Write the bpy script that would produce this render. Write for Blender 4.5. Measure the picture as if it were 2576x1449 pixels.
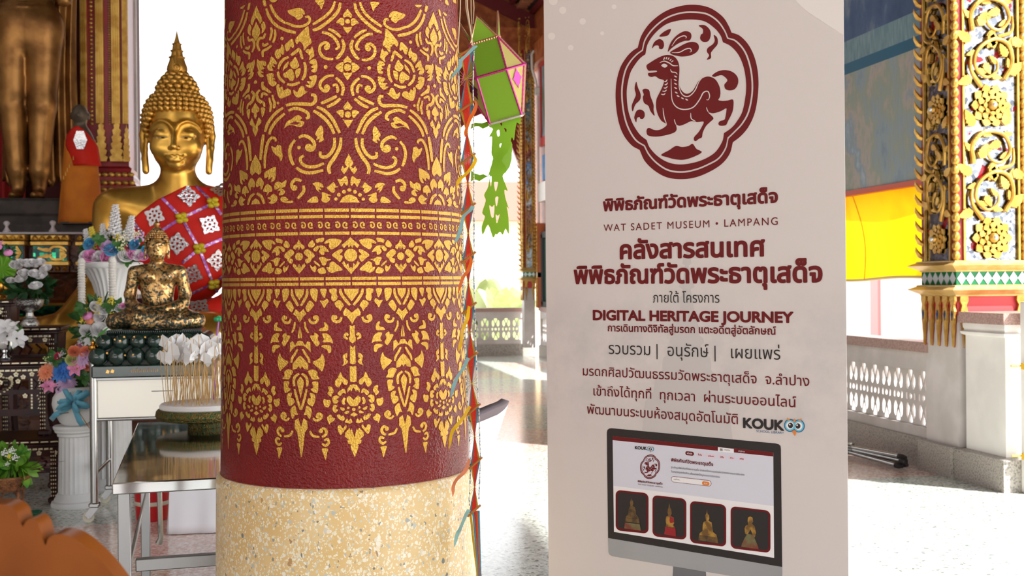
import bpy, bmesh, math, random
import numpy as np
from mathutils import Vector, Matrix, Euler
from mathutils.geometry import tessellate_polygon

for o in list(bpy.data.objects):
    bpy.data.objects.remove(o, do_unlink=True)
SC = bpy.context.scene
COL = SC.collection
PI = math.pi
random.seed(7)

# ---------------------------------------------------------------- camera
F = 40.0 / 36.0 * 2576.0
CX, CY = 1288.0, 708.0
CAMZ = 1.3
ROLL = math.radians(0.5)
cam_d = bpy.data.cameras.new('camera')
cam_d.lens = 40.0
cam_d.sensor_width = 36.0
cam_d.shift_y = -(724.5 - CY) / 2576.0
cam_d.clip_start = 0.05
cam_d.clip_end = 400
cam_d.dof.use_dof = True
cam_d.dof.focus_distance = 2.95
cam_d.dof.aperture_fstop = 8.0
cam = bpy.data.objects.new('camera', cam_d)
COL.objects.link(cam)
cam.location = (0, 0, CAMZ)
YAW = math.radians(11.2)                      # the camera looks this much to the right of the hall's long axis
cam.rotation_euler = (PI / 2, ROLL, -YAW)
SC.camera = cam

# ---------------------------------------------------------------- sky, sun, exposure
world = bpy.data.worlds.new('sky')
SC.world = world
world.use_nodes = True
wn = world.node_tree.nodes
wn['Background'].inputs[0].default_value = (0.95, 0.975, 1.0, 1)
wn['Background'].inputs[1].default_value = 5.0
SC.view_settings.view_transform = 'Standard'
SC.view_settings.look = 'None'
SC.view_settings.gamma = 1.0
SC.view_settings.use_curve_mapping = False
SC.view_settings.exposure = -0.6
SC.cycles.use_denoising = True
SC.cycles.max_bounces = 8
SC.cycles.diffuse_bounces = 5
SC.cycles.glossy_bounces = 4
SC.cycles.transmission_bounces = 4
SC.cycles.caustics_reflective = False
SC.cycles.caustics_refractive = False
SC.cycles.sample_clamp_indirect = 6.0

HA = 0.0
AX = Vector((0, 1, 0))   # along the hall, away from the camera
BX = Vector((1, 0, 0))   # across the hall, to the right


def CV(x, y, z=0.0):
    """right / forward / up as seen by the camera -> hall axes"""
    c, q_ = math.cos(YAW), math.sin(YAW)
    return Vector((x * c + y * q_, -x * q_ + y * c, z))


def H(a, b, z=0.0):
    return AX * a + BX * b + Vector((0, 0, z))


def hall_ab(p):
    return (p[0] * AX.x + p[1] * AX.y, p[0] * BX.x + p[1] * BX.y)


sun_d = bpy.data.lights.new('sun', 'SUN')
sun_d.energy = 18.0
sun_d.angle = math.radians(1.0)
sun_d.color = (1.0, 0.97, 0.92)
sun = bpy.data.objects.new('sun', sun_d)
COL.objects.link(sun)
sdir = (AX * -0.60 + BX * 0.62).normalized() * math.cos(math.radians(42)) + Vector((0, 0, math.sin(math.radians(42))))
sun.rotation_euler = sdir.to_track_quat('Z', 'Y').to_euler()
sun.location = (8, -6, 12)


# ---------------------------------------------------------------- measuring helpers
def ray(px, py):
    up, vp = px - CX, py - CY
    c, s = math.cos(ROLL), math.sin(ROLL)
    u = up * c - vp * s
    v = up * s + vp * c
    return CV(u / F, 1.0, -v / F)


CAM = Vector((0, 0, CAMZ))


def at(px, py, Y):
    return CAM + ray(px, py) * Y


def on_floor(px, py, z=0.0):
    r = ray(px, py)
    return CAM + r * ((z - CAMZ) / r.z)


# ---------------------------------------------------------------- materials
def rgb(r, g, b):
    def l(c):
        c /= 255.0
        return c / 12.92 if c <= 0.04045 else ((c + 0.055) / 1.055) ** 2.4
    return (l(r), l(g), l(b), 1.0)


MATS = {}


def mat(name, col, rough=0.5, metal=0.0, bump=0.0, bscale=60.0, col2=None, nscale=8.0, lo=0.4, hi=0.6,
        coat=0.0, spec=0.5, emit=0.0, alpha=1.0, trans=0.0, sheen=0.0, detail=3.0, sub=0.0, coat_rough=0.1, bdist=0.01):
    if name in MATS:
        return MATS[name]
    m = bpy.data.materials.new(name)
    m.use_nodes = True
    nt = m.node_tree
    b = nt.nodes['Principled BSDF']
    b.inputs['Base Color'].default_value = col
    b.inputs['Roughness'].default_value = rough
    b.inputs['Metallic'].default_value = metal
    b.inputs['Coat Weight'].default_value = coat
    b.inputs['Coat Roughness'].default_value = coat_rough
    b.inputs['Specular IOR Level'].default_value = spec
    b.inputs['Transmission Weight'].default_value = trans
    b.inputs['Alpha'].default_value = alpha
    b.inputs['Sheen Weight'].default_value = sheen
    if sub:
        b.inputs['Subsurface Weight'].default_value = sub
    tc = nt.nodes.new('ShaderNodeTexCoord')
    if emit:
        b.inputs['Emission Color'].default_value = col
        b.inputs['Emission Strength'].default_value = emit
    if col2 is not None:
        n = nt.nodes.new('ShaderNodeTexNoise')
        n.inputs['Scale'].default_value = nscale
        n.inputs['Detail'].default_value = detail
        r = nt.nodes.new('ShaderNodeValToRGB')
        r.color_ramp.elements[0].position = lo
        r.color_ramp.elements[1].position = hi
        r.color_ramp.elements[0].color = col
        r.color_ramp.elements[1].color = col2
        nt.links.new(tc.outputs['Object'], n.inputs['Vector'])
        nt.links.new(n.outputs['Fac'], r.inputs['Fac'])
        nt.links.new(r.outputs['Color'], b.inputs['Base Color'])
    if bump:
        n2 = nt.nodes.new('ShaderNodeTexNoise')
        n2.inputs['Scale'].default_value = bscale
        n2.inputs['Detail'].default_value = 2.0
        bp = nt.nodes.new('ShaderNodeBump')
        bp.inputs['Strength'].default_value = bump
        bp.inputs['Distance'].default_value = bdist
        nt.links.new(tc.outputs['Object'], n2.inputs['Vector'])
        nt.links.new(n2.outputs['Fac'], bp.inputs['Height'])
        nt.links.new(bp.outputs['Normal'], b.inputs['Normal'])
    MATS[name] = m
    return m


# ---------------------------------------------------------------- mesh builder
class MB:
    def __init__(s):
        s.v = []
        s.f = []
        s.mi = []
        s.cur = 0

    def add(s, verts, faces):
        o = len(s.v)
        s.v.extend([tuple(p) for p in verts])
        for f in faces:
            s.f.append(tuple(i + o for i in f))
            s.mi.append(s.cur)

    def box(s, lo, hi):
        x0, y0, z0 = lo
        x1, y1, z1 = hi
        v = [(x0, y0, z0), (x1, y0, z0), (x1, y1, z0), (x0, y1, z0), (x0, y0, z1), (x1, y0, z1), (x1, y1, z1), (x0, y1, z1)]
        s.add(v, [(0, 3, 2, 1), (4, 5, 6, 7), (0, 1, 5, 4), (1, 2, 6, 5), (2, 3, 7, 6), (3, 0, 4, 7)])

    def bbox(s, lo, hi, b):
        """box with bevelled edges"""
        bm = bmesh.new()
        bmesh.ops.create_cube(bm, size=1.0)
        for v in bm.verts:
            v.co = Vector([(lo[i] + hi[i]) / 2 + v.co[i] * (hi[i] - lo[i]) for i in range(3)])
        bmesh.ops.bevel(bm, geom=bm.edges[:], offset=b, segments=1, profile=0.6, affect='EDGES')
        bm.verts.index_update()
        s.add([v.co for v in bm.verts], [[v.index for v in f.verts] for f in bm.faces])
        bm.free()

    def lathe(s, prof, n=32, c=(0, 0, 0), fr=None, cap=True):
        """prof: list of (r, z); fr(angle) optional radius factor"""
        vs, fs = [], []
        for (r, z) in prof:
            for k in range(n):
                a = 2 * PI * k / n
                q = r * (fr(a) if fr else 1.0)
                vs.append((c[0] + q * math.cos(a), c[1] + q * math.sin(a), c[2] + z))
        m = len(prof)
        for i in range(m - 1):
            for k in range(n):
                k2 = (k + 1) % n
                fs.append((i * n + k, i * n + k2, (i + 1) * n + k2, (i + 1) * n + k))
        if cap:
            fs.append(tuple(range(n - 1, -1, -1)))
            fs.append(tuple((m - 1) * n + k for k in range(n)))
        s.add(vs, fs)

    def tube(s, pts, r, n=8, cap=True, flat=1.0):
        pts = [Vector(p) for p in pts]
        m = len(pts)
        rs = r if isinstance(r, (list, tuple)) else [r] * m
        vs, fs = [], []
        up = None
        for i in range(m):
            t = (pts[min(i + 1, m - 1)] - pts[max(i - 1, 0)])
            if t.length < 1e-9:
                t = Vector((0, 0, 1))
            t.normalize()
            if up is None:
                ref = Vector((0, 0, 1)) if abs(t.z) < 0.9 else Vector((0, 1, 0))
                up = (ref - t * ref.dot(t)).normalized()
            else:
                up = up - t * up.dot(t)
                if up.length < 1e-6:
                    up = t.orthogonal()
                up.normalize()
            sd = t.cross(up)
            for k in range(n):
                a = 2 * PI * k / n
                vs.append(pts[i] + (sd * math.cos(a) + up * math.sin(a) * flat) * rs[i])
        for i in range(m - 1):
            for k in range(n):
                k2 = (k + 1) % n
                fs.append((i * n + k, i * n + k2, (i + 1) * n + k2, (i + 1) * n + k))
        if cap:
            fs.append(tuple(range(n - 1, -1, -1)))
            fs.append(tuple((m - 1) * n + k for k in range(n)))
        s.add(vs, fs)

    def sphere(s, c, r, n=12, m=8):
        rx, ry, rz = r if isinstance(r, (list, tuple)) else (r, r, r)
        vs = [(c[0], c[1], c[2] - rz)]
        for i in range(1, m):
            t = -PI / 2 + PI * i / m
            for k in range(n):
                a = 2 * PI * k / n
                vs.append((c[0] + rx * math.cos(t) * math.cos(a), c[1] + ry * math.cos(t) * math.sin(a), c[2] + rz * math.sin(t)))
        vs.append((c[0], c[1], c[2] + rz))
        fs = []
        for k in range(n):
            fs.append((0, 1 + (k + 1) % n, 1 + k))
            for i in range(m - 2):
                a, b = 1 + i * n + k, 1 + i * n + (k + 1) % n
                fs.append((a, b, b + n, a + n))
            a, b = 1 + (m - 2) * n + k, 1 + (m - 2) * n + (k + 1) % n
            fs.append((a, b, len(vs) - 1))
        s.add(vs, fs)

    def prism(s, loops, fn, t0, t1):
        """closed 2d loops (first outer, others holes); fn(x, y, t) -> point; solid between t0 and t1"""
        loops = [list(l) for l in loops]
        flat = [p for l in loops for p in l]
        tri = tessellate_polygon([[Vector((p[0], p[1], 0)) for p in l] for l in loops])
        n = len(flat)
        vs = [fn(p[0], p[1], t0) for p in flat] + [fn(p[0], p[1], t1) for p in flat]
        fs = []
        for t in tri:
            fs.append((t[0] + n, t[1] + n, t[2] + n))
            fs.append((t[2], t[1], t[0]))
        o = 0
        for l in loops:
            k = len(l)
            for i in range(k):
                j = (i + 1) % k
                fs.append((o + i, o + j, o + j + n, o + i + n))
            o += k
        s.add(vs, fs)

    def sheet(s, loops, fn):
        """flat filled shape (print, gilding)"""
        loops = [list(l) for l in loops]
        flat = [p for l in loops for p in l]
        tri = tessellate_polygon([[Vector((p[0], p[1], 0)) for p in l] for l in loops])
        s.add([fn(p[0], p[1]) for p in flat], [tuple(t) for t in tri])

    def grid(s, fn, nu, nv):
        vs = [fn(i / nu, j / nv) for j in range(nv + 1) for i in range(nu + 1)]
        fs = []
        for j in range(nv):
            for i in range(nu):
                a = j * (nu + 1) + i
                fs.append((a, a + 1, a + nu + 2, a + nu + 1))
        s.add(vs, fs)

    def xform(s, M, start=0):
        for i in range(start, len(s.v)):
            s.v[i] = tuple(M @ Vector(s.v[i]))

    def mesh(s, name, mats, smooth=False):
        me = bpy.data.meshes.new(name)
        me.from_pydata(s.v, [], s.f)
        for m in (mats if isinstance(mats, (list, tuple)) else [mats]):
            me.materials.append(m)
        me.polygons.foreach_set('material_index', s.mi)
        if smooth is True:
            me.polygons.foreach_set('use_smooth', [True] * len(s.f))
        me.validate()
        bm = bmesh.new()
        bm.from_mesh(me)
        if smooth == 'weld':
            bmesh.ops.remove_doubles(bm, verts=bm.verts, dist=1e-5)
        bmesh.ops.recalc_face_normals(bm, faces=bm.faces)
        bm.to_mesh(me)
        bm.free()
        if smooth:
            try:
                me.shade_smooth() if smooth is True else None
            except Exception:
                pass
        if smooth == 'auto':
            me.polygons.foreach_set('use_smooth', [True] * len(me.polygons))
            try:
                me.set_sharp_from_angle(angle=math.radians(38))
            except Exception:
                pass
        me.update()
        return me

    def build(s, name, mats, parent=None, smooth='auto'):
        return link(name, s.mesh(name, mats, smooth), parent)


def link(name, me, parent=None):
    o = bpy.data.objects.new(name, me)
    COL.objects.link(o)
    if parent is not None:
        o.parent = parent
    return o


def thing(name, label, cat, loc=(0, 0, 0), rz=0.0, group=None):
    o = bpy.data.objects.new(name, None)
    COL.objects.link(o)
    o.empty_display_size = 0.1
    o.location = loc
    o.rotation_euler = (0, 0, rz)
    o['label'] = label
    o['category'] = cat
    if group:
        o['group'] = group
    return o


def tag(o, label, cat, group=None, kind=None):
    o['label'] = label
    o['category'] = cat
    if group:
        o['group'] = group
    if kind:
        o['kind'] = kind
    return o


def struct(name, mb, mats, smooth='auto', parent=None):
    o = mb.build(name, mats, parent, smooth)
    if parent is None:
        o['kind'] = 'structure'
    return o


def kids(o):
    return [c for c in bpy.data.objects if c.parent == o]


def copy_tree(o, parent=None):
    c = o.copy()
    COL.objects.link(c)
    if parent is not None:
        c.parent = parent
    for k in kids(o):
        if k is not c:
            copy_tree(k, c)
    return c


# ---------------------------------------------------------------- curves in 2d
def cr(pts, n=6, closed=False):
    """Catmull-Rom through the points"""
    P = [np.array(p, float) for p in pts]
    out = []
    m = len(P)
    if m < 3 and not closed:
        return [tuple(p) for p in P]
    rng = range(m) if closed else range(m - 1)
    for i in rng:
        if closed:
            a, b, c, d = P[i - 1], P[i], P[(i + 1) % m], P[(i + 2) % m]
        else:
            b, c = P[i], P[i + 1]
            a = P[i - 1] if i > 0 else b * 2 - c
            d = P[i + 2] if i + 2 < m else c * 2 - b
        for k in range(n):
            t = k / n
            out.append(tuple(0.5 * ((2 * b) + (c - a) * t + (2 * a - 5 * b + 4 * c - d) * t * t + (3 * b - a - 3 * c + d) * t ** 3)))
    if not closed:
        out.append(tuple(P[-1]))
    return out


def stroke(pts, w, n=6, taper=(1, 1)):
    """outline of a thick smooth line (2d)"""
    c = cr(pts, n)
    L, R = [], []
    m = len(c)
    for i, p in enumerate(c):
        q0, q1 = c[max(i - 1, 0)], c[min(i + 1, m - 1)]
        dx, dy = q1[0] - q0[0], q1[1] - q0[1]
        l = math.hypot(dx, dy) or 1.0
        f = i / (m - 1)
        k = taper[0] + (1 - taper[0]) * min(1, f * 4) if f < 0.25 else (taper[1] + (1 - taper[1]) * min(1, (1 - f) * 4) if f > 0.75 else 1)
        hw = w * 0.5 * k
        L.append((p[0] - dy / l * hw, p[1] + dx / l * hw))
        R.append((p[0] + dy / l * hw, p[1] - dx / l * hw))
    return L + R[::-1]


def disc(x, y, r, n=16, ry=None):
    ry = ry or r
    return [(x + r * math.cos(2 * PI * k / n), y + ry * math.sin(2 * PI * k / n)) for k in range(n)]


def rrect(x0, y0, x1, y1, r, n=5):
    out = []
    for (cx, cy, a0) in ((x1 - r, y1 - r, 0), (x0 + r, y1 - r, 90), (x0 + r, y0 + r, 180), (x1 - r, y0 + r, 270)):
        for k in range(n + 1):
            a = math.radians(a0 + 90 * k / n)
            out.append((cx + r * math.cos(a), cy + r * math.sin(a)))
    return out


# ---------------------------------------------------------------- smooth solids from distance fields
def smin(a, b, k):
    h = np.clip(0.5 + 0.5 * (b - a) / k, 0, 1)
    return b + (a - b) * h - k * h * (1 - h)


def smax(a, b, k):
    return -smin(-a, -b, k)


def d_ell(X, Y, Z, c, r):
    x, y, z = (X - c[0]) / r[0], (Y - c[1]) / r[1], (Z - c[2]) / r[2]
    k0 = np.sqrt(x * x + y * y + z * z)
    k1 = np.sqrt((x / r[0]) ** 2 + (y / r[1]) ** 2 + (z / r[2]) ** 2) + 1e-9
    return k0 * (k0 - 1.0) / k1


def d_cone(X, Y, Z, a, b, ra, rb):
    a, b = np.array(a, float), np.array(b, float)
    ab = b - a
    t = np.clip(((X - a[0]) * ab[0] + (Y - a[1]) * ab[1] + (Z - a[2]) * ab[2]) / ab.dot(ab), 0, 1)
    d = np.sqrt((X - a[0] - ab[0] * t) ** 2 + (Y - a[1] - ab[1] * t) ** 2 + (Z - a[2] - ab[2] * t) ** 2)
    return d - (ra + (rb - ra) * t)


def d_chain(X, Y, Z, pts, k=0.02):
    """pts: (x, y, z, r) joints"""
    d = None
    for p, q in zip(pts[:-1], pts[1:]):
        e = d_cone(X, Y, Z, p[:3], q[:3], p[3], q[3])
        d = e if d is None else smin(d, e, k)
    return d


def d_box(X, Y, Z, c, h, r=0.0):
    qx, qy, qz = np.abs(X - c[0]) - h[0] + r, np.abs(Y - c[1]) - h[1] + r, np.abs(Z - c[2]) - h[2] + r
    return np.sqrt(np.maximum(qx, 0) ** 2 + np.maximum(qy, 0) ** 2 + np.maximum(qz, 0) ** 2) + np.minimum(np.maximum(qx, np.maximum(qy, qz)), 0) - r


def sdf_mesh(f, lo, hi, h):
    """surface nets"""
    n = [max(4, int(math.ceil((hi[i] - lo[i]) / h)) + 1) for i in range(3)]
    ax = [lo[i] + h * np.arange(n[i]) for i in range(3)]
    X, Y, Z = np.meshgrid(ax[0], ax[1], ax[2], indexing='ij')
    V = f(X, Y, Z).astype(np.float64)
    S = V < 0
    cs = [S[i:n[0] - 1 + i, j:n[1] - 1 + j, k:n[2] - 1 + k] for i in (0, 1) for j in (0, 1) for k in (0, 1)]
    cnt = sum(c.astype(int) for c in cs)
    act = (cnt > 0) & (cnt < 8)
    ids = np.argwhere(act)
    idx = -np.ones(act.shape, int)
    idx[act] = np.arange(len(ids))
    acc = np.zeros((len(ids), 3))
    num = np.zeros(len(ids))
    corners = [(i, j, k) for i in (0, 1) for j in (0, 1) for k in (0, 1)]
    for a in corners:
        for b in corners:
            if sum(abs(a[t] - b[t]) for t in range(3)) != 1 or a > b:
                continue
            va = V[ids[:, 0] + a[0], ids[:, 1] + a[1], ids[:, 2] + a[2]]
            vb = V[ids[:, 0] + b[0], ids[:, 1] + b[1], ids[:, 2] + b[2]]
            m = (va < 0) != (vb < 0)
            t = np.where(m, va / np.where(m, va - vb, 1), 0)
            for q in range(3):
                acc[:, q] += np.where(m, a[q] + (b[q] - a[q]) * t, 0)
            num += m
    P = (ids + acc / num[:, None]) * h + np.array(lo)
    faces = []
    for d in range(3):
        e1, e2 = (d + 1) % 3, (d + 2) % 3
        sl0 = [slice(None)] * 3
        sl1 = [slice(None)] * 3
        sl0[d] = slice(0, n[d] - 1)
        sl1[d] = slice(1, n[d])
        A, B = S[tuple(sl0)], S[tuple(sl1)]
        for flip, M in ((False, A & ~B), (True, ~A & B)):
            e = np.argwhere(M)
            ok = (e[:, e1] > 0) & (e[:, e2] > 0) & (e[:, e1] < n[e1] - 1) & (e[:, e2] < n[e2] - 1)
            e = e[ok]
            q = []
            for (o1, o2) in ((0, 0), (1, 0), (1, 1), (0, 1)):
                c = e.copy()
                c[:, e1] -= o1
                c[:, e2] -= o2
                q.append(idx[c[:, 0], c[:, 1], c[:, 2]])
            q = np.stack(q, 1)
            if flip:
                q = q[:, ::-1]
            faces.append(q)
    return P, np.concatenate(faces)


def sdf_build(name, f, lo, hi, h, mats, parent=None, smooth_it=1):
    P, Q = sdf_mesh(f, lo, hi, h)
    me = bpy.data.meshes.new(name)
    me.from_pydata(P.tolist(), [], Q[:, ::-1].tolist())
    me.materials.append(mats)
    bm = bmesh.new()
    bm.from_mesh(me)
    for _ in range(smooth_it):
        bmesh.ops.smooth_vert(bm, verts=bm.verts, factor=0.4, use_axis_x=True, use_axis_y=True, use_axis_z=True)
    bmesh.ops.recalc_face_normals(bm, faces=bm.faces)
    bm.to_mesh(me)
    bm.free()
    me.polygons.foreach_set('use_smooth', [True] * len(me.polygons))
    me.update()
    return link(name, me, parent)


# ---------------------------------------------------------------- lettering
def text_loops(body, bold=0.0, space=1.0):
    """glyph outlines of a line of text: list of [outer, holes...] in font units, and the width"""
    c = bpy.data.curves.new('lettering', 'FONT')
    c.body = body
    c.space_character = space
    c.resolution_u = 4
    o = bpy.data.objects.new('lettering', c)
    COL.objects.link(o)
    bpy.context.view_layer.update()
    dg = bpy.context.evaluated_depsgraph_get()
    cu = o.evaluated_get(dg).to_curve(dg)
    raw = []
    for sp in cu.splines:
        pts = []
        bp = sp.bezier_points
        m = len(bp)
        if m:
            for i in range(m):
                p, q = bp[i], bp[(i + 1) % m]
                st = (p.handle_right - p.co).cross(q.co - p.co).length < 1e-7 and (q.handle_left - q.co).cross(p.co - q.co).length < 1e-7
                k = 1 if st else 4
                for j in range(k):
                    t = j / k
                    u = 1 - t
                    v = p.co * u ** 3 + p.handle_right * 3 * u * u * t + q.handle_left * 3 * u * t * t + q.co * t ** 3
                    pts.append((v.x, v.y))
        else:
            pts = [(p.co.x, p.co.y) for p in sp.points]
        cl = []
        for p in pts:
            if not cl or math.hypot(p[0] - cl[-1][0], p[1] - cl[-1][1]) > 1e-4:
                cl.append(p)
        if len(cl) > 2 and math.hypot(cl[0][0] - cl[-1][0], cl[0][1] - cl[-1][1]) < 1e-4:
            cl.pop()
        if len(cl) > 2:
            raw.append(cl)
    bpy.data.objects.remove(o)
    bpy.data.curves.remove(c)

    def area(l):
        return 0.5 * sum(l[i - 1][0] * l[i][1] - l[i][0] * l[i - 1][1] for i in range(len(l)))

    def inside(p, l):
        r = False
        for i in range(len(l)):
            a, b = l[i - 1], l[i]
            if (a[1] > p[1]) != (b[1] > p[1]) and p[0] < (b[0] - a[0]) * (p[1] - a[1]) / (b[1] - a[1]) + a[0]:
                r = not r
        return r
    if not raw:
        return [], 0
    def swell(l):
        """a band of half-width `bold` along an outline, as small quads"""
        out = []
        m = len(l)
        for i in range(m):
            a, b = l[i - 1], l[i]
            dx, dy = b[0] - a[0], b[1] - a[1]
            k = math.hypot(dx, dy) or 1
            ux, uy = dx / k * bold, dy / k * bold
            out.append([(a[0] - uy, a[1] + ux), (a[0] + uy, a[1] - ux), (b[0] + uy, b[1] - ux), (b[0] - uy, b[1] + ux)])
            out.append([(b[0] + bold * math.cos(t * PI / 5), b[1] + bold * math.sin(t * PI / 5)) for t in range(10)])
        return out
    ar = [area(l) for l in raw]
    outers = []
    holes = []
    for i, l in enumerate(raw):
        host = None
        for j, g in enumerate(raw):
            if i != j and abs(ar[j]) > abs(ar[i]) and all(inside(p, g) for p in l[::3]) and (host is None or abs(ar[j]) < abs(ar[host])):
                host = j
        if host is not None and ar[host] * ar[i] < 0:
            holes.append((i, host))
        else:
            outers.append(i)
    gl, gl_b = [], []
    for i in outers:
        gl.append([raw[i]] + [raw[h] for h, w in holes if w == i])
        if bold > 0:
            for l in gl[-1]:
                gl_b.extend([q_] for q_ in swell(l))
    gl = gl + gl_b
    xs = [p[0] for g in gl for p in g[0]]
    return gl, (min(xs), max(xs))
# ================================================================ THE SETTING
def node_mat(name):
    m = bpy.data.materials.new(name)
    m.use_nodes = True
    MATS[name] = m
    nt = m.node_tree
    return m, nt, nt.nodes, nt.links, nt.nodes['Principled BSDF']


def mth(nt, op, a, b=None, c=None):
    n = nt.nodes.new('ShaderNodeMath')
    n.operation = op
    for i, v in enumerate((a, b, c)):
        if v is None:
            continue
        if isinstance(v, (int, float)):
            n.inputs[i].default_value = v
        else:
            nt.links.new(v, n.inputs[i])
    return n.outputs[0]


def mixc(nt, fac, a, b):
    n = nt.nodes.new('ShaderNodeMix')
    n.data_type = 'RGBA'
    if isinstance(fac, (int, float)):
        n.inputs[0].default_value = fac
    else:
        nt.links.new(fac, n.inputs[0])
    for i, v in ((6, a), (7, b)):
        if isinstance(v, tuple):
            n.inputs[i].default_value = v
        else:
            nt.links.new(v, n.inputs[i])
    return n.outputs[2]


def ramp(nt, fac, stops):
    r = nt.nodes.new('ShaderNodeValToRGB')
    el = r.color_ramp.elements
    while len(el) < len(stops):
        el.new(0.5)
    for e, (p, c) in zip(el, stops):
        e.position = p
        e.color = c
    nt.links.new(fac, r.inputs['Fac'])
    return r.outputs['Color']


def terrazzo_floor():
    m, nt, N, L, b = node_mat('floor_terrazzo')
    tc = N.new('ShaderNodeTexCoord')
    sp = N.new('ShaderNodeSeparateXYZ')
    L.new(tc.outputs['Object'], sp.inputs[0])
    PER, W = 1.63, 0.30
    fx = mth(nt, 'LESS_THAN', mth(nt, 'FLOORED_MODULO', mth(nt, 'ADD', sp.outputs[0], 0.25), PER), W)
    fy = mth(nt, 'LESS_THAN', mth(nt, 'FLOORED_MODULO', mth(nt, 'ADD', sp.outputs[1], 0.02), PER), W)
    band = mth(nt, 'MAXIMUM', fx, fy)
    v = N.new('ShaderNodeTexVoronoi')
    v.inputs['Scale'].default_value = 75
    L.new(tc.outputs['Object'], v.inputs['Vector'])
    sc = N.new('ShaderNodeSeparateColor')
    L.new(v.outputs['Color'], sc.inputs[0])
    pink = ramp(nt, sc.outputs[0], [(0.0, rgb(196, 152, 140)), (0.4, rgb(220, 190, 178)), (0.75, rgb(232, 214, 204)), (1.0, rgb(244, 238, 232))])
    green = ramp(nt, sc.outputs[0], [(0.0, rgb(88, 100, 94)), (0.12, rgb(168, 182, 172)), (0.5, rgb(206, 214, 206)), (1.0, rgb(232, 234, 228))])
    # wider cells alternate between pink and cream stone
    cx = mth(nt, 'FLOOR', mth(nt, 'DIVIDE', mth(nt, 'ADD', sp.outputs[0], 0.25), PER))
    cy = mth(nt, 'FLOOR', mth(nt, 'DIVIDE', mth(nt, 'ADD', sp.outputs[1], 0.02), PER))
    par = mth(nt, 'FLOORED_MODULO', mth(nt, 'ADD', cx, cy), 2.0)
    cell = mixc(nt, mth(nt, 'MULTIPLY', par, 0.92), pink, green)
    L.new(mixc(nt, band, cell, green), b.inputs['Base Color'])
    b.inputs['Roughness'].default_value = 0.16
    b.inputs['Specular IOR Level'].default_value = 0.6
    return m


M_FLOOR = terrazzo_floor()
M_WHITE = mat('white_paint', rgb(236, 234, 230), 0.55, col2=rgb(224, 222, 218), nscale=3)
M_GREYW = mat('grey_white_plaster', rgb(214, 208, 206), 0.6, col2=rgb(200, 194, 190), nscale=4)
M_STONE = mat('speckled_granite', rgb(176, 168, 160), 0.35, col2=rgb(120, 116, 112), nscale=90, lo=0.45, hi=0.7, detail=1)
M_CAP = mat('brown_stone_cap', rgb(182, 152, 142), 0.4, col2=rgb(156, 124, 116), nscale=110, detail=1)
M_MAROON = mat('maroon_wall', rgb(92, 22, 22), 0.7, col2=rgb(74, 16, 18), nscale=3)
M_RED = mat('red_lacquer', rgb(150, 26, 30), 0.4, col2=rgb(128, 20, 26), nscale=6)
M_GOLD = mat('gold_paint', rgb(216, 172, 84), 0.36, 0.6, bump=0.25, bscale=70, col2=rgb(186, 138, 58), nscale=9)
M_GOLDL = mat('pale_gold_paint', rgb(222, 190, 124), 0.42, 0.3, bump=0.2, bscale=50, col2=rgb(206, 168, 96), nscale=9)
M_WOOD = mat('orange_brown_timber', rgb(186, 106, 56), 0.5, col2=rgb(150, 78, 38), nscale=7)
M_CONC = mat('pale_concrete', rgb(226, 222, 214), 0.8, col2=rgb(214, 208, 198), nscale=2)

mb = MB()
mb.box((-8, -7.5, -0.25), (4.75, 20.3, 0.0))
o = struct('floor', mb, M_FLOOR)
o.rotation_euler = (0, 0, HA)
mb = MB()
mb.box((-60, -60, -0.75), (70, 90, -0.45))
o = struct('ground', mb, M_CONC)
o.rotation_euler = (0, 0, HA)


def hstruct(name, boxes, m, parent=None, smooth='auto'):
    b = MB()
    for lo, hi in boxes:
        b.box(lo, hi)
    o = struct(name, b, m, smooth, parent)
    if parent is None:
        o.rotation_euler = (0, 0, HA)
    return o


# hall coordinates below: x across (b), y along (a)
AB = 12.9


def b_at(px, a_):
    r = ray(px, 300)
    return r.x * a_ / r.y


def roof_z0(b):
    return 5.35 + (5.6 - b) * .45 + .2


hstruct('wall_back', [((-8, AB, 0), (b_at(343, AB), AB + .35, 9.5)), ((b_at(343, AB), AB, 0), (-0.1, AB + .35, 1.15)), ((-0.1, AB, 0), (0.8, AB + .35, 7)),
                      ((b_at(343, AB), AB, 5.2), (-0.1, AB + .35, 8.0))], M_MAROON)
hstruct('trim_1', [((b_at(318, AB - .06), AB - .06, 1.15), (b_at(344, AB - .06), AB + .0, 5.6))], M_GREYW)
hstruct('wall_light_block_front', [((-8, -7.5, 2.7), (4.6, -7.3, 8))], M_GREYW)  # unseen wall behind the camera, added to hold back light on the banner
hstruct('wall_light_block_left', [((-8.2, -7.5, 0), (-8, AB, 11))], M_GREYW)  # out-of-view wall, added for its effect on the hall's light
hstruct('wall_side', [((0.55, AB + .35, 0), (0.8, 19.6, 7))], M_WHITE)

# pierced parapet
def tile_holes(cx, z0, w, h):
    """the cut-outs of one block, as loops in (x, z)"""
    H_ = []
    def add(pts):
        H_.append([(cx + x * w, z0 + z * h) for x, z in pts])
    for s in (0, 1):
        f = (lambda z: z) if s == 0 else (lambda z: 1 - z)
        def addf(pts):
            p = [(x, f(z)) for x, z in pts]
            add(p if s == 0 else p[::-1])
        addf([(-.13, .02), (.13, .02), (.15, .06), (.03, .22), (-.03, .22), (-.15, .06)])
        for q in (-1, 1):
            pts = [(.22 * q, .08), (.34 * q, .14), (.36 * q, .26), (.30 * q, .36), (.20 * q, .38), (.09 * q, .28)]
            addf(pts if q > 0 else pts[::-1])
    add([(x / 1.0, z) for x, z in disc(0, .5, .10, 10, .055)])
    for q in (-1, 1):
        pts = [(.26 * q, .43), (.36 * q, .45), (.36 * q, .55), (.26 * q, .57)]
        add(pts if q > 0 else pts[::-1])
    return H_


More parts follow.
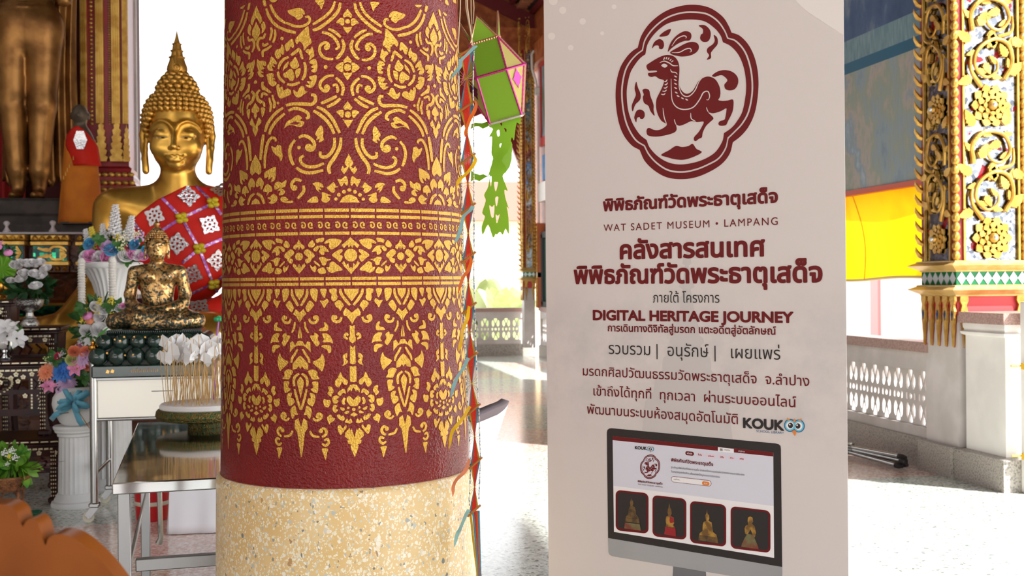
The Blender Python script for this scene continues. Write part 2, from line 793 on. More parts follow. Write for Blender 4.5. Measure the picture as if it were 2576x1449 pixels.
def parapet(name, L, pitch, ztop, along='a', at_=0.0, lo=0.0, t=0.12):
    """low wall with pierced blocks, from lo to lo+L"""
    b = MB()
    n = int(L / pitch)
    off = lo + (L - n * pitch) / 2
    zb, zt = 0.20, ztop - 0.07
    p0, p1 = 0.27, 0.66
    fn = (lambda x, z, d: (at_ + d, x, z)) if along == 'a' else (lambda x, z, d: (x, at_ + d, z))
    for k in range(n):
        x0, x1 = off + k * pitch, off + (k + 1) * pitch
        b.prism([[(x0, p0), (x1, p0), (x1, p1), (x0, p1)]] + tile_holes((x0 + x1) / 2, p0, pitch, p1 - p0), fn, 0.03, 0.045)
    for (za, zc) in ((zb, p0), (p1, zt)):
        b.prism([[(lo, za), (lo + L, za), (lo + L, zc), (lo, zc)]], fn, 0, t)
    if off - lo > 0.005:
        b.prism([[(lo, p0), (off, p0), (off, p1), (lo, p1)]], fn, 0, t)
        b.prism([[(lo + L - (off - lo), p0), (lo + L, p0), (lo + L, p1), (lo + L - (off - lo), p1)]], fn, 0, t)
    o = struct(name, b, M_GREYW)
    o.rotation_euler = (0, 0, HA)
    c = MB()
    c.prism([[(lo, zt), (lo + L, zt), (lo + L, ztop), (lo, ztop)]], fn, -0.03, t + 0.05)
    c.build('cap', M_CAP, o)
    s = MB()
    s.prism([[(lo, 0), (lo + L, 0), (lo + L, zb), (lo, zb)]], fn, -0.025, t + 0.02)
    s.build('plinth', M_STONE, o)
    return o


parapet('wall_right', 12.2, 0.165, 0.86, 'a', 4.29, 7.02)
parapet('wall_far', 3.49, 0.19, 0.84, 'b', 19.62, 0.8)

# wall above the openings on the right, carrying the murals
hstruct('wall_right_upper', [((4.375, 7.06, 1.97), (4.62, 19.9, 6.1))], M_WOOD)
# beam along the top of the far end
hstruct('trim_2', [((0.6, 19.55, 5.3), (4.62, 19.85, 5.75))], M_WOOD)
hstruct('trim_3', [((4.22, 7.0, 5.05), (4.62, 19.9, 5.4))], M_WOOD)
mb = MB()
ARCH = [(1308, 420), (1300, 400), (1285, 362), (1262, 322), (1236, 296), (1212, 286), (1188, 296), (1160, 322), (1140, 362), (1124, 400), (1118, 420), (1060, 420), (1060, 90), (1312, 90), (1312, 420)]


def far_xz(px, py, a_=19.7):
    r = ray(px, py)
    k = a_ / r.y
    return (r.x * k, CAMZ + r.z * k)


mb.prism([[far_xz(*p) for p in ARCH]], lambda x, z, d: (x, 19.7 + d, z), 0, .12)
struct('trim_5', mb, M_RED, False)
mb = MB()
mb.prism([[(0.55, 5.2), (4.62, 5.2), (4.62, roof_z0(4.62)), (0.55, roof_z0(0.55))]], lambda x, z, d: (x, 19.86 + d, z), 0, .12)
struct('wall_far_gable', mb, M_WOOD, False)

# roof, rising to the left, with red rafters and battens under dark tiles
M_TILE = mat('dark_tile_underside', rgb(60, 36, 30), 0.8, col2=rgb(40, 24, 22), nscale=5)
M_BATTEN = mat('red_batten', rgb(112, 30, 38), 0.5)
RZ0, RS = 5.35, 0.45


def roof_z(b):
    return RZ0 + (5.6 - b) * RS


mb = MB()
for (dz, dz2) in ((0.22, 0.30),):
    v = []
    for b_ in (-8.2, 5.7):
        for a_ in (-6.5, 21.5):
            for d in (dz, dz2):
                v.append((b_, a_, roof_z(b_) + d))
    mb.add(v, [(0, 2, 6, 4), (1, 5, 7, 3), (0, 4, 5, 1), (2, 3, 7, 6), (0, 1, 3, 2), (4, 6, 7, 5)])
roof = struct('ceiling', mb, M_TILE)
roof.rotation_euler = (0, 0, HA)
for a_ in (10.5, 13.0, 15.3, 17.6, 19.9):
    r = MB()
    v = []
    for b_ in (-2.0, 5.6):
        for (da, dz) in ((-.09, -.12), (.09, -.12), (.09, .14), (-.09, .14)):
            v.append((b_, a_ + da, roof_z(b_) + dz))
    r.add(v, [(0, 1, 2, 3), (4, 7, 6, 5), (0, 4, 5, 1), (1, 5, 6, 2), (2, 6, 7, 3), (3, 7, 4, 0)])
    r.build('rafter', M_BATTEN, roof)
M_TERRA = mat('terracotta_tile', rgb(176, 112, 82), 0.8)
for k in range(14):
    b_ = 5.4 - k * 0.36
    r = MB()
    r.box((b_ - .03, 9.0, roof_z(b_) + .13), (b_ + .03, 20.6, roof_z(b_) + .21))
    r.build('batten', M_BATTEN, roof)
for k in range(12):
    b_ = 5.22 - k * 0.36
    r = MB()
    for j in range(38):
        a_ = 12.0 + j * 0.22
        r.box((b_ - .09, a_, roof_z(b_) + .14), (b_ + .09, a_ + .12, roof_z(b_) + .22))
    r.build('tile_row', M_TERRA, roof)
# ================================================================ THE PAINTED COLUMN
COL_AX = CV(-3.1 * math.tan(math.radians(8.34)), 3.1)
FACE0 = math.atan2(-COL_AX.y, -COL_AX.x)     # direction from the axis to the camera


def col_r(z):
    return 0.3335 - 0.0171 * (z - 0.82)


def base_r(z):
    return 0.346 + 0.012 * (0.72 - z)


M_LACQ = mat('dark_red_lacquer', rgb(112, 14, 12), 0.2, bump=0.8, bscale=170, col2=rgb(122, 20, 17), nscale=5, spec=0.32, bdist=0.005)
M_GILT = mat('gilt_leaf', rgb(214, 168, 72), 0.34, 0.7, bump=0.8, bscale=230, col2=rgb(206, 160, 64), nscale=40, bdist=0.004)


def terrazzo_base():
    m, nt, N, L, b = node_mat('cream_terrazzo')
    tc = N.new('ShaderNodeTexCoord')
    col = None
    base = N.new('ShaderNodeTexNoise')
    base.inputs['Scale'].default_value = 9
    L.new(tc.outputs['Object'], base.inputs['Vector'])
    col = ramp(nt, base.outputs['Fac'], [(0.35, rgb(222, 186, 124)), (0.65, rgb(230, 200, 146))])
    wob = N.new('ShaderNodeTexNoise')
    wob.inputs['Scale'].default_value = 60
    L.new(tc.outputs['Object'], wob.inputs['Vector'])
    for sc, thr, stops, seed in ((230, 0.60, [(0.0, rgb(244, 236, 214)), (0.6, rgb(238, 226, 196)), (0.9, rgb(206, 202, 186)), (1.0, rgb(226, 196, 140))], 8.1), (150, 0.56, [(0.0, rgb(240, 230, 204)), (0.6, rgb(236, 222, 188)), (0.86, rgb(206, 204, 190)), (0.93, rgb(150, 150, 142)), (1.0, rgb(222, 190, 130))], 0.0),
                           (105, 0.46, [(0.0, rgb(244, 238, 222)), (0.55, rgb(238, 228, 206)), (0.8, rgb(188, 190, 182)), (0.95, rgb(120, 124, 122)), (1.0, rgb(200, 150, 90))], 3.7)):
        mp = N.new('ShaderNodeMapping')
        mp.inputs['Location'].default_value = (seed, seed * 2, seed)
        mp.inputs['Scale'].default_value = (1, 1, 0.8)
        L.new(tc.outputs['Object'], mp.inputs['Vector'])
        va = N.new('ShaderNodeVectorMath')
        va.operation = 'MULTIPLY_ADD'
        L.new(wob.outputs['Color'], va.inputs[0])
        va.inputs[1].default_value = (0.012, 0.012, 0.012)
        L.new(mp.outputs['Vector'], va.inputs[2])
        v = N.new('ShaderNodeTexVoronoi')
        v.inputs['Scale'].default_value = sc
        L.new(va.outputs[0], v.inputs['Vector'])
        s = N.new('ShaderNodeSeparateColor')
        L.new(v.outputs['Color'], s.inputs[0])
        chip = ramp(nt, s.outputs[0], stops)
        on = mth(nt, 'MULTIPLY', mth(nt, 'LESS_THAN', v.outputs['Distance'], mth(nt, 'MULTIPLY', s.outputs[1], thr * 1.25)), mth(nt, 'GREATER_THAN', s.outputs[2], 0.50))
        col = mixc(nt, on, col, chip)
    L.new(col, b.inputs['Base Color'])
    b.inputs['Roughness'].default_value = 0.3
    return m


M_CTERR = terrazzo_base()
column = thing('painted_column', 'thick dark red column stencilled with gold flowers above a cream terrazzo foot', 'column', COL_AX)
column['kind'] = 'thing'
mb = MB()
mb.lathe([(col_r(z), z) for z in np.linspace(0.775, 5.4, 40)], 160)
shaft = mb.build('red_shaft', M_LACQ, column)
mb = MB()
prof = [(0.36, 0.0), (0.36, 0.02)] + [(base_r(z), z) for z in np.linspace(0.03, 0.775, 10)] + [(base_r(0.79), 0.788), (0.338, 0.797), (0.332, 0.80)]
mb.lathe(prof, 160)
mb.build('terrazzo_foot', M_CTERR, column)
mb = MB()
M_SEAM = mat('worn_joint', rgb(150, 112, 96), 0.7, col2=rgb(112, 40, 36), nscale=30)
mb.lathe([(0.3338, 0.786), (0.3372, 0.789), (0.3368, 0.795), (0.334, 0.80)], 160, cap=False)
mb.build('joint', M_SEAM, column)


def px_to_cyl(px, py):
    """pixel -> (angle from the camera-facing line, height) on the red shaft"""
    d = ray(px, py)
    R = 0.322
    for _ in range(4):
        ox, oy = -COL_AX.x, -COL_AX.y
        a = d.x ** 2 + d.y ** 2
        b = 2 * (ox * d.x + oy * d.y)
        c = ox * ox + oy * oy - R * R
        disc_ = max(b * b - 4 * a * c, 0)
        t = (-b - math.sqrt(disc_)) / (2 * a)
        z = CAMZ + d.z * t
        R = col_r(z)
    x, y = d.x * t + ox, d.y * t + oy
    th = math.atan2(y, x) - FACE0
    th = (th + PI) % (2 * PI) - PI
    return th, z


# the pattern's axis of symmetry drifts a little to the right on the way down
def axis_px(py):
    return 874.3 + max(0.0, py - 250) * 0.0205 if py < 1400 else 898


def axis_th(z):
    py = CY - (z - CAMZ) / 2.83 * F
    return px_to_cyl(axis_px(py), py)[0]


_tab = [(z, axis_th(z)) for z in np.linspace(0.75, 2.2, 30)]


def ax_t(z):
    return float(np.interp(z, [t[0] for t in _tab], [t[1] for t in _tab]))


# traced motifs: P filled outline, H outline of one half next to an axis, S line, D dot
UP = []      # 45 degree half cell
LO = []      # 22.5 degree half cell


def trace(dst, ox, oy, s, axa, axb, items):
    axes = (ox + axa * s, ox + axb * s)
    for it in items:
        k = it[0]
        if k == 'S':
            w, pts = it[1], it[2]
            lo = stroke(pts, w, 5, (0.75, 0.75))
            m = len(lo) // 2
            L_, R_ = lo[:m], lo[m:][::-1]
            for i in range(m - 1):
                dst.append((axes, [(ox + x * s, oy + y * s) for x, y in (L_[i], L_[i + 1], R_[i + 1], R_[i])]))
            continue
        elif k == 'D':
            lo = disc(it[1], it[2], it[3], 14)
        else:
            lo = it[1]
            if min(min(abs(x - axa), abs(x - axb)) for x, y in lo) > 4:
                lo = cr(lo, 3, True)
        dst.append((axes, [(ox + x * s, oy + y * s) for x, y in lo]))


P, S, D = 'P', 'S', 'D'
trace(UP, 720, 0, .17946, 860, -424.6, [
    (S, 42, [(685, 20), (640, 130), (560, 220), (460, 290), (370, 345)]), (S, 48, [(760, 35), (730, 150), (640, 260), (540, 340), (440, 405), (370, 425)]),
    (P, [(15, 150), (90, 130), (170, 110), (235, 135), (262, 195), (240, 205), (215, 190), (235, 235), (165, 280), (120, 240), (50, 205)]),
    (S, 38, [(265, 245), (310, 235), (330, 290), (290, 340), (210, 370), (110, 365), (35, 335), (-20, 322)]), (S, 45, [(-60, 405), (10, 430), (70, 445), (135, 460)]),
    (P, [(405, 5), (530, 5), (515, 75), (490, 135), (465, 85), (425, 45)]),
    (D, 860, 300, 35), (P, [(860, 125), (860, 235), (850, 235), (805, 250), (795, 205)]), (P, [(700, 315), (760, 255), (810, 270), (810, 345), (785, 362), (750, 335)]),
    (P, [(795, 370), (860, 385), (860, 475), (810, 415)]),
    (S, 42, [(500, 455), (580, 470), (660, 520), (715, 590), (735, 660), (690, 695)]), (S, 40, [(590, 405), (660, 435), (720, 480), (765, 525)]),
    (S, 48, [(785, 555), (810, 640), (790, 720), (740, 790), (700, 825)]),
    (S, 42, [(560, 690), (595, 665), (585, 615), (535, 600), (480, 640), (470, 720), (510, 790), (580, 825), (660, 830)]), (D, 568, 665, 40), (D, 555, 940, 28),
    (D, 860, 945, 52), (P, [(860, 780), (860, 870), (810, 890), (800, 850)]), (P, [(690, 940), (760, 880), (805, 880), (795, 945), (805, 1000), (770, 1010)]),
    (P, [(795, 1015), (840, 1025), (865, 1022), (865, 1125), (810, 1055)]),
    (S, 42, [(670, 1060), (580, 1070), (500, 1130), (475, 1200), (510, 1260), (560, 1280), (600, 1240), (590, 1200)]), (D, 572, 1225, 42),
    (S, 45, [(695, 1090), (760, 1150), (800, 1230), (780, 1340)]), (S, 40, [(650, 1200), (700, 1190), (725, 1250), (715, 1300)]),
    (P, [(310, 370), (325, 500), (350, 560), (355, 605), (310, 640), (270, 690), (245, 700), (240, 640), (190, 580), (150, 620), (125, 560), (175, 490), (230, 430)]),
    (P, [(365, 650), (395, 770), (370, 810), (320, 845), (330, 790), (295, 745), (270, 720), (300, 690), (340, 690)]),
    (P, [(415, 830), (440, 930), (420, 1010), (380, 1015), (350, 990), (390, 960), (345, 940), (380, 910), (330, 890), (340, 850)]),
    (P, [(430, 1060), (420, 1150), (380, 1215), (330, 1235), (270, 1190), (330, 1190), (290, 1140), (360, 1140), (320, 1080), (380, 1060)]),
    (P, [(105, 1260), (160, 1290), (200, 1215), (250, 1215), (270, 1280), (310, 1280), (260, 1320), (180, 1370), (120, 1330)]),
    (S, 45, [(70, 775), (130, 730), (190, 680)]), (S, 38, [(190, 690), (210, 760), (230, 830)]), (S, 42, [(255, 870), (275, 960), (260, 1060), (225, 1125)]), (S, 40, [(15, 1180), (100, 1190), (195, 1155)]),
    (P, [(205, 960), (195, 1040), (150, 1100), (130, 1010), (150, 970)]),
])
trace(UP, 600, 0, .17937, 1529, 245, [
    (P, [(245, 80), (290, 180), (325, 250), (330, 300), (300, 340), (270, 280), (245, 250)]), (P, [(245, 310), (300, 410), (305, 470), (245, 580)]),
    (P, [(350, 300), (380, 370), (365, 430), (325, 470), (330, 410), (312, 360)]), (S, 36, [(375, 470), (350, 530), (295, 540), (270, 600), (275, 660), (300, 715)]),
    (S, 34, [(455, 385), (465, 450), (440, 570)]), (S, 36, [(510, 415), (515, 510), (485, 600)]), (S, 36, [(340, 605), (360, 640), (420, 610)]), (S, 36, [(465, 640), (400, 690), (345, 720), (345, 800)]),
    (S, 42, [(385, 120), (420, 220), (480, 310), (560, 380), (640, 410)]), (S, 42, [(440, 65), (490, 170), (560, 260), (665, 330)]), (S, 42, [(350, 0), (360, 45), (370, 90)]),
    (P, [(430, 0), (530, 0), (520, 25), (470, 35)]), (D, 610, 540, 24),
    (P, [(755, 545), (780, 640), (760, 675), (735, 650), (710, 700), (675, 720), (650, 640), (690, 590)]), (P, [(610, 620), (645, 690), (630, 770), (590, 745), (600, 790), (550, 830), (510, 760), (530, 700), (590, 680)]),
    (P, [(465, 790), (540, 870), (535, 905), (490, 890), (515, 945), (470, 930), (495, 990), (430, 990), (405, 930), (440, 870)]),
    (P, [(405, 1040), (490, 1030), (500, 1080), (465, 1070), (520, 1110), (490, 1120), (545, 1165), (490, 1215), (430, 1170), (410, 1100)]),
    (P, [(540, 1190), (580, 1190), (580, 1230), (620, 1215), (640, 1270), (690, 1240), (740, 1270), (740, 1320), (690, 1350), (590, 1380), (550, 1300)]),
    (P, [(265, 830), (300, 855), (350, 850), (388, 870), (385, 925), (340, 920), (370, 965), (320, 985), (360, 1020), (320, 1025), (365, 1070), (320, 1085), (290, 1060), (270, 1010), (285, 990), (260, 910)]),
    (D, 245, 1150, 24), (S, 40, [(560, 970), (590, 890), (640, 830), (705, 800)]), (S, 40, [(555, 1005), (580, 1090), (655, 1165)]),
    (P, [(745, 965), (790, 1060), (770, 1130), (725, 1130), (700, 1095), (650, 1085), (630, 1040), (670, 1010)]), (P, [(800, 800), (850, 900), (845, 940), (785, 970), (740, 940), (720, 890), (760, 850)]),
    (P, [(705, 860), (695, 930), (650, 970), (625, 1000), (640, 930), (670, 890)]),
    (P, [(330, 1150), (365, 1150), (360, 1190), (400, 1230), (470, 1290), (440, 1305), (380, 1270), (340, 1260), (325, 1200)]),
    (S, 36, [(305, 1260), (265, 1320), (280, 1400), (330, 1449)]), (S, 34, [(330, 1370), (350, 1310), (420, 1335)]), (S, 30, [(440, 1370), (455, 1449), (462, 1480)]), (S, 32, [(480, 1330), (510, 1440), (515, 1500)]),
])
trace(UP, 600, 240, .19324, 1421, 225, [
    (S, 32, [(255, 5), (270, 60), (330, 95), (345, 150)]), (S, 32, [(425, 90), (430, 130), (415, 215)]), (S, 34, [(472, 70), (475, 110), (465, 170)]),
    (P, [(225, 95), (278, 170), (275, 205), (240, 230), (245, 270), (225, 310)]), (P, [(300, 160), (345, 160), (352, 200), (320, 285), (302, 230)]),
    (P, [(270, 280), (305, 330), (300, 360), (260, 400), (262, 450), (225, 540), (225, 400)]), (D, 520, 100, 18),
    (S, 40, [(585, 160), (480, 240), (390, 360), (350, 475)]), (S, 40, [(605, 235), (500, 330), (430, 430), (405, 510)]),
    (S, 42, [(330, 510), (310, 640), (290, 840)]), (S, 36, [(490, 600), (480, 565), (430, 555), (385, 620), (360, 720), (345, 850), (345, 950)]),
    (P, [(430, 660), (480, 680), (510, 645), (555, 660), (560, 710), (575, 790), (550, 860), (530, 810), (480, 770), (450, 730)]),
    (S, 42, [(735, 580), (680, 660), (665, 760), (690, 860), (715, 910)]), (D, 785, 680, 24),
    (P, [(225, 770), (275, 860), (300, 930), (300, 1000), (270, 1035), (225, 1000)]),
    (P, [(480, 930), (485, 1000), (470, 1100), (420, 1130), (440, 1060), (390, 1100), (385, 1060), (340, 1080), (340, 1010), (390, 970)]),
    (P, [(615, 1100), (610, 1180), (560, 1210), (600, 1245), (580, 1290), (520, 1300), (545, 1240), (500, 1245), (540, 1200), (470, 1230), (470, 1150), (520, 1120), (560, 1140)]),
    (P, [(290, 1070), (330, 1130), (320, 1190), (295, 1230), (280, 1180), (240, 1195), (230, 1140), (260, 1080)]),
    (P, [(380, 1155), (430, 1190), (435, 1250), (400, 1260), (365, 1310), (370, 1260), (320, 1250), (350, 1180)]),
    (P, [(455, 1280), (505, 1330), (490, 1380), (450, 1410), (390, 1400), (420, 1370), (375, 1335), (410, 1320)]),
    (P, [(550, 1330), (600, 1320), (640, 1360), (600, 1380), (690, 1370), (695, 1400), (600, 1400), (545, 1370)]),
    (S, 38, [(240, 1275), (300, 1320), (335, 1410)]), (P, [(225, 1340), (270, 1370), (285, 1415), (225, 1415)]),
])
trace(UP, 720, 240, .19313, 800, -396, [
    (S, 45, [(0, 130), (100, 110), (250, 112), (340, 115), (385, 60), (372, 0), (325, -5)]), (S, 42, [(30, 200), (110, 170), (200, 185), (280, 230), (290, 285), (255, 300)]),
    (P, [(-22, 428), (10, 345), (70, 310), (150, 255), (205, 290), (185, 325), (235, 345), (210, 400), (150, 410), (90, 388), (20, 395)]),
    (S, 45, [(355, 200), (450, 260), (550, 360), (620, 500)]), (S, 45, [(400, 150), (500, 200), (600, 310), (690, 490)]), (S, 42, [(455, 105), (560, 60), (660, 10)]), (S, 42, [(530, 150), (620, 110), (710, 40)]),
    (D, 800, 250, 42), (P, [(803, 75), (803, 180), (760, 190), (740, 155)]), (P, [(650, 215), (700, 190), (745, 200), (740, 280), (710, 285), (690, 255)]), (P, [(730, 310), (760, 320), (800, 320), (800, 425), (765, 370)]),
    (P, [(450, 390), (480, 450), (475, 540), (485, 580), (420, 615), (430, 570), (385, 580), (400, 540), (375, 510), (400, 450)]),
    (S, 45, [(160, 550), (230, 525), (310, 560), (360, 620), (350, 690), (300, 715), (260, 680)]), (D, 290, 680, 50),
    (S, 45, [(620, 550), (620, 650), (580, 740), (510, 800), (440, 790), (435, 730)]), (S, 48, [(705, 550), (690, 670), (630, 790), (560, 890), (540, 960), (555, 1020)]),
    (S, 42, [(225, 785), (180, 820), (200, 890), (280, 930), (380, 925), (480, 885)]), (S, 42, [(125, 940), (200, 990), (310, 1010), (470, 975)]),
    (S, 42, [(190, 1115), (120, 1095), (65, 1150), (85, 1220), (120, 1215)]), (D, 100, 1205, 38), (S, 40, [(215, 1175), (215, 1250), (140, 1345)]),
    (P, [(800, 760), (750, 860), (745, 890), (775, 930), (740, 950), (720, 915), (695, 970), (735, 1025), (770, 985), (800, 930)]),
    (P, [(330, 1150), (390, 1130), (450, 1150), (470, 1200), (420, 1195), (445, 1235), (405, 1225), (420, 1265), (380, 1230), (360, 1180)]),
    (P, [(510, 1200), (550, 1170), (600, 1130), (630, 1180), (660, 1190), (610, 1210), (620, 1240), (590, 1270), (540, 1240)]),
    (P, [(650, 1090), (700, 1090), (760, 1050), (785, 1130), (770, 1180), (735, 1140), (700, 1190), (670, 1140)]),
    (P, [(450, 1260), (510, 1280), (570, 1305), (520, 1310), (555, 1350), (500, 1400), (440, 1370), (450, 1320)]), (P, [(260, 1390), (320, 1330), (370, 1315), (395, 1340), (390, 1395)]),
    (D, 625, 1350, 22), (D, 665, 1295, 25), (D, 730, 1255, 25), (D, 795, 1232, 22), (P, [(670, 1395), (710, 1330), (760, 1300), (800, 1290), (800, 1395)]),
])
trace(LO, 740, 500, .17946, 815, 88, [
    (P, [(815, 540), (760, 590), (690, 650), (720, 695), (770, 640), (790, 690), (815, 650)]), (P, [(550, 790), (620, 730), (690, 705), (700, 740), (660, 780), (700, 800), (690, 850), (660, 885), (610, 840)]),
    (P, [(815, 1055), (760, 990), (720, 950), (690, 900), (720, 870), (750, 930), (780, 900), (790, 970), (815, 960)]), (D, 815, 790, 92), (D, 88, 810, 56),
    (P, [(85, 570), (120, 630), (165, 660), (170, 690), (135, 715), (110, 670), (95, 720), (85, 670)]), (P, [(210, 705), (310, 790), (270, 840), (240, 890), (190, 905), (175, 850), (220, 830), (180, 790), (155, 750)]),
    (P, [(90, 1050), (150, 980), (180, 940), (165, 905), (130, 930), (120, 970), (90, 910)]),
    (P, [(275, 580), (315, 630), (300, 670), (240, 685), (220, 640)]), (P, [(330, 570), (440, 545), (430, 600), (370, 610), (340, 620)]),
    (P, [(450, 610), (510, 565), (600, 560), (690, 580), (660, 640), (610, 680), (540, 710), (510, 660), (515, 620), (460, 630)]), (P, [(290, 710), (340, 660), (380, 670), (330, 740)]),
    (P, [(370, 740), (390, 700), (370, 660), (440, 660), (500, 720), (510, 750), (450, 740), (440, 785), (400, 780)]), (P, [(370, 830), (430, 815), (480, 840), (540, 850), (480, 880), (460, 930), (410, 930), (400, 890)]),
    (P, [(310, 870), (380, 930), (370, 950), (300, 890)]), (P, [(240, 925), (280, 960), (310, 935), (330, 970), (310, 1030), (260, 990)]), (P, [(345, 1000), (400, 965), (440, 970), (465, 1040), (380, 1050)]),
    (P, [(470, 960), (510, 960), (520, 900), (570, 880), (620, 920), (660, 950), (695, 1000), (600, 1020), (560, 1040), (500, 1020)]),
])
trace(LO, 740, 720, .17946, 825, 96, [
    (P, [(720, 35), (825, 35), (825, 210), (775, 150), (730, 90)]), (S, 42, [(668, 35), (680, 100), (730, 180), (800, 265)]), (P, [(520, 40), (615, 35), (615, 110), (630, 150), (610, 195), (565, 210), (540, 170), (545, 110), (520, 90)]),
    (P, [(590, 230), (660, 195), (715, 270), (690, 300), (665, 350), (640, 310), (600, 280)]), (P, [(700, 370), (740, 300), (825, 370), (825, 530), (790, 470), (750, 420), (710, 410)]),
    (S, 40, [(680, 430), (660, 480), (610, 500), (560, 470), (565, 420), (605, 425)]), (D, 590, 435, 32), (P, [(790, 545), (825, 560), (825, 800), (780, 770), (780, 720), (790, 700)]),
    (S, 34, [(765, 690), (740, 665), (715, 710), (760, 740)]), (P, [(790, 825), (825, 860), (825, 1095), (785, 1080)]), (P, [(745, 935), (745, 1000), (720, 1010), (755, 1045), (740, 1085), (680, 1115), (700, 1070), (690, 1020), (690, 970)]),
    (P, [(780, 1120), (825, 1125), (825, 1345), (785, 1340), (778, 1290)]), (P, [(650, 1205), (680, 1270), (745, 1320), (740, 1375), (700, 1380), (670, 1340), (650, 1380), (620, 1420), (570, 1380), (580, 1320), (610, 1290)]),
    (P, [(390, 40), (475, 40), (465, 110), (445, 165), (405, 110)]), (P, [(380, 200), (435, 205), (480, 175), (505, 215), (470, 260), (440, 305), (410, 250)]),
    (P, [(95, 195), (150, 120), (165, 40), (95, 40)]), (S, 38, [(205, 40), (200, 120), (160, 200), (115, 275)]), (P, [(250, 40), (345, 40), (350, 120), (330, 215), (290, 190), (255, 130)]),
    (P, [(240, 200), (295, 250), (290, 280), (215, 365), (180, 310), (190, 270)]), (P, [(95, 370), (150, 320), (190, 390), (150, 420), (100, 505)]), (S, 38, [(225, 455), (250, 505), (310, 510), (345, 470), (335, 425), (295, 430)]), (D, 310, 440, 30),
    (S, 30, [(165, 500), (175, 580), (215, 655)]), (P, [(100, 565), (125, 690), (125, 730), (100, 730)]), (P, [(300, 650), (355, 690), (340, 740), (370, 800), (330, 845), (290, 800), (240, 720), (245, 690), (290, 690)]),
    (P, [(430, 510), (460, 510), (490, 555), (485, 620), (420, 630), (360, 625), (380, 590), (440, 570)]), (P, [(400, 670), (460, 660), (520, 700), (555, 800), (510, 785), (410, 785), (430, 740)]), (P, [(390, 840), (450, 820), (520, 840), (525, 920), (490, 935), (470, 890), (430, 870)]),
    (P, [(97, 765), (130, 770), (165, 830), (200, 770), (240, 790), (240, 850), (245, 930), (210, 890), (170, 850), (120, 830), (97, 835)]), (S, 34, [(130, 880), (170, 950), (210, 1010), (225, 1075)]),
    (P, [(97, 970), (140, 1010), (205, 1090), (205, 1170), (150, 1160), (120, 1120), (97, 1160)]), (P, [(400, 940), (430, 1010), (435, 1080), (400, 1190), (360, 1160), (290, 1100), (270, 1060), (330, 1030), (380, 990)]),
    (P, [(215, 1190), (270, 1165), (330, 1200), (330, 1250), (360, 1300), (290, 1300), (250, 1290), (240, 1240)]),
])
trace(LO, 740, 920, .17946, 835, 111, [
    (P, [(835, 260), (790, 270), (750, 330), (750, 380), (790, 330), (800, 370), (835, 300)]), (P, [(775, 420), (800, 440), (835, 480), (835, 570), (790, 565), (740, 500), (740, 450)]), (S, 40, [(715, 450), (690, 500), (705, 545)]),
    (P, [(490, 295), (540, 300), (565, 360), (540, 400), (525, 435), (480, 390), (500, 350)]), (P, [(620, 375), (680, 330), (715, 330), (730, 390), (690, 380), (660, 420), (630, 410)]), (P, [(550, 440), (600, 415), (640, 440), (600, 470), (630, 495), (590, 535), (550, 510)]),
    (P, [(430, 465), (470, 480), (510, 480), (520, 520), (490, 580), (440, 570), (420, 510)]), (P, [(560, 550), (610, 560), (590, 600), (620, 620), (580, 660), (545, 620)]), (P, [(650, 580), (710, 600), (700, 630), (660, 620)]),
    (D, 760, 590, 18), (D, 835, 612, 24), (P, [(700, 660), (750, 630), (770, 650), (740, 675)]), (P, [(835, 650), (780, 690), (835, 715)]), (P, [(600, 700), (640, 680), (660, 710), (690, 700), (710, 740), (690, 770), (640, 755)]),
    (P, [(710, 790), (740, 740), (760, 770), (790, 740), (810, 790), (780, 810), (730, 800)]), (P, [(470, 720), (520, 685), (540, 720), (575, 740), (550, 780), (510, 800), (500, 825), (475, 770)]),
    (P, [(610, 850), (650, 835), (680, 880), (720, 830), (735, 860), (700, 910), (650, 970), (620, 920)]), (P, [(770, 870), (785, 910), (800, 880), (835, 1005), (835, 1285), (790, 1170), (780, 1120), (800, 1110), (745, 1090), (740, 1050), (760, 1040), (705, 990), (710, 940)]),
    (S, 38, [(130, 110), (190, 160), (205, 220), (200, 290)]), (P, [(110, 150), (150, 200), (160, 240), (110, 460)]), (S, 34, [(195, 330), (160, 470), (115, 620)]), (P, [(215, 80), (270, 55), (330, 100), (330, 140), (360, 180), (280, 195), (250, 150)]),
    (P, [(270, 230), (350, 225), (355, 290), (340, 380), (290, 370), (250, 330), (290, 300)]), (P, [(235, 385), (300, 400), (310, 480), (270, 570), (200, 520), (215, 460), (250, 450)]), (P, [(190, 560), (240, 590), (260, 640), (230, 750), (190, 690), (150, 690), (170, 640)]),
    (S, 36, [(275, 735), (320, 770), (380, 740), (395, 700), (360, 670), (325, 690)]), (D, 340, 710, 28), (P, [(112, 860), (145, 735), (195, 770), (200, 880), (165, 930), (118, 1280), (112, 1280)]),
    (S, 34, [(230, 915), (270, 980), (360, 1000)]), (S, 40, [(360, 910), (420, 880), (455, 920), (440, 970), (395, 1000)]), (D, 380, 915, 30), (S, 36, [(395, 1090), (440, 1120), (485, 1080), (470, 1030), (420, 1045)]),
    (P, [(390, 1160), (475, 1165), (460, 1220), (440, 1320), (410, 1240)]),
])


def dedupe(l):
    out = []
    for p in l:
        if not out or math.hypot(p[0] - out[-1][0], p[1] - out[-1][1]) > 1e-6:
            out.append(p)
    return out


def to_cell(loops, ref_deg):
    """pixels -> (angle from the motif axis, height), stretched so that the far axis lands on ref_deg"""
    out = []
    R_ = math.radians(ref_deg)
    for (axa, axb), l in loops:
        q = []
        for (x, y) in l:
            th, z = px_to_cyl(x, y)
            a0 = px_to_cyl(axa, y)[0]
            r = px_to_cyl(axb, y)[0] - a0
            q.append((max(R_, min(0.0, (th - a0) / r * R_)), z))
        out.append(dedupe(q))
    return out


UPc = to_cell(UP, -45.0)
LOc = to_cell(LO, -22.5)
gm = MB()


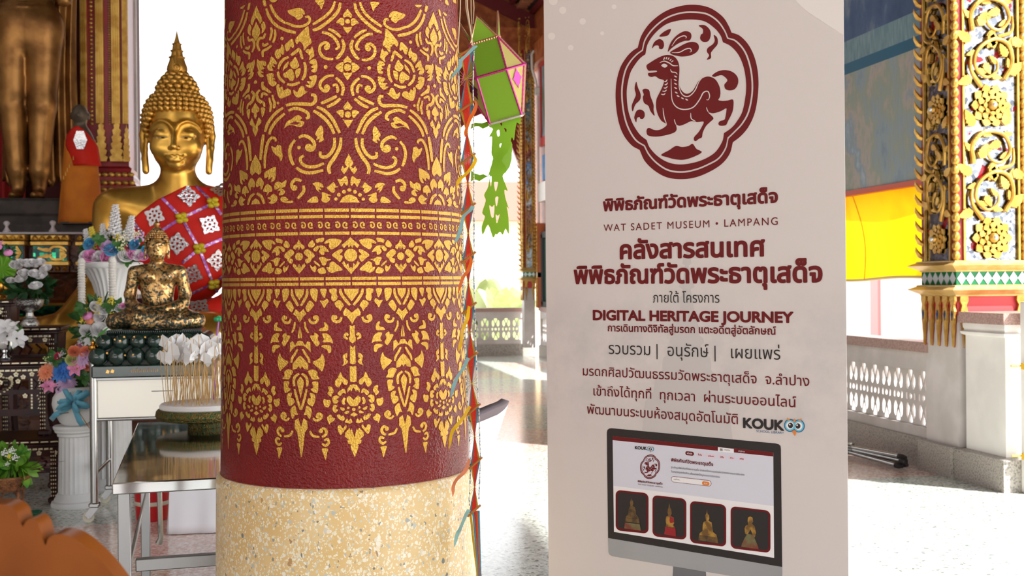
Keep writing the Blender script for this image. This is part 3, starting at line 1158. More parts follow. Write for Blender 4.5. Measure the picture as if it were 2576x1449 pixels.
def on_col(t, z, dr=0.0007):
    a = FACE0 + t + ax_t(z)
    r = col_r(z) + dr
    return (r * math.cos(a), r * math.sin(a), z)


for k in range(4):
    for sg in (1, -1):
        for l in UPc:
            gm.sheet([[(sg * t + k * PI / 2, z) for t, z in l]], on_col)
            # the same band of scrolls once more, higher up the shaft
            gm.sheet([[(sg * t + (k + 0.5) * PI / 2, 2.0 + (2.02 - z)) for t, z in l if True]], on_col) if all(z > 1.62 for t, z in l) else None
for k in range(8):
    for sg in (1, -1):
        for l in LOc:
            gm.sheet([[(sg * t + k * PI / 4, z) for t, z in l]], on_col)


def zpx(py):
    return px_to_cyl(880, py)[1]


for (y0, y1) in ((524.5, 533), (540.5, 548.5), (582.5, 590.5), (696.5, 704.5), (710, 718)):
    z0, z1 = zpx(y0), zpx(y1)
    for k in range(32):
        c = (k + 0.5) * PI / 16
        w = PI / 32 - 0.006
        gm.grid(lambda u, v: on_col(c - w + 2 * w * u, z0 + (z1 - z0) * v), 5, 1)
zc = zpx(566)
for k in range(96):
    c = (k + 0.5) * 2 * PI / 96
    fl = 1 if k % 2 else -1
    sp = [(0.1, 0.0), (0.3, 0.35), (-0.1, 0.75), (-0.75, 0.5), (-0.8, -0.35), (-0.2, -0.9), (0.55, -0.75)]
    sc = 0.0078
    lp = stroke([(c + fl * x * sc / 0.324, zc + y * sc * fl) for x, y in sp], 0.0034, 4)
    # widen correctly: the stroke is in (angle, metre); work in metres then convert
    lp = [((c + (x) / 0.324), y) for x, y in stroke([(fl * x * sc, zc + y * sc * fl) for x, y in sp], 0.0036, 4)]
    gm.sheet([lp], on_col)
    gm.sheet([[(c + (fl * 0.0015 + x) / 0.324, zc + y) for x, y in disc(0, 0, 0.003, 8)]], on_col)
gilt = gm.build('gilt_pattern', M_GILT, column, smooth=False)
gilt['label'] = 'gold stencilled scrolls, flowers and hanging buds'
# ================================================================ THE ROLL-UP BANNER
BN_D = CV(-0.816, 0.578).normalized()           # along the sheet, from its near (right) edge to its far edge
BN_R = CV(0.2935 * 2.53, 2.53)                  # foot of the near edge
BN_U = -BN_D                                             # left to right as one reads it
BN_W = 0.80
BN_O = BN_R + BN_D * BN_W                                # foot of the far (left) edge
BN_N = Vector((BN_U.y, -BN_U.x, 0)).normalized()
if BN_N.dot(-BN_O) < 0:
    BN_N = -BN_N


def bn_st(px, py):
    """pixel -> metres along and up the sheet"""
    d = ray(px, py)
    t = (BN_O - CAM).dot(BN_N) / d.dot(BN_N)
    p = CAM + d * t
    return ((p - BN_O).dot(BN_U), p.z)


M_SHEET = None


def sheet_mat():
    m, nt, N, L, b = node_mat('banner_print_ground')
    tc = N.new('ShaderNodeTexCoord')
    sp = N.new('ShaderNodeSeparateXYZ')
    L.new(tc.outputs['Object'], sp.inputs[0])
    n = N.new('ShaderNodeTexNoise')
    n.inputs['Scale'].default_value = 7
    n.inputs['Detail'].default_value = 6
    n.inputs['Roughness'].default_value = 0.7
    L.new(tc.outputs['Object'], n.inputs['Vector'])
    # a pale grey photograph of trees printed across the middle of the sheet
    foli = ramp(nt, n.outputs['Fac'], [(0.40, (0, 0, 0, 1)), (0.62, (1, 1, 1, 1))])
    band = mth(nt, 'MULTIPLY', ramp(nt, mth(nt, 'DIVIDE', sp.outputs[2], 2.0), [(0.43, (0, 0, 0, 1)), (0.50, (1, 1, 1, 1)), (0.585, (1, 1, 1, 1)), (0.66, (0, 0, 0, 1))]), 0.42)
    col = mixc(nt, mth(nt, 'MULTIPLY', foli, band), rgb(214, 205, 202), rgb(180, 179, 179))
    L.new(col, b.inputs['Base Color'])
    b.inputs['Roughness'].default_value = 0.5
    b.inputs['Specular IOR Level'].default_value = 0.35
    return m


M_SHEET = sheet_mat()
M_PRED = mat('print_dark_red', rgb(106, 18, 20), 0.5, spec=.3)
M_PBLK = mat('print_black', rgb(36, 30, 30), 0.5)
M_PBLUE = mat('print_blue', rgb(36, 92, 140), 0.5)
M_PLBLUE = mat('print_light_blue', rgb(104, 190, 216), 0.5)
M_PORANGE = mat('print_orange', rgb(226, 130, 46), 0.5)
M_PWHITE = mat('print_white', rgb(238, 234, 236), 0.5)
M_PPALE = mat('print_pale_blue_grey', rgb(214, 214, 226), 0.5)
M_PPINK = mat('print_pale_pink', rgb(232, 206, 218), 0.5)
M_PGREY = mat('print_grey', rgb(150, 150, 152), 0.5, col2=rgb(164, 164, 166), nscale=2)
M_PGREY2 = mat('print_mid_grey', rgb(112, 112, 116), 0.5)
M_PFAINT = mat('print_faint_grey', rgb(198, 192, 190), 0.5)
M_PLIGHT = mat('print_lightest', rgb(228, 220, 217), 0.5)
M_PGOLD = mat('print_gold', rgb(176, 132, 52), 0.5, col2=rgb(110, 78, 36), nscale=60)
M_PBRONZE = mat('print_bronze', rgb(112, 84, 44), 0.5, col2=rgb(70, 50, 30), nscale=60)
M_PROUGE = mat('print_red', rgb(150, 26, 34), 0.5)
M_PSTONE = mat('print_mossy_stone', rgb(110, 116, 76), 0.5, col2=rgb(120, 56, 40), nscale=30)
M_ALU = mat('brushed_aluminium', rgb(190, 192, 196), 0.32, 0.9)

banner = thing('rollup_banner', 'tall white printed roll-up banner with dark red emblem and lettering, standing right of the column', 'banner', BN_O, math.atan2(BN_U.y, BN_U.x))
T0, T1 = 0.09, 2.10
mb = MB()
NS = 40


def sheet_pt(s, t, d=0.0):
    return (s, -d, t)


mb.prism([[(0, T0), (BN_W, T0), (BN_W, T1), (0, T1)]], lambda x, z, t: (x, t, z), 0.0, 0.0008)
mb.build('printed_sheet', M_SHEET, banner, smooth=False)
mb = MB()
mb.bbox((-.02, -.06, 0.005), (BN_W + .02, .07, 0.095), 0.012)
cas = mb.build('cassette', M_ALU, banner)
mb = MB()
mb.bbox((-.005, -.012, T1 - .005), (BN_W + .005, .014, T1 + .022), 0.004)
mb.build('top_rail', M_ALU, banner)
mb = MB()
mb.tube([(BN_W / 2, .035, .08), (BN_W / 2, .03, T1)], 0.009, 10)
mb.build('support_pole', M_ALU, banner)
for s_ in (0.12, BN_W - 0.12):
    mb = MB()
    mb.bbox((s_ - .02, -.14, 0), (s_ + .02, .15, .012), 0.004)
    mb.build('foot', M_ALU, banner)


def bpts(pts, ox, oy, sc):
    return [bn_st(ox + x * sc, oy + y * sc) for x, y in pts]


class Print:
    """flat ink shapes on the sheet, each layer a hair above the last"""

    def __init__(s, name, m, layer, parent=None, label=None):
        s.b = MB()
        s.a = (name, m, parent or banner, label)
        s.d = 0.0004 * layer
        s.n = 0

    def add(s, loops):
        d = s.d + (s.n % 37) * 8e-6
        s.n += 1
        s.b.sheet([dedupe(l) for l in loops], lambda x, z: sheet_pt(x, z, d))
        return s

    def done(s):
        o = s.b.build(s.a[0], s.a[1], s.a[2], smooth=False)
        if s.a[3]:
            o['label'] = s.a[3]
        return o


def line(pr, body, x0, y0, x1, y1, h, bold=0.0, space=1.0, ref=None):
    """one line of text between two pixels on its base line; h: pixel height of an upright consonant or capital"""
    gl, ex = text_loops(body, bold, space)
    a, b = bn_st(x0, y0), bn_st(x1, y1)
    w = b[0] - a[0]
    k = w / (ex[1] - ex[0])
    xm, ym = (x0 + x1) / 2, (y0 + y1) / 2
    hm = bn_st(xm, ym - h)[1] - bn_st(xm, ym)[1]
    kz = hm / (ref or 0.56)
    zb = (a[1] + b[1]) / 2
    for g in gl:
        pr.add([[(a[0] + (x - ex[0]) * k, zb + y * kz) for x, y in l] for l in g])


# pale decorations and the faint pagoda in the background print
pr = Print('dot_pattern', M_PLIGHT, 1)
for (x, y, r) in ((1388, 91, 9), (1436, 120, 7), (1416, 26, 9), (1466, 54, 8), (1545, 17, 6), (1515, 84, 5), (1392, 2, 11)):
    pr.add([[bn_st(px, py) for px, py in disc(x, y, r, 20)]])
pr.add([[bn_st(x, y) for x, y in cr([(1985, -20), (2020, 20), (2070, 55), (2122, 88)], 6) + [(2122, -20)]]])
pr.done()
pr = Print('faint_pagoda', M_PFAINT, 1)
pag = [(0, 600), (4, 640), (12, 645), (14, 664), (6, 668), (8, 700), (20, 705), (24, 722), (12, 728), (16, 745), (26, 748), (26, 760), (20, 764), (24, 790), (36, 820), (40, 845), (52, 850), (54, 862), (44, 868), (46, 885), (74, 900), (76, 930), (100, 955), (104, 985), (130, 1010), (136, 1052), (146, 1116)]
pr.add([[bn_st(1728 + x * .8, y) for x, y in pag] + [bn_st(1728 - x * .8, y) for x, y in pag[::-1]]])
pr.done()

# ---- emblem
E0, E1, ES = 1500, 0, .31746


def ring(tl, top, tr, right, br, bot, bl, left):
    out = []
    for a, m, b in ((tl, top, tr), (tr, right, br), (br, bot, bl), (bl, left, tl)):
        out += cr([a] + m + [b], 6)[:-1]
    return out


O1 = ring((330, 378), [(360, 280), (430, 180), (540, 95), (660, 50), (780, 38), (900, 62), (1000, 130), (1050, 205)], (1072, 258), [(1140, 285), (1210, 360), (1260, 470), (1284, 600), (1283, 740), (1258, 890), (1210, 1000), (1150, 1075)], (1083, 1128),
          [(1060, 1215), (1005, 1290), (920, 1350), (800, 1402), (680, 1420), (560, 1405), (460, 1350), (385, 1275)], (345, 1188), [(280, 1150), (215, 1065), (175, 950), (155, 800), (160, 660), (190, 540), (240, 455), (290, 403)])
O2 = ring((362, 395), [(385, 310), (450, 220), (550, 140), (665, 98), (775, 90), (880, 105), (965, 160), (1020, 235)], (1047, 298), [(1110, 320), (1175, 390), (1215, 480), (1240, 600), (1243, 740), (1215, 885), (1165, 980), (1105, 1045)], (1050, 1098),
          [(1030, 1180), (975, 1260), (890, 1310), (790, 1350), (680, 1370), (570, 1355), (480, 1300), (415, 1230)], (378, 1160), [(310, 1115), (255, 1030), (220, 930), (200, 800), (200, 680), (225, 560), (265, 485), (315, 430)])
O4 = ring((390, 430), [(410, 345), (470, 260), (560, 190), (670, 160), (770, 155), (860, 170), (935, 220), (985, 280)], (1005, 335), [(1065, 365), (1125, 430), (1165, 520), (1185, 620), (1187, 730), (1160, 880), (1110, 970), (1065, 1020)], (1013, 1055),
          [(1000, 1120), (950, 1200), (880, 1250), (790, 1285), (680, 1303), (580, 1290), (490, 1240), (425, 1170)], (400, 1110), [(345, 1065), (290, 980), (255, 880), (243, 780), (245, 690), (270, 580), (310, 510), (350, 460)])
O3 = [(715 + (x - 715) * .974, 735 + (y - 735) * .979) for x, y in O2]
BODY = [(400, 535), (402, 515), (430, 495), (470, 470), (520, 445), (570, 435), (620, 450), (650, 490), (660, 540), (658, 600), (655, 660), (670, 705), (700, 738), (730, 742), (765, 720), (790, 680), (815, 640), (860, 612), (900, 608), (945, 630), (975, 680), (985, 730),
        (980, 770), (968, 792), (1000, 800), (1040, 797), (1085, 790), (1087, 850), (1075, 900), (1045, 960), (1030, 990), (1000, 997), (975, 993), (970, 975), (985, 958), (1015, 950), (1025, 925), (1032, 880), (1030, 858), (990, 880), (930, 898), (890, 893), (930, 935),
        (905, 965), (870, 1000), (845, 1050), (838, 1088), (815, 1100), (790, 1118), (775, 1110), (778, 1085), (810, 1050), (835, 1010), (852, 965), (800, 968), (755, 960), (700, 985), (660, 997), (635, 990), (638, 1025), (620, 1050), (560, 1070), (480, 1083), (415, 1075),
        (400, 1050), (405, 1020), (425, 1015), (460, 1030), (500, 1030), (540, 1010), (560, 985), (520, 960), (490, 910), (475, 850), (478, 790), (495, 750), (520, 700), (535, 660), (535, 635), (500, 625), (470, 605), (440, 610), (415, 600), (413, 580), (440, 577), (480, 570),
        (478, 560), (440, 560), (415, 560)]
FLAMES = [[(500, 288), (540, 250), (592, 230), (575, 275), (545, 287)], [(443, 385), (460, 335), (500, 310), (530, 325), (538, 360), (525, 388), (500, 385), (495, 362), (465, 362)],
          [(812, 203), (860, 200), (900, 235), (908, 280), (890, 325), (850, 332), (825, 310), (830, 275), (845, 265), (845, 230)], [(932, 278), (960, 300), (962, 350), (930, 390), (910, 420), (910, 460), (876, 473), (895, 440), (878, 410), (885, 380), (925, 350), (940, 320)],
          [(918, 600), (960, 568), (1020, 555), (1080, 570), (1120, 610), (1125, 660), (1100, 705), (1060, 717), (1025, 705), (1017, 670), (1040, 635), (1000, 597), (960, 603), (940, 610)], [(318, 648), (330, 690), (352, 745), (348, 790), (310, 830), (290, 883), (282, 840), (300, 790), (315, 750), (305, 700)],
          [(368, 715), (390, 703), (420, 715), (430, 760), (455, 830), (455, 870), (463, 918), (430, 880), (415, 840), (380, 815), (370, 770), (378, 750)], [(303, 925), (320, 880), (350, 868), (380, 885), (385, 920), (370, 942), (350, 940), (345, 928), (325, 935), (318, 970), (305, 945)],
          [(568, 410), (590, 340), (640, 280), (700, 248), (745, 258), (755, 290), (740, 320), (700, 325), (650, 345), (600, 380)], [(585, 418), (660, 370), (720, 340), (770, 332), (808, 350), (812, 390), (780, 425), (720, 445), (650, 445)]]
GROUNDP = [(515, 1227), (580, 1190), (632, 1157), (680, 1165), (730, 1158), (765, 1140), (795, 1180), (838, 1205), (780, 1240), (700, 1265), (630, 1263), (560, 1245)]
WLINES = [(8, [(850, 608), (815, 650), (785, 715), (745, 758), (710, 765), (680, 745), (660, 700), (655, 640)]), (9, [(595, 625), (597, 720), (605, 800), (640, 850), (700, 868), (770, 850), (820, 790), (850, 735), (885, 725), (900, 760), (890, 790), (875, 790)]),
          (8, [(530, 855), (540, 930), (560, 985)]), (8, [(750, 895), (755, 940), (790, 962)]), (7, [(875, 850), (880, 870), (892, 892)]), (7, [(620, 945), (626, 970), (636, 992)]), (9, [(505, 497), (540, 485), (580, 500), (610, 520), (650, 522)]),
          (8, [(590, 550), (600, 570), (630, 575), (645, 590)]), (8, [(600, 365), (640, 310), (690, 285), (715, 292), (710, 305)]), (8, [(600, 418), (660, 415), (710, 390), (745, 385), (755, 405), (742, 415)]), (8, [(413, 568), (445, 566), (482, 566)]),
          (9, [(540, 648), (555, 645), (565, 630)]), (9, [(543, 672), (557, 670), (568, 655)]), (9, [(535, 697), (552, 698), (567, 685)]), (9, [(525, 722), (545, 724), (560, 712)]), (9, [(515, 746), (535, 750), (550, 740)])]
WDASH = [(630, 607), (628, 635), (630, 665), (630, 698), (636, 735), (650, 762), (685, 780), (718, 790)]
WMANE = [[(535, 475), (545, 455)], [(555, 470), (562, 453)], [(570, 473), (580, 457)], [(585, 482), (597, 468)], [(597, 492), (612, 480)]]


def emblem(ox, oy, sc, lay, parent=None, ground=None, fine=True, skew=None):
    """the four-lobed seal with the running deer-like beast; skew maps the drawing to pixels"""
    sk = skew or (lambda x, y: (ox + x * sc, oy + y * sc))

    def mp(l):
        return [bn_st(*sk(x, y)) for x, y in l]
    g = ground or M_SHEET
    o = Print('emblem', M_PRED, lay, parent)
    o.add([mp(O1), mp(O2)[::-1]])
    o.add([mp(O3), mp(O4)[::-1]])
    for l in [BODY] + FLAMES + [GROUNDP]:
        sm = cr(l, 4, True) if fine else l
        o.add([mp(sm)])
    o = o.done()
    w = Print('emblem_line', g, lay + 1, o)
    for wd, l in WLINES:
        w.add([mp(stroke(l, wd, 5, (.4, .4)))])
    if fine:
        for x, y in WDASH:
            w.add([mp(cr([(x - 12, y - 6), (x, y - 6), (x + 13, y + 5), (x, y + 6)], 3, True))])
        for l in WMANE:
            w.add([mp(stroke(l, 8, 3))])
        w.add([mp(cr([(517, 520), (540, 505), (567, 520), (545, 537)], 4, True))])
    w.done()
    return o


emblem(E0, E1, ES, 2)

# ---- lettering
L1 = 'พิพิธภัณฑ์วัดพระธาตุเสด็จ'
for nm, body, x0, y0, x1, y1, h, bold, m, sp_, ref in (
        ('museum_name', L1, 1517.5, 528.5, 1957.8, 511, 24, .040, M_PRED, 1.0, .56),
        ('museum_name_english', 'WAT SADET MUSEUM • LAMPANG', 1519, 580.6, 1957, 567, 19, -.004, M_PRED, 1.22, .72),
        ('heading', 'คลังสารสนเทศ', 1559.7, 650, 1925.4, 644, 36, .036, M_PRED, 1.0, .56),
        ('heading', L1, 1444, 711, 2070, 711, 36, .036, M_PRED, 1.0, .56),
        ('subheading', 'ภายใต้ โครงการ', 1643, 760.5, 1810.5, 762, 19.5, -.004, M_PBLK, 1.0, .56),
        ('project_name', 'DIGITAL HERITAGE JOURNEY', 1492, 802, 1996.8, 814, 27, .042, M_PRED, 1.0, .75),
        ('project_name_thai', 'การเดินทางดิจิทัลสู่มรดก แตะอดีตสู่อัตลักษณ์', 1529.5, 831.5, 1953, 843.5, 14.5, .022, M_PRED, 1.0, .56),
        ('aims', 'รวบรวม |  อนุรักษ์ |   เผยแพร่', 1532, 889, 1963.5, 906, 24, -.006, M_PBLK, 1.0, .56),
        ('text_line', 'มรดกศิลปวัฒนธรรมวัดพระธาตุเสด็จ  จ.ลำปาง', 1467, 941, 2036.7, 974.5, 19, .006, M_PRED, 1.0, .56),
        ('text_line', 'เข้าถึงได้ทุกที่  ทุกเวลา  ผ่านระบบออนไลน์', 1493.6, 991.5, 2003.7, 1027.7, 19, .006, M_PRED, 1.0, .56),
        ('text_line', 'พัฒนาบนระบบห้องสมุดอัตโนมัติ', 1477.7, 1037.5, 1857, 1069.6, 19, .006, M_PRED, 1.0, .56),
        ('library_logo', 'KOUK', 1869.6, 1075, 1973, 1082.5, 26, .045, M_PBLK, 1.0, .75),
        ('library_caption', 'SCHOOL LIBRARY', 1903, 1087, 1973, 1091.6, 6.2, .0, M_PBLUE, 1.0, .73)):
    pr = Print('lettering', m, 3)
    line(pr, body, x0, y0, x1, y1, h, bold, sp_, ref)
    pr.done()


def owl(cx0, cy0, cx1, cy1, r, lay, parent=None):
    """the two round eyes and beak that stand for the letters OO"""
    for nm, m, k, dl in (('logo_eye_ring', M_PBLUE, 1.0, 0), ('logo_eye', M_PLBLUE, .86, 1), ('logo_eye_white', M_PWHITE, .62, 2), ('logo_pupil', M_PBLK, .42, 3), ('logo_glint', M_PWHITE, .13, 4)):
        p = Print(nm, m, lay + dl, parent)
        for q, (x, y) in enumerate(((cx0, cy0), (cx1, cy1))):
            ex = (0.12 if q == 0 else -0.12) * r if k < .5 else 0
            p.add([[bn_st(a, b) for a, b in disc(x + ex - (0.12 * r if k < .2 else 0), y - (0.15 * r if k < .2 else 0), r * k, 22, r * k * 1.08)]])
        p.done()
    p = Print('logo_beak', M_PORANGE, lay + 3, parent)
    mx, my = (cx0 + cx1) / 2, (cy0 + cy1) / 2
    p.add([[bn_st(mx + x * r, my + y * r) for x, y in ((-.35, .95), (0, .7), (.4, 1.0), (.1, 1.75))]])
    for (a, b, c) in (((-1.2, -.95), (-.5, -.85), (-1.15, -1.35)), ((1.2, -.85), (.5, -.85), (1.2, -1.25)), ((-.2, -.6), (.25, -.6), (.0, -1.3))):
        p.add([[bn_st(mx + x * r, my + y * r) for x, y in (a, b, c)]])
    p.done()


owl(1988, 1070, 2010, 1071.5, 15, 3)

# ---- the printed picture of a computer
MO, MY, MS = 1500, 1060, .26853


def mpx(x, y):
    return (MO + x * MS, MY + y * MS)


def q(pts):
    return [bn_st(*mpx(x, y)) for x, y in pts]


pr = Print('printed_monitor', M_PBLK, 2)
pr.add([q([(100, 105), (106, 80), (122, 67), (145, 64)] + [(1680, 206), (1710, 214), (1727, 230), (1731, 260), (1743, 1363), (112, 1092)])])
mon = pr.done()
mon['label'] = 'printed picture of a black-framed desktop computer'
pr = Print('monitor_chin', M_PGREY, 3, mon)
pr.add([q([(112, 1092), (1743, 1363), (1744, 1500), (1735, 1525), (150, 1262), (128, 1250), (116, 1225)])])
pr.done()
pr = Print('monitor_stand', M_PGREY2, 2, mon)
pr.add([q([(722, 1358), (1028, 1410), (1040, 1600), (1110, 1680), (610, 1600), (712, 1530)])])
pr.done()
pr = Print('web_page', M_PWHITE, 3, mon)
pr.add([q([(155, 137), (1660, 290), (1668, 1278), (168, 1035)])])
pg = pr.done()
pr = Print('web_header', M_PPALE, 4, pg)
pr.add([q([(157, 175), (1660, 328), (1664, 792), (163, 602)])])
pr.done()
pr = Print('web_bar', M_PROUGE if False else M_PRED, 4, pg)
pr.add([q([(155, 137), (1660, 290), (1660, 328), (155, 175)])])
pr.done()
pr = Print('web_tab', M_PWHITE, 5, pg)
pr.add([q([(1143, 240), (1292, 257), (1292, 297), (1143, 282)])])
pr.done()


def skewer(x0, y0, sx, sy, sh):
    """places a drawing inside the slanting web page"""
    return lambda x, y: mpx(x0 + x * sx, y0 + y * sy + x * sx * sh)


mini = emblem(0, 0, 0, 5, pg, M_PPALE, False, skewer(507 - 715 * .166, 425 - 735 * .166 - 715 * 0 * .1 - 715 * .166 * 0 - 0, .166, .166, 0.0))


def mline(nm, body, x0, y0, x1, y1, h, bold, m, ref=.56, lay=6):
    nm = 'page_lettering'
    p = Print(nm, m, lay, pg)
    a, b = mpx(x0, y0), mpx(x1, y1)
    gl, ex = text_loops(body, bold, 1.0)
    A, B = bn_st(*a), bn_st(*b)
    k = (B[0] - A[0]) / (ex[1] - ex[0])
    xm, ym = (a[0] + b[0]) / 2, (a[1] + b[1]) / 2
    kz = (bn_st(xm, ym - h * MS)[1] - bn_st(xm, ym)[1]) / ref
    for g in gl:
        p.add([[(A[0] + (x - ex[0]) * k, A[1] + (B[1] - A[1]) * (x - ex[0]) / (ex[1] - ex[0]) + y * kz) for x, y in l] for l in g])
    p.done()


mline('page_title', L1, 705, 373, 1100, 418, 24, .03, M_PRED)
mline('page_text', 'ฐานข้อมูลพิพิธภัณฑ์วัดพระธาตุเสด็จ นำเสนอเรื่องราวของวัดผ่านนิทรรศการและการจัดแสดง', 706, 436, 1392, 508, 14, .0, M_PBLK)
mline('page_text', 'โบราณวัตถุและศิลปวัตถุ เพื่อเผยแพร่ข้อมูลมรดกทางวัฒนธรรม', 706, 476, 1162, 528, 14, .0, M_PBLK)
mline('emblem_caption', L1, 392, 567, 625, 592, 14, .03, M_PRED)
mline('emblem_caption', 'WAT SADET MUSEUM • LAMPANG', 394, 592, 625, 620, 12, .0, M_PRED, .72)
mline('page_logo', 'KOUK', 366, 258, 478, 266, 30, .045, M_PBLK, .75)
owl(MO + 499 * MS, MY + 256 * MS, MO + 526 * MS, MY + 258 * MS, 17 * MS * 1.15, 6, pg)


def pill(nm, x0, y0, x1, y1, m, lay=5, sl=.1):
    p = Print(nm, m, lay, pg)
    r = (y1 - y0) * .5 - 2
    xc = (x0 + x1) / 2
    p.add([q([(x, y + (x - xc) * sl) for x, y in rrect(x0, y0, x1, y1, r, 6)])])
    return p.done()


for (x0, x1, yc, m, t) in ((838, 918, 300, M_PRED, 'หน้าหลัก'), (942, 1010, 312, M_PPINK, 'สืบค้น'), (1035, 1122, 324, M_PPINK, 'e-Book'), (1147, 1215, 334, M_PPINK, 'วิดีโอ'), (1241, 1305, 342, M_PPINK, 'ข่าว'), (1332, 1400, 350, M_PPINK, 'สถิติ')):
    pill('menu_button', x0, yc - 19, x1, yc + 19, m)
    mline('menu_text', t, x0 + 16, yc + 4, x1 - 16, yc + 10, 12, .01, M_PWHITE if m is M_PRED else M_PRED)
mline('tab_text', 'ภาษาไทย', 1205, 270, 1255, 275, 9, .0, M_PBLK)
mline('bar_text', 'เข้าสู่ระบบ', 1335, 282, 1395, 288, 10, .0, M_PWHITE)
p = Print('tab_icon', M_PBLK, 6, pg)
for k in range(3):
    p.add([q([(1162, 252 + k * 9), (1188, 255 + k * 9), (1188, 260 + k * 9), (1162, 257 + k * 9)])])
p.done()
pill('search_box_edge', 706, 532, 1082, 588, M_PRED, 5, .115)
pill('search_box', 710, 536, 1078, 584, M_PWHITE, 6, .115)
pill('search_button', 996, 580 - 18, 1065, 598, M_PORANGE, 7, .115)
mline('search_text', 'ระบุคำค้นหา...', 730, 545, 792, 552, 10, .0, M_PBLK, lay=7)
mline('search_button_text', 'ค้นหา', 1015, 584, 1046, 588, 10, .01, M_PWHITE, lay=8)

STAT = [
    # seated figures drawn in the four picture cards: (material, outline) lists in page coordinates
    [(M_PBRONZE, [(335, 715), (340, 735), (350, 745), (352, 770), (345, 790), (365, 800), (375, 830), (378, 870), (395, 890), (405, 912), (280, 900), (285, 885), (305, 870), (308, 820), (320, 795), (325, 785), (320, 760), (325, 742)]),
     (M_PBRONZE, [(282, 902), (408, 915), (412, 955), (275, 935)]), (M_PSTONE, [(275, 945), (415, 962), (425, 1022), (268, 1000)])],
    [(M_PGOLD, [(688, 765), (693, 800), (708, 825), (712, 860), (700, 885), (730, 900), (735, 950), (725, 970), (745, 995), (655, 985), (660, 960), (655, 920), (660, 890), (680, 880), (672, 850), (676, 820), (685, 800)]),
     (M_PROUGE, [(695, 890), (728, 900), (735, 945), (700, 952), (692, 930)]), (M_PROUGE, [(650, 985), (748, 998), (752, 1075), (640, 1055), (650, 1020)])],
    [(M_PGOLD, [(1042, 825), (1046, 860), (1062, 880), (1064, 910), (1055, 930), (1085, 945), (1092, 985), (1098, 1035), (1130, 1060), (1135, 1085), (970, 1062), (975, 1045), (1000, 1025), (1002, 970), (1010, 940), (1034, 930), (1026, 900), (1028, 875), (1038, 860)]),
     (M_PBRONZE, [(968, 1060), (1140, 1085), (1145, 1140), (960, 1110)])],
    [(M_PGOLD, [(1446, 888), (1468, 900), (1474, 935), (1464, 955), (1490, 985), (1500, 1040), (1490, 1085), (1470, 1060), (1450, 1010), (1420, 1060), (1398, 1050), (1394, 1000), (1405, 975), (1428, 965), (1422, 930), (1426, 900)]),
     (M_PSTONE, [(1420, 1050), (1475, 1062), (1500, 1120), (1520, 1165), (1372, 1142), (1395, 1090)]), (M_PSTONE, [(1370, 1140), (1522, 1165), (1526, 1195), (1364, 1172)])]]
for k, (x0, y0, x1, y1) in enumerate(((185, 640, 493, 1052), (530, 688, 847, 1110), (882, 742, 1220, 1174), (1262, 792, 1635, 1232))):
    sl = (0.105, 0.115, 0.115, 0.12)[k]
    dy = (x1 - x0) * sl
    xc = (x0 + x1) / 2
    f = Print('picture_card', M_PRED, 5, pg)
    f.add([q([(x, y + (x - xc) * sl) for x, y in rrect(x0, y0 + dy / 2, x1, y1 - dy / 2, 48, 6)])])
    f = f.done()
    i = Print('card_picture', M_PBLK, 6, pg)
    i.add([q([(x, y + (x - xc) * sl) for x, y in rrect(x0 + 18, y0 + dy / 2 + 18, x1 - 18, y1 - dy / 2 - 22, 34, 6)])])
    i.done()
    for n_, (m, l) in enumerate(STAT[k]):
        z = Print('card_figure', m, 7 + n_, pg)
        z.add([q(l)])
        z.done()
# ================================================================ RIGHT SIDE: CARVED PILLAR, PIER, MURAL, CLOTH
def ring_loft(mb, prof, hx, hy, c=(0, 0)):
    """rectangular mouldings: prof is a list of (offset, z)"""
    vs, fs = [], []
    for o, z in prof:
        for sx, sy in ((-1, -1), (1, -1), (1, 1), (-1, 1)):
            vs.append((c[0] + sx * (hx + o), c[1] + sy * (hy + o), z))
    m = len(prof)
    for i in range(m - 1):
        for k in range(4):
            k2 = (k + 1) % 4
            fs.append((i * 4 + k, i * 4 + k2, (i + 1) * 4 + k2, (i + 1) * 4 + k))
    fs.append((3, 2, 1, 0))
    fs.append(tuple((m - 1) * 4 + k for k in range(4)))
    mb.add(vs, fs)


def mosaic_mat():
    m, nt, N, L, b = node_mat('mirror_mosaic')
    tc = N.new('ShaderNodeTexCoord')
    v = N.new('ShaderNodeTexVoronoi')
    v.inputs['Scale'].default_value = 42
    L.new(tc.outputs['Object'], v.inputs['Vector'])
    s = N.new('ShaderNodeSeparateColor')
    L.new(v.outputs['Color'], s.inputs[0])
    n = N.new('ShaderNodeTexNoise')
    n.inputs['Scale'].default_value = 9
    L.new(tc.outputs['Object'], n.inputs['Vector'])
    redm = mth(nt, 'GREATER_THAN', n.outputs['Fac'], 0.64)
    L.new(mixc(nt, redm, ramp(nt, s.outputs[0], [(0, rgb(96, 98, 106)), (1, rgb(196, 200, 208))]), rgb(140, 20, 30)), b.inputs['Base Color'])
    L.new(mth(nt, 'SUBTRACT', 1.0, redm), b.inputs['Metallic'])
    b.inputs['Roughness'].default_value = 0.12
    bp = N.new('ShaderNodeBump')
    bp.inputs['Strength'].default_value = 0.8
    bp.inputs['Distance'].default_value = 0.02
    L.new(s.outputs[1], bp.inputs['Height'])
    L.new(bp.outputs['Normal'], b.inputs['Normal'])
    return m


M_MOSAIC = mosaic_mat()
M_GREENG = mat('green_glass_tile', rgb(16, 112, 62), 0.12, 0.3)
M_SILVT = mat('silver_glass_tile', rgb(206, 212, 216), 0.15, 0.5)
M_GEMB = mat('dark_blue_gem', rgb(30, 70, 120), 0.1)
M_GEMR = mat('coral_gem', rgb(226, 140, 116), 0.2)


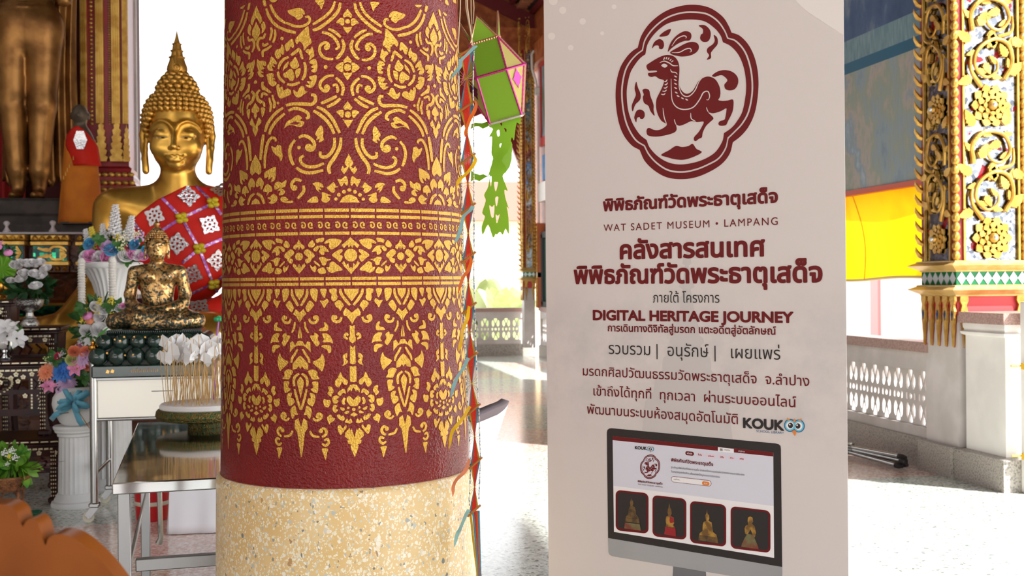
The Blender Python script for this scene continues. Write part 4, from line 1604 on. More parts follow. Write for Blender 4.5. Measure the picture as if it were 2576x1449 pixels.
def leafshape(w, h, n=5):
    """outline of a pointed leaf with notched edges, base at 0, tip at h"""
    r = []
    for i in range(n + 1):
        f = i / n
        wd = w * (0.12 * (1 - f) + math.sin(PI * f ** .62) ** .85)
        r.append((wd, h * f))
        if 0 < i < n:
            r.append((wd * 0.78, h * (f + 0.30 / n)))
    return r + [(-x, y) for x, y in r[::-1]]


def rosette(mb, P_, r, n=10):
    """P_(u, v, d): surface point, d outwards"""
    for ring_, (rr, k, d0, ln) in enumerate(((1.0, n, .006, .55), (.72, n, .014, .48), (.46, 8, .022, .38))):
        for i in range(k):
            a = 2 * PI * (i + 0.5 * (ring_ % 2)) / k
            ca, sa = math.cos(a), math.sin(a)
            L_ = [(x, rr * r * (1 - ln) + y) for x, y in leafshape(rr * r * .34, rr * r * ln * 1.1, 4)]
            lp = [(y * ca - x * sa, y * sa + x * ca) for x, y in L_]
            mb.prism([lp], lambda x, y, t: P_(x, y, t + d0), 0, .012)
    o = len(mb.v)
    mb.sphere((0, 0, 0), (.26 * r, .26 * r, .035), 14, 8)
    for i in range(o, len(mb.v)):
        x, y, z = mb.v[i]
        mb.v[i] = tuple(P_(x, y, .024 + z))


def scroll(mb, P_, pts, r0, r1):
    c = cr(pts, 6)
    n = len(c)
    path = [P_(x, y, .012 + .014 * math.sin(PI * i / (n - 1))) for i, (x, y) in enumerate(c)]
    if n > 40:
        for i in range(4, n - 8, 7):
            tx, ty = c[i + 1][0] - c[i - 1][0], c[i + 1][1] - c[i - 1][1]
            l = math.hypot(tx, ty) or 1
            tx, ty = tx / l, ty / l
            for s_ in ((1,), (-1,))[(i // 7) % 2]:
                ax_, ay_ = tx * .75 - ty * s_ * .66, ty * .75 + tx * s_ * .66
                lp = [(c[i][0] + q_[1] * ax_ - q_[0] * ay_, c[i][1] + q_[1] * ay_ + q_[0] * ax_) for q_ in leafshape(r0 * 1.15, r0 * 4.4, 4)]
                mb.prism([lp], lambda u, v, t: P_(u, v, t), .002, .022)
    rs = [r0 + (r1 - r0) * i / (n - 1) for i in range(n)]
    mb.tube(path, rs, 8)


def carve_module(mb, P_, v0, hgt, hw, mir=1):
    """one repeat of the carved vine: a rosette and two counter-turning scrolls"""
    def Q(u, v, d):
        return P_(mir * u, v, d)

    def pts(l):
        return [(x * hw, v0 + y * hgt) for x, y in l]
    rosette(mb, lambda u, v, d: Q(u, v0 + .10 * hgt + v, d), hw * .78)
    k = hw
    scroll(mb, Q, pts([(.55, .30), (.85, .42), (.70, .56), (.10, .60), (-.55, .52), (-.70, .40), (-.25, .31), (.20, .36), (.22, .44), (-.05, .46)]), .017 * k / .17, .007)
    scroll(mb, Q, pts([(-.40, .24), (-.86, .36), (-.80, .50)]), .016, .008)
    scroll(mb, Q, pts([(-.75, .66), (-.80, .80), (-.30, .90), (.45, .88), (.72, .76), (.35, .67), (-.10, .70), (-.20, .78), (.10, .80)]), .017 * k / .17, .007)
    scroll(mb, Q, pts([(.30, .62), (.80, .66), (.90, .78)]), .016, .008)
    for (x, y, a, s) in ((.75, .34, 40, 1), (-.85, .58, 150, 1), (-.5, .70, 60, .9), (.82, .60, -20, .9), (.55, .95, 80, 1), (-.75, .94, 120, 1), (0, .54, 90, .9), (.35, .82, 200, .8), (-.82, .30, 200, .9), (.1, .64, 270, .8), (-.3, .42, 300, .7), (.62, .47, 120, .8)):
        ca, sa = math.cos(math.radians(a)), math.sin(math.radians(a))
        lp = [(x * hw + (q_[1] * ca - q_[0] * sa), v0 + y * hgt + (q_[1] * sa + q_[0] * ca)) for q_ in leafshape(.036 * s * k / .17, .12 * s * k / .17, 5)]
        mb.prism([lp], lambda u, v, t: Q(u, v, t), 0.0, .026)


def carved_pillar(label, loc, hx, hy, z0, z1, mods, detail=True):
    """square gilded pillar; local x across the hall, y along it"""
    t = thing('carved_pillar', label, 'pillar', loc, HA)
    t['kind'] = 'thing'
    mb = MB()
    mb.box((-hx + .012, -hy + .012, 0.15), (hx - .012, hy - .012, z1))
    mb.build('shaft', M_GREYW, t, smooth=False)
    za = z0 + .235                      # underside of the carved zone
    mb = MB()
    mb.box((-hx + .004, -hy + .004, za), (hx - .004, hy - .004, z1))
    mb.build('mosaic_ground', M_MOSAIC, t, smooth=False)
    red = MB()
    ring_loft(red, [(.004, z0 - .12), (.004, z0 + .01)], hx - .012, hy - .012)
    red.build('red_necking', mat('pink_red_paint', rgb(206, 70, 74), 0.5), t, smooth=False)
    for zz in (z0, z0 + .16):
        m = MB()
        ring_loft(m, [(-.005, zz), (.012, zz + .004), (.014, zz + .012), (.075, zz + .045), (.030, zz + .066), (.030, zz + .074), (-.005, zz + .078)], hx, hy)
        m.build('moulding', M_GOLDL, t, smooth=False)
    g = MB()
    ring_loft(g, [(.004, z0 + .075), (.004, z0 + .165)], hx, hy)
    band = g.build('mosaic_band', M_GREENG, t, smooth=False)
    d = MB()
    w = .058
    for face in range(2):
        span = hy if face == 0 else hx
        n = max(3, int(2 * span / w))
        st = 2 * span / n
        for i in range(n):
            c = -span + (i + .5) * st
            lp = [(c + st * .5, z0 + .12), (c, z0 + .163), (c - st * .5, z0 + .12), (c, z0 + .077)]
            fn = (lambda u, v, q_: (-hx - .004 - q_, u, v)) if face == 0 else (lambda u, v, q_: (u, -hy - .004 - q_, v))
            d.prism([lp], fn, 0, .004)
    d.build('diamond_tile', M_SILVT, band, smooth=False)['kind'] = 'stuff'
    # frames beside the carved panels
    fr = MB()
    for face in range(2):
        span, dep = (hy, hx) if face == 0 else (hx, hy)
        for s in (-1, 1):
            x0 = s * (span - .045)
            lo, hi = sorted((x0, x0 - s * .014))
            if face == 0:
                fr.box((-hx - .016, lo, za), (-hx, hi, z1))
            else:
                fr.box((lo, -hy - .016, za), (hi, -hy, z1))
    fr.build('panel_frame', M_GOLD, t, smooth=False)
    rs = MB()
    for s in (-1, 1):
        lo, hi = sorted((s * hx, s * (hx - .045)))
        rs.box((lo, -hy - .004, za), (hi, -hy, z1))
        lo, hi = sorted((s * hy, s * (hy - .045)))
        rs.box((-hx - .004, lo, za), (-hx, hi, z1))
    rs.build('red_edge', M_RED, t, smooth=False)
    # leaf-bead strings up the edges
    for (ex, ey) in ((-hx, -hy), (hx - .012, -hy - .006)):
        b = MB()
        n = int((z1 - za) / .062)
        for i in range(n):
            zc = za + .03 + i * .062
            b.sphere((ex - .004, ey - .004, zc), (.026, .026, .036), 8, 6)
        b.build('leaf_bead_edge', M_GOLD, t)
    tt = MB()
    n = int((z1 - za) / .09)
    for i in range(n):
        zc = za + .02 + i * .09
        tt.tube([(-hx + .02, hy - .01, zc), (-hx - .02, hy, zc + .02), (-hx - .045, hy, zc + .055), (-hx - .05, hy, zc + .08)], [.018, .018, .010, .001], 6)
    tt.build('spiked_edge', M_GOLD, t)
    for face in range(2):
        fn = (lambda u, v, d_: (-hx - d_, u, v)) if face == 0 else (lambda u, v, d_: (u, -hy - d_, v))
        span = hy if face == 0 else hx
        hgt = .86
        c = MB()
        for k in range(mods):
            carve_module(c, fn, za + .06 + k * hgt, hgt, span - .075, 1 if k % 2 == 0 else 1)
        c.build('carved_vine', M_GOLD, t)
        gem = MB()
        for k in range(mods):
            p = fn(0, za + .06 + k * hgt + .10 * hgt, .05)
            gem.sphere(p, .017, 10, 6)
        gem.build('gem', M_SILVT, t)
    # hanging pointed leaves under the lower moulding
    hgt = .33
    for face in range(2):
        span = hy if face == 0 else hx
        fn = (lambda u, v, d_: (-hx + .010 - d_, u, v)) if face == 0 else (lambda u, v, d_: (u, -hy + .010 - d_, v))
        n = 5
        cs = [-span + .03 + (2 * span - .06) * i / (n - 1) for i in range(n)] if face == 0 else [-span + .045, span - .045]
        for c in cs:
            def lf(s):
                return [(c + x * s, z0 + .005 - y) for x, y in [(.036, 0), (.040, .03), (.020, .06), (.034, .10), (.026, .13), (.028, .16), (.018, .19), (.018, .22), (.008, .26), (0, hgt), (-.008, .26), (-.018, .22), (-.018, .19), (-.028, .16), (-.026, .13), (-.034, .10), (-.020, .06), (-.040, .03), (-.036, 0)]]
            a = MB()
            a.prism([[(x + .007, z - .004) for x, z in lf(.86)]], fn, 0, .012)
            la = a.build('pendant_backing', M_RED, t, smooth=False)
            a = MB()
            a.prism([lf(.76)], fn, .010, .026)
            lg = a.build('pendant_leaf', M_GOLD, t, smooth=False)
            a = MB()
            a.prism([[(c + .009, z0 - .115), (c, z0 - .09), (c - .009, z0 - .115), (c, z0 - .155)]], fn, .024, .030)
            a.build('gem', random.choice([M_GEMB, M_GEMB, M_GEMR]), lg, smooth=False)
    return t


cp = carved_pillar('gilded carved pillar with mirror mosaic and a green diamond band, beside the tall banner', H(6.86, 4.50), .25, .20, 1.175, 5.2, 5)
mb = MB()
mb.box((-.30, -.195, 0), (.30, .20, .2))
mb.build('plinth', M_STONE, cp, smooth=False)
carved_pillar('slim gold and green carved pillar standing at the far corner of the hall', H(19.35, 4.12), .11, .11, 1.30, 5.3, 5)

pier = thing('parapet_pier', 'short white pier with brown stone cap, against the near side of the carved pillar', 'pier', H(6.40, 4.52), HA)
mb = MB()
ring_loft(mb, [(0, .0), (0, .93), (.02, .94), (.025, .955), (.005, .965), (.012, .985), (.012, 1.01)], .245, .205)
mb.build('body', M_WHITE, pier, smooth=False)
mb = MB()
ring_loft(mb, [(.03, 1.01), (.03, 1.08)], .245, .205)
mb.build('cap', M_CAP, pier, smooth=False)
mb = MB()
ring_loft(mb, [(.055, 0), (.055, .195), (.0, .205)], .245, .205)
mb.build('plinth', M_STONE, pier, smooth=False)

# ---- mural
def mural_mat():
    m, nt, N, L, b = node_mat('weathered_mural')
    tc = N.new('ShaderNodeTexCoord')
    sp = N.new('ShaderNodeSeparateXYZ')
    L.new(tc.outputs['Object'], sp.inputs[0])
    mp = N.new('ShaderNodeMapping')
    mp.inputs['Scale'].default_value = (1, 1.6, 1.0)
    L.new(tc.outputs['Object'], mp.inputs['Vector'])
    n1 = N.new('ShaderNodeTexNoise')
    n1.inputs['Scale'].default_value = 1.7
    n1.inputs['Detail'].default_value = 8
    n1.inputs['Roughness'].default_value = 0.65
    L.new(mp.outputs['Vector'], n1.inputs['Vector'])
    low = ramp(nt, n1.outputs['Fac'], [(0.26, rgb(110, 134, 152)), (0.42, rgb(152, 168, 178)), (0.50, rgb(160, 168, 150)), (0.56, rgb(190, 176, 164)), (0.62, rgb(142, 162, 176)), (0.74, rgb(212, 220, 226))])
    n2 = N.new('ShaderNodeTexNoise')
    n2.inputs['Scale'].default_value = 16
    n2.inputs['Detail'].default_value = 4
    mp2 = N.new('ShaderNodeMapping')
    mp2.inputs['Scale'].default_value = (1, 3.5, .45)
    L.new(tc.outputs['Object'], mp2.inputs['Vector'])
    L.new(mp2.outputs['Vector'], n2.inputs['Vector'])
    low = mixc(nt, mth(nt, 'MULTIPLY', n2.outputs['Fac'], .35), low, rgb(96, 108, 112))
    teal = ramp(nt, n2.outputs['Fac'], [(0.3, rgb(96, 132, 146)), (0.7, rgb(134, 160, 168))])
    navy = ramp(nt, n1.outputs['Fac'], [(0.3, rgb(44, 72, 110)), (0.55, rgb(70, 96, 134)), (0.75, rgb(150, 160, 172))])
    z = sp.outputs[2]
    c = mixc(nt, mth(nt, 'GREATER_THAN', z, 2.90), low, rgb(30, 96, 126))
    c = mixc(nt, mth(nt, 'GREATER_THAN', z, 2.985), c, teal)
    c = mixc(nt, mth(nt, 'GREATER_THAN', z, 3.16), c, navy)
    L.new(c, b.inputs['Base Color'])
    b.inputs['Roughness'].default_value = 0.6
    return m


M_MURAL = mural_mat()
mu = thing('mural_painting', 'weathered blue-grey wall painting high on the right wall, between banner and carved pillar', 'painting', H(0, 0), HA)
mb = MB()
mb.box((4.32, 7.08, 1.97), (4.36, 13.5, 4.9))
mb.build('painted_panel', M_MURAL, mu, smooth=False)
mb = MB()
mb.box((4.31, 7.08, 1.945), (4.365, 13.5, 1.985))
mb.build('red_lower_edge', mat('orange_red_batten', rgb(206, 84, 52), 0.5), mu, smooth=False)

def translucent(m, f=.6):
    nt = m.node_tree
    b = nt.nodes['Principled BSDF']
    out = nt.nodes['Material Output']
    t = nt.nodes.new('ShaderNodeBsdfTranslucent')
    mx = nt.nodes.new('ShaderNodeMixShader')
    mx.inputs[0].default_value = f
    if b.inputs['Base Color'].links:
        nt.links.new(b.inputs['Base Color'].links[0].from_socket, t.inputs[0])
    else:
        t.inputs[0].default_value = b.inputs['Base Color'].default_value
    nt.links.new(b.outputs[0], mx.inputs[1])
    nt.links.new(t.outputs[0], mx.inputs[2])
    nt.links.new(mx.outputs[0], out.inputs[0])
    return m


M_YEL = translucent(mat('yellow_cloth', rgb(255, 214, 10), 0.75, col2=rgb(250, 180, 6), nscale=2.2, lo=.5, hi=.75), .34)
M_YELD = mat('yellow_cloth_stain', rgb(214, 150, 20), 0.8)
cl = thing('yellow_cloth', 'bright yellow cloth strung under the wall painting above the low parapet', 'cloth', H(0, 0), HA)


def cloth_pt(u, v):
    a = 7.09 + u * 6.4
    z = 1.955 - v * .66 + .012 * math.sin(u * 23) * v
    x = 4.40 + .02 * math.sin(u * 31 + v * 2) + .05 * math.sin(v * PI)
    return (x, a, z)


mb = MB()
mb.grid(lambda u, v: cloth_pt(u, v), 90, 10)
o = mb.build('hanging_cloth', M_YEL, cl)
mb = MB()
mb.tube([cloth_pt(i / 60, 1) for i in range(61)], .012, 6)
mb.build('hem', mat('pale_yellow_hem', rgb(236, 216, 150), 0.7), cl)
mb = MB()
mb.tube([Vector(cloth_pt(.165 + .02 * (1 - v), v)) + Vector((-.010, 0, 0)) for v in np.linspace(0, 1, 12)], .004, 5)
mb.build('seam', M_YELD, cl)

# ---- folded tripod on the floor by the parapet
M_STEEL = mat('polished_steel', rgb(172, 171, 168), 0.2, 1.0)
M_BLKP = mat('black_plastic', rgb(24, 24, 26), 0.45)
pA, pB = on_floor(2128, 1128, 0.06), on_floor(2262, 1158, 0.06)
ax = (pB - pA).normalized()
tr = thing('folded_light_stand', 'folded silver light stand with black feet lying along the foot of the parapet', 'light stand', (pA.x, pA.y, 0.0), math.atan2(ax.y, ax.x))
Ln = (pB - pA).length
for k, (dy, dz, l0) in enumerate(((-.028, -.030, 1.0), (.03, -.028, .96), (0, .028, 1.0))):
    mb = MB()
    mb.tube([(0.02, dy * .4, .06 + dz * .6), (Ln * l0, dy, .06 + dz)], .015, 10)
    lg = mb.build('leg', M_STEEL, tr)
    mb = MB()
    mb.tube([(Ln * l0, dy, .06 + dz), (Ln * l0 + .035, dy, .06 + dz), (Ln * l0 + .07, dy, .06 + dz)], [.020, .020, .012], 10)
    mb.build('rubber_foot', M_BLKP, lg)
mb = MB()
mb.tube([(-.5, 0, .06), (Ln * 1.03, 0, .06)], .012, 10)
mb.build('centre_column', M_STEEL, tr)
mb = MB()
mb.bbox((.0, -.045, .02), (.05, .045, .105), .01)
mb.build('collar', M_STEEL, tr)
mb = MB()
mb.bbox((Ln * 1.02, -.022, .035), (Ln * 1.12, .022, .08), .008)
mb.build('end_clamp', M_BLKP, tr)

# ---- far end of the right wall: framed painting, blue panel, window, carved post, conduit
fm = thing('framed_mural', 'landscape painting in a red frame high up at the far end of the right wall', 'painting', H(0, 0), HA)
mb = MB()
mb.box((4.33, 16.0, 3.75), (4.36, 19.1, 5.0))
mb.build('picture', mat('landscape_paint', rgb(150, 176, 190), 0.6, col2=rgb(120, 130, 110), nscale=2.5), fm, smooth=False)
mb = MB()
mb.prism([[(15.9, 3.62), (19.22, 3.62), (19.22, 5.1), (15.9, 5.1)], [(16.02, 3.76), (16.02, 4.98), (19.08, 4.98), (19.08, 3.76)]], lambda a, z, d: (4.36 - d, a, z), 0, .06)
mb.build('frame', mat('bright_red_frame', rgb(196, 50, 44), 0.5), fm, smooth=False)
mb = MB()
mb.box((4.31, 16.0, 3.02), (4.36, 19.0, 3.45))
tag(mb.build('blue_panel', mat('sky_blue_paint', rgb(70, 140, 206), 0.5, col2=rgb(150, 190, 226), nscale=1.5), None, smooth=False), 'sky blue painted board under the red-framed landscape at the far end', 'panel').rotation_euler = (0, 0, HA)
hstruct('trim_4', [((4.26, 14.2, 2.66), (4.36, 19.2, 2.98))], M_WHITE)
wn1 = MB()
for lo, hi in (((4.28, 17.2, .90), (4.37, 17.3, 2.1)), ((4.28, 18.95, .90), (4.37, 19.06, 2.1)), ((4.28, 17.2, 2.04), (4.37, 19.06, 2.14)), ((4.28, 17.2, .86), (4.37, 19.06, .95))):
    wn1.box(lo, hi)
wf = struct('window_1', wn1, mat('dark_teal_frame', rgb(34, 52, 56), 0.4), False)
wf.rotation_euler = (0, 0, HA)
mb = MB()
mb.box((4.33, 17.28, .93), (4.338, 18.97, 2.06))
mb.build('glass', mat('greenish_glass', rgb(120, 150, 130), 0.05, 0.0, spec=1.0), wf, smooth=False)
po = thing('carved_post', 'orange-brown timber post with a gold carved strip beside the far window', 'post', H(19.2, 4.3), HA)
mb = MB()
mb.box((-.07, -.10, .84), (.06, .06, 2.3))
mb.build('post', mat('orange_timber', rgb(196, 112, 72), 0.5), po, smooth=False)
mb = MB()
for i in range(24):
    mb.sphere((-.075, -.075 + .02 * (i % 2), .90 + i * .058), (.012, .03, .034), 8, 5)
mb.build('gold_strip', M_GOLD, po)
cd = thing('conduit_pipe', 'thin white electrical conduit running up beside the gold and green pillar', 'pipe', H(19.15, 4.27), HA)
mb = MB()
mb.tube([(0, 0, 1.42), (0, 0, 4.6), (-.03, 0, 4.75), (-.09, 0, 4.95), (-.1, 0, 5.2), (-.06, 0, 5.27)], .022, 8)
mb.build('pipe', M_WHITE, cd)
for (zz, h_) in ((1.36, .1), (4.5, .14)):
    mb = MB()
    mb.bbox((-.05, -.05, zz), (.05, .03, zz + h_), .01)
    mb.build('junction_box', M_WHITE, cd)

# ---- gate with yellow hinges at the right edge
gp = at(2582, 1030, 6.83)
gt = thing('gate_post', 'white gate post with two yellow hinge rods at the sunny doorway', 'post', (gp.x, gp.y, 0), HA)
mb = MB()
mb.bbox((-.012, -.04, 0), (.07, .04, 1.15), .006)
mb.build('post', M_WHITE, gt)
for py in (921, 1147):
    zz = at(2560, py, 6.83).z
    mb = MB()
    mb.tube([(-.10, 0, zz + .003), (.03, 0, zz)], .006, 8)
    mb.bbox((-.04, -.045, zz - .02), (.075, .0, zz + .02), .005)
    mb.build('hinge_rod', mat('yellow_paint', rgb(226, 182, 40), 0.5), gt)

# ---- outside: buildings and planting seen past the parapets
def house(label, loc, w, d, h, rz, wall, roofm, eave=.6):
    t = thing('building', label, 'building', loc, rz)
    mb = MB()
    mb.box((-w / 2, -d / 2, -.6), (w / 2, d / 2, h))
    mb.build('wall', wall, t, smooth=False)
    mb = MB()
    z = h
    mb.add([(-w / 2 - eave, -d / 2 - eave, z), (w / 2 + eave, -d / 2 - eave, z), (w / 2 + eave, d / 2 + eave, z), (-w / 2 - eave, d / 2 + eave, z), (-w / 2 - eave, 0, z + d * .35), (w / 2 + eave, 0, z + d * .35)],
           [(0, 1, 5, 4), (2, 3, 4, 5), (0, 4, 3), (1, 2, 5), (0, 3, 2, 1)])
    mb.build('roof', roofm, t, smooth=False)
    return t


M_CREAMW = mat('cream_wall', rgb(244, 226, 186), 0.8)
M_PINKW = mat('pale_pink_wall', rgb(240, 222, 220), 0.8)
M_ROOFB = mat('brown_roof', rgb(150, 92, 78), 0.8)
hs = house('cream building with a brown roof beyond the far parapet', at(1215, 640, 46) * Vector((1, 1, 0)) if False else Vector((at(1215, 640, 46).x, at(1215, 640, 46).y, 0)), 7, 5, 3.6, HA, M_CREAMW, M_ROOFB)
hs2 = house('pale pink outbuilding across the yard, seen under the yellow cloth', H(22, 19), 8, 14, 4.2, HA, M_PINKW, M_ROOFB)
for k in range(5):
    mb = MB()
    mb.box((-4.08, -5.5 + k * 2.6, -.5), (-3.98, -5.1 + k * 2.6, 2.6))
    mb.build('pilaster', mat('rose_paint', rgb(214, 140, 140), 0.7), hs2, smooth=False)


def plant(label, loc, n, hgt, m, seed, cat='plant', name='banana_plant', wid=.16):
    rd = random.Random(seed)
    t = thing(name, label, cat, loc)
    for k in range(n):
        a = rd.uniform(0, 2 * PI)
        h = hgt * rd.uniform(.7, 1.1)
        lean = rd.uniform(.2, .6) * hgt
        w = wid * hgt * rd.uniform(.7, 1.2)

        def fn(u, v, a=a, h=h, lean=lean, w=w):
            s = (u - .5) * 2 * w * math.sin(PI * min(1, v * .9 + .08)) ** .7
            r = lean * v ** 1.6
            z = h * (v - .25 * v ** 3) + abs(u - .5) * w * .4
            return (r * math.cos(a) - s * math.sin(a), r * math.sin(a) + s * math.cos(a), z)
        mb = MB()
        mb.grid(fn, 4, 8)
        mb.build('leaf', m, t)
    return t


M_LEAFY = mat('yellow_green_leaf', rgb(196, 214, 150), 0.6, col2=rgb(176, 200, 124), nscale=6)
M_LEAFD = mat('dark_green_leaf', rgb(38, 82, 34), 0.45, col2=rgb(56, 104, 40), nscale=12)
plant('clump of broad yellow-green leaves growing beyond the far parapet', at(1282, 800, 24).xy.to_3d() + Vector((0, 0, -.45)), 9, 2.0, M_LEAFY, 3)
plant('loose grey-green shrub beyond the far parapet, left of the broad-leaved clump', at(1222, 800, 27).xy.to_3d() + Vector((0, 0, -.45)), 12, 2.2, mat('grey_green_leaf', rgb(150, 160, 110), 0.6), 5, 'shrub', 'shrub')
# ================================================================ PAPER LANTERN AND YARN HANGING
LY = 3.75
M_LGREEN = translucent(mat('lime_paper', rgb(172, 216, 70), 0.7), .55)
M_LYEL = translucent(mat('pale_yellow_paper', rgb(218, 204, 124), 0.7), .35)
M_MAG = mat('magenta_foil', rgb(206, 58, 140), 0.3, .5)
M_COPF = mat('copper_foil', rgb(206, 150, 120), 0.25, .8)
M_SILF = mat('silver_foil', rgb(224, 214, 212), 0.22, .8)
M_STRG = mat('beige_string', rgb(206, 178, 150), 0.8)
M_MAROONF = mat('maroon_foil', rgb(110, 20, 60), 0.3, .4)
lc = at(1247, 198, LY)
lan = thing('paper_lantern', 'lime green and yellow paper lantern hanging beside the column with cut paper tails', 'lantern', lc, 0)
# tilted frame
ez = (at(1211, 102, LY) - at(1265, 290, LY)).normalized()
ez = (ez + CV(0, -.18)).normalized()
ex = CV(1, -.12, .28).normalized()
ex = (ex - ez * ex.dot(ez)).normalized()
ey = ez.cross(ex)


def lp_(x, y, z):
    return ex * x + ey * y + ez * z


def sqr(h, z):
    return [lp_(x * h, y * h, z) for x, y in ((-1, -1), (1, -1), (1, 1), (-1, 1))]


ht, hm_, hb = .046, .050, .054
qd = .105
zt, zm, zb = .128, .020, -.135
top, bot = sqr(ht, zt), sqr(hb, zb)
mid = []
for (ax_, ay_) in ((0, -1), (1, 0), (0, 1), (-1, 0)):
    tx, ty = -ay_, ax_
    for s in (-1, 1):
        mid.append(lp_(ax_ * qd + tx * s * hm_, ay_ * qd + ty * s * hm_, zm))
# corner k of a square: between side k-1 and side k; side order: front, right, back, left
corner = [0, 1, 2, 3]
for k in range(4):
    c0, c1 = k, (k + 1) % 4
    m0, m1, m2 = mid[2 * k], mid[2 * k + 1], mid[(2 * k + 2) % 8]
    for (a, b, nm) in ((top, 'u', 0), (bot, 'd', 1)):
        mb = MB()
        mb.add([a[c0], a[c1], m1, m0], [(0, 1, 2, 3)])
        o = mb.build('green_panel', M_LGREEN, lan, smooth=False)
        mb = MB()
        mb.add([a[c1], m1, m2], [(0, 1, 2)])
        o2 = mb.build('yellow_panel', M_LYEL, lan, smooth=False)
        for z_ in (o, o2):
            md = z_.modifiers.new('thick', 'SOLIDIFY')
            md.thickness = .0015
    mb = MB()
    tip = (top[c0] + top[c1]) / 2 + ez * .078 + (lp_(*((0, -1, 0), (1, 0, 0), (0, 1, 0), (-1, 0, 0))[k])) * .02
    mb.add([top[c0], top[c1], tip], [(0, 1, 2)])
    o = mb.build('pointed_ear', M_LGREEN, lan, smooth=False)
    o.modifiers.new('thick', 'SOLIDIFY').thickness = .0015
    mb = MB()
    mb.tube([top[c0], tip, top[c1]], .0035, 6)
    mb.build('ear_edge', M_COPF, o)


def zig(mb, a, b, w, n=22):
    """strip of foil with pinked edges"""
    mb.tube([a + (b - a) * (i / n) for i in range(n + 1)], [w * (1.0 if i % 2 else .72) for i in range(n + 1)], 6)


mb = MB()
for k in range(8):
    zig(mb, mid[k], mid[(k + 1) % 8], .0048)
for k in range(4):
    zig(mb, top[k], mid[(2 * k + 7) % 8], .004)
    zig(mb, top[k], mid[2 * k], .004)
    zig(mb, bot[k], mid[(2 * k + 7) % 8], .004)
    zig(mb, bot[k], mid[2 * k], .004)
mb.build('foil_edging', M_MAG, lan)
mb = MB()
for k in range(4):
    zig(mb, top[k], top[(k + 1) % 4], .006)
mb.build('copper_rim', M_COPF, lan)
mb = MB()
for k in range(4):
    zig(mb, bot[k], bot[(k + 1) % 4], .0065)
mb.build('silver_rim', M_SILF, lan)
for (k, m) in ((0, M_MAG), (3, M_MAROONF)):
    # cut foil diamond stuck on a lower yellow face
    b0, m1, m2 = bot[(k + 1) % 4], mid[2 * k + 1], mid[(2 * k + 2) % 8]
    cen = (b0 + m1 + m2) / 3 + (m1 + m2 - b0 * 2) * .05
    up = ((m1 + m2) / 2 - b0).normalized()
    sd = (m2 - m1).normalized()
    nn = up.cross(sd)
    if nn.dot(cen) < 0:
        nn = -nn
    mb = MB()
    w_, h_ = .020, .034
    zz = []
    for i in range(16):
        a = 2 * PI * i / 16
        r = 1.0 if i % 2 == 0 else .86
        s_ = 1 / (abs(math.cos(a)) + abs(math.sin(a)))
        zz.append((r * s_ * math.cos(a) * w_, r * s_ * math.sin(a) * h_))
    mb.prism([zz], lambda x, y, d: cen + sd * x + up * y + nn * (.002 + d), 0, .0012)
    mb.build('foil_diamond', m, lan, smooth=False)

# tails: outline and cut-outs measured on the photograph, hung as gently curling paper


def paper_tail(name, loops, Y0, curl, m, parent, th=.0012):
    mb = MB()

    def fn(x, y, t):
        p = at(x, y, Y0 + curl * math.sin((y - 300) / 42.0)) - lc
        return p + Vector((0, t, 0))
    mb.prism([dedupe(l) for l in loops], fn, 0, th)
    return mb.build(name, m, parent, smooth=False)


TAIL = [(1232, 303), (1303, 283), (1308, 312), (1300, 308), (1296, 330), (1293, 353), (1288, 345), (1285, 355), (1288, 362), (1285, 400), (1275, 430), (1268, 437), (1265, 445), (1272, 465), (1277, 480), (1269, 478), (1272, 500), (1280, 525), (1275, 520), (1279, 545), (1280, 588), (1272, 575), (1265, 590), (1258, 583),
        (1250, 590), (1247, 588), (1240, 597), (1228, 565), (1215, 590), (1212, 570), (1220, 545), (1213, 535), (1222, 505), (1218, 490), (1228, 470), (1232, 440), (1228, 443), (1240, 400), (1236, 385), (1238, 345), (1230, 345), (1240, 325), (1230, 318)]
HOLES = [[(1258, 310), (1263, 309), (1262, 317)], [(1268, 322), (1274, 325), (1273, 333)], [(1250, 330), (1256, 327), (1257, 340), (1252, 343)], [(1257, 363), (1262, 361), (1258, 372)], [(1243, 460), (1249, 458), (1253, 460), (1247, 482)], [(1231, 517), (1238, 521), (1244, 516), (1242, 545), (1236, 545)],
         [(1247, 540), (1252, 543), (1257, 540), (1250, 562)], [(1232, 447), (1237, 445), (1235, 470)], [(1246, 498), (1254, 496), (1249, 520)]]
paper_tail('cut_paper_tail', [cr(TAIL, 3, True)] + [cr(h_, 3, True) for h_ in HOLES], LY, .003, M_LGREEN, lan)
paper_tail('cut_paper_tail', [[(1284, 365), (1289, 362), (1287, 402), (1282, 420), (1275, 430), (1272, 418), (1262, 405), (1268, 392), (1276, 385)]], LY - .035, .004, translucent(mat('light_lime_paper', rgb(180, 220, 100), 0.7), .55), lan)
paper_tail('side_streamer', [[(1232, 305), (1228, 318), (1215, 324), (1205, 318), (1196, 318), (1184, 325), (1186, 312), (1196, 308), (1212, 310), (1225, 306)]], LY + .03, .004, M_LGREEN, lan)
paper_tail('side_streamer', [[(1231, 442), (1222, 446), (1206, 456), (1196, 452), (1184, 456), (1185, 428), (1195, 436), (1207, 440), (1216, 438), (1224, 442)]], LY + .03, .004, M_LGREEN, lan)
mb = MB()
for (x0, y0, x1, y1, x2, y2) in ((1166, -260, 1172, 20, 1189, 112), (1182, -260, 1185, 30, 1189, 112), (1176, -260, 1192, 20, 1190, 60)):
    mb.tube([at(x0, y0, LY - .06) - lc, at(x1, y1, LY - .03) - lc, at(x2, y2, LY) - lc], .0018, 5)
mb.build('hanging_string', M_STRG, lan)

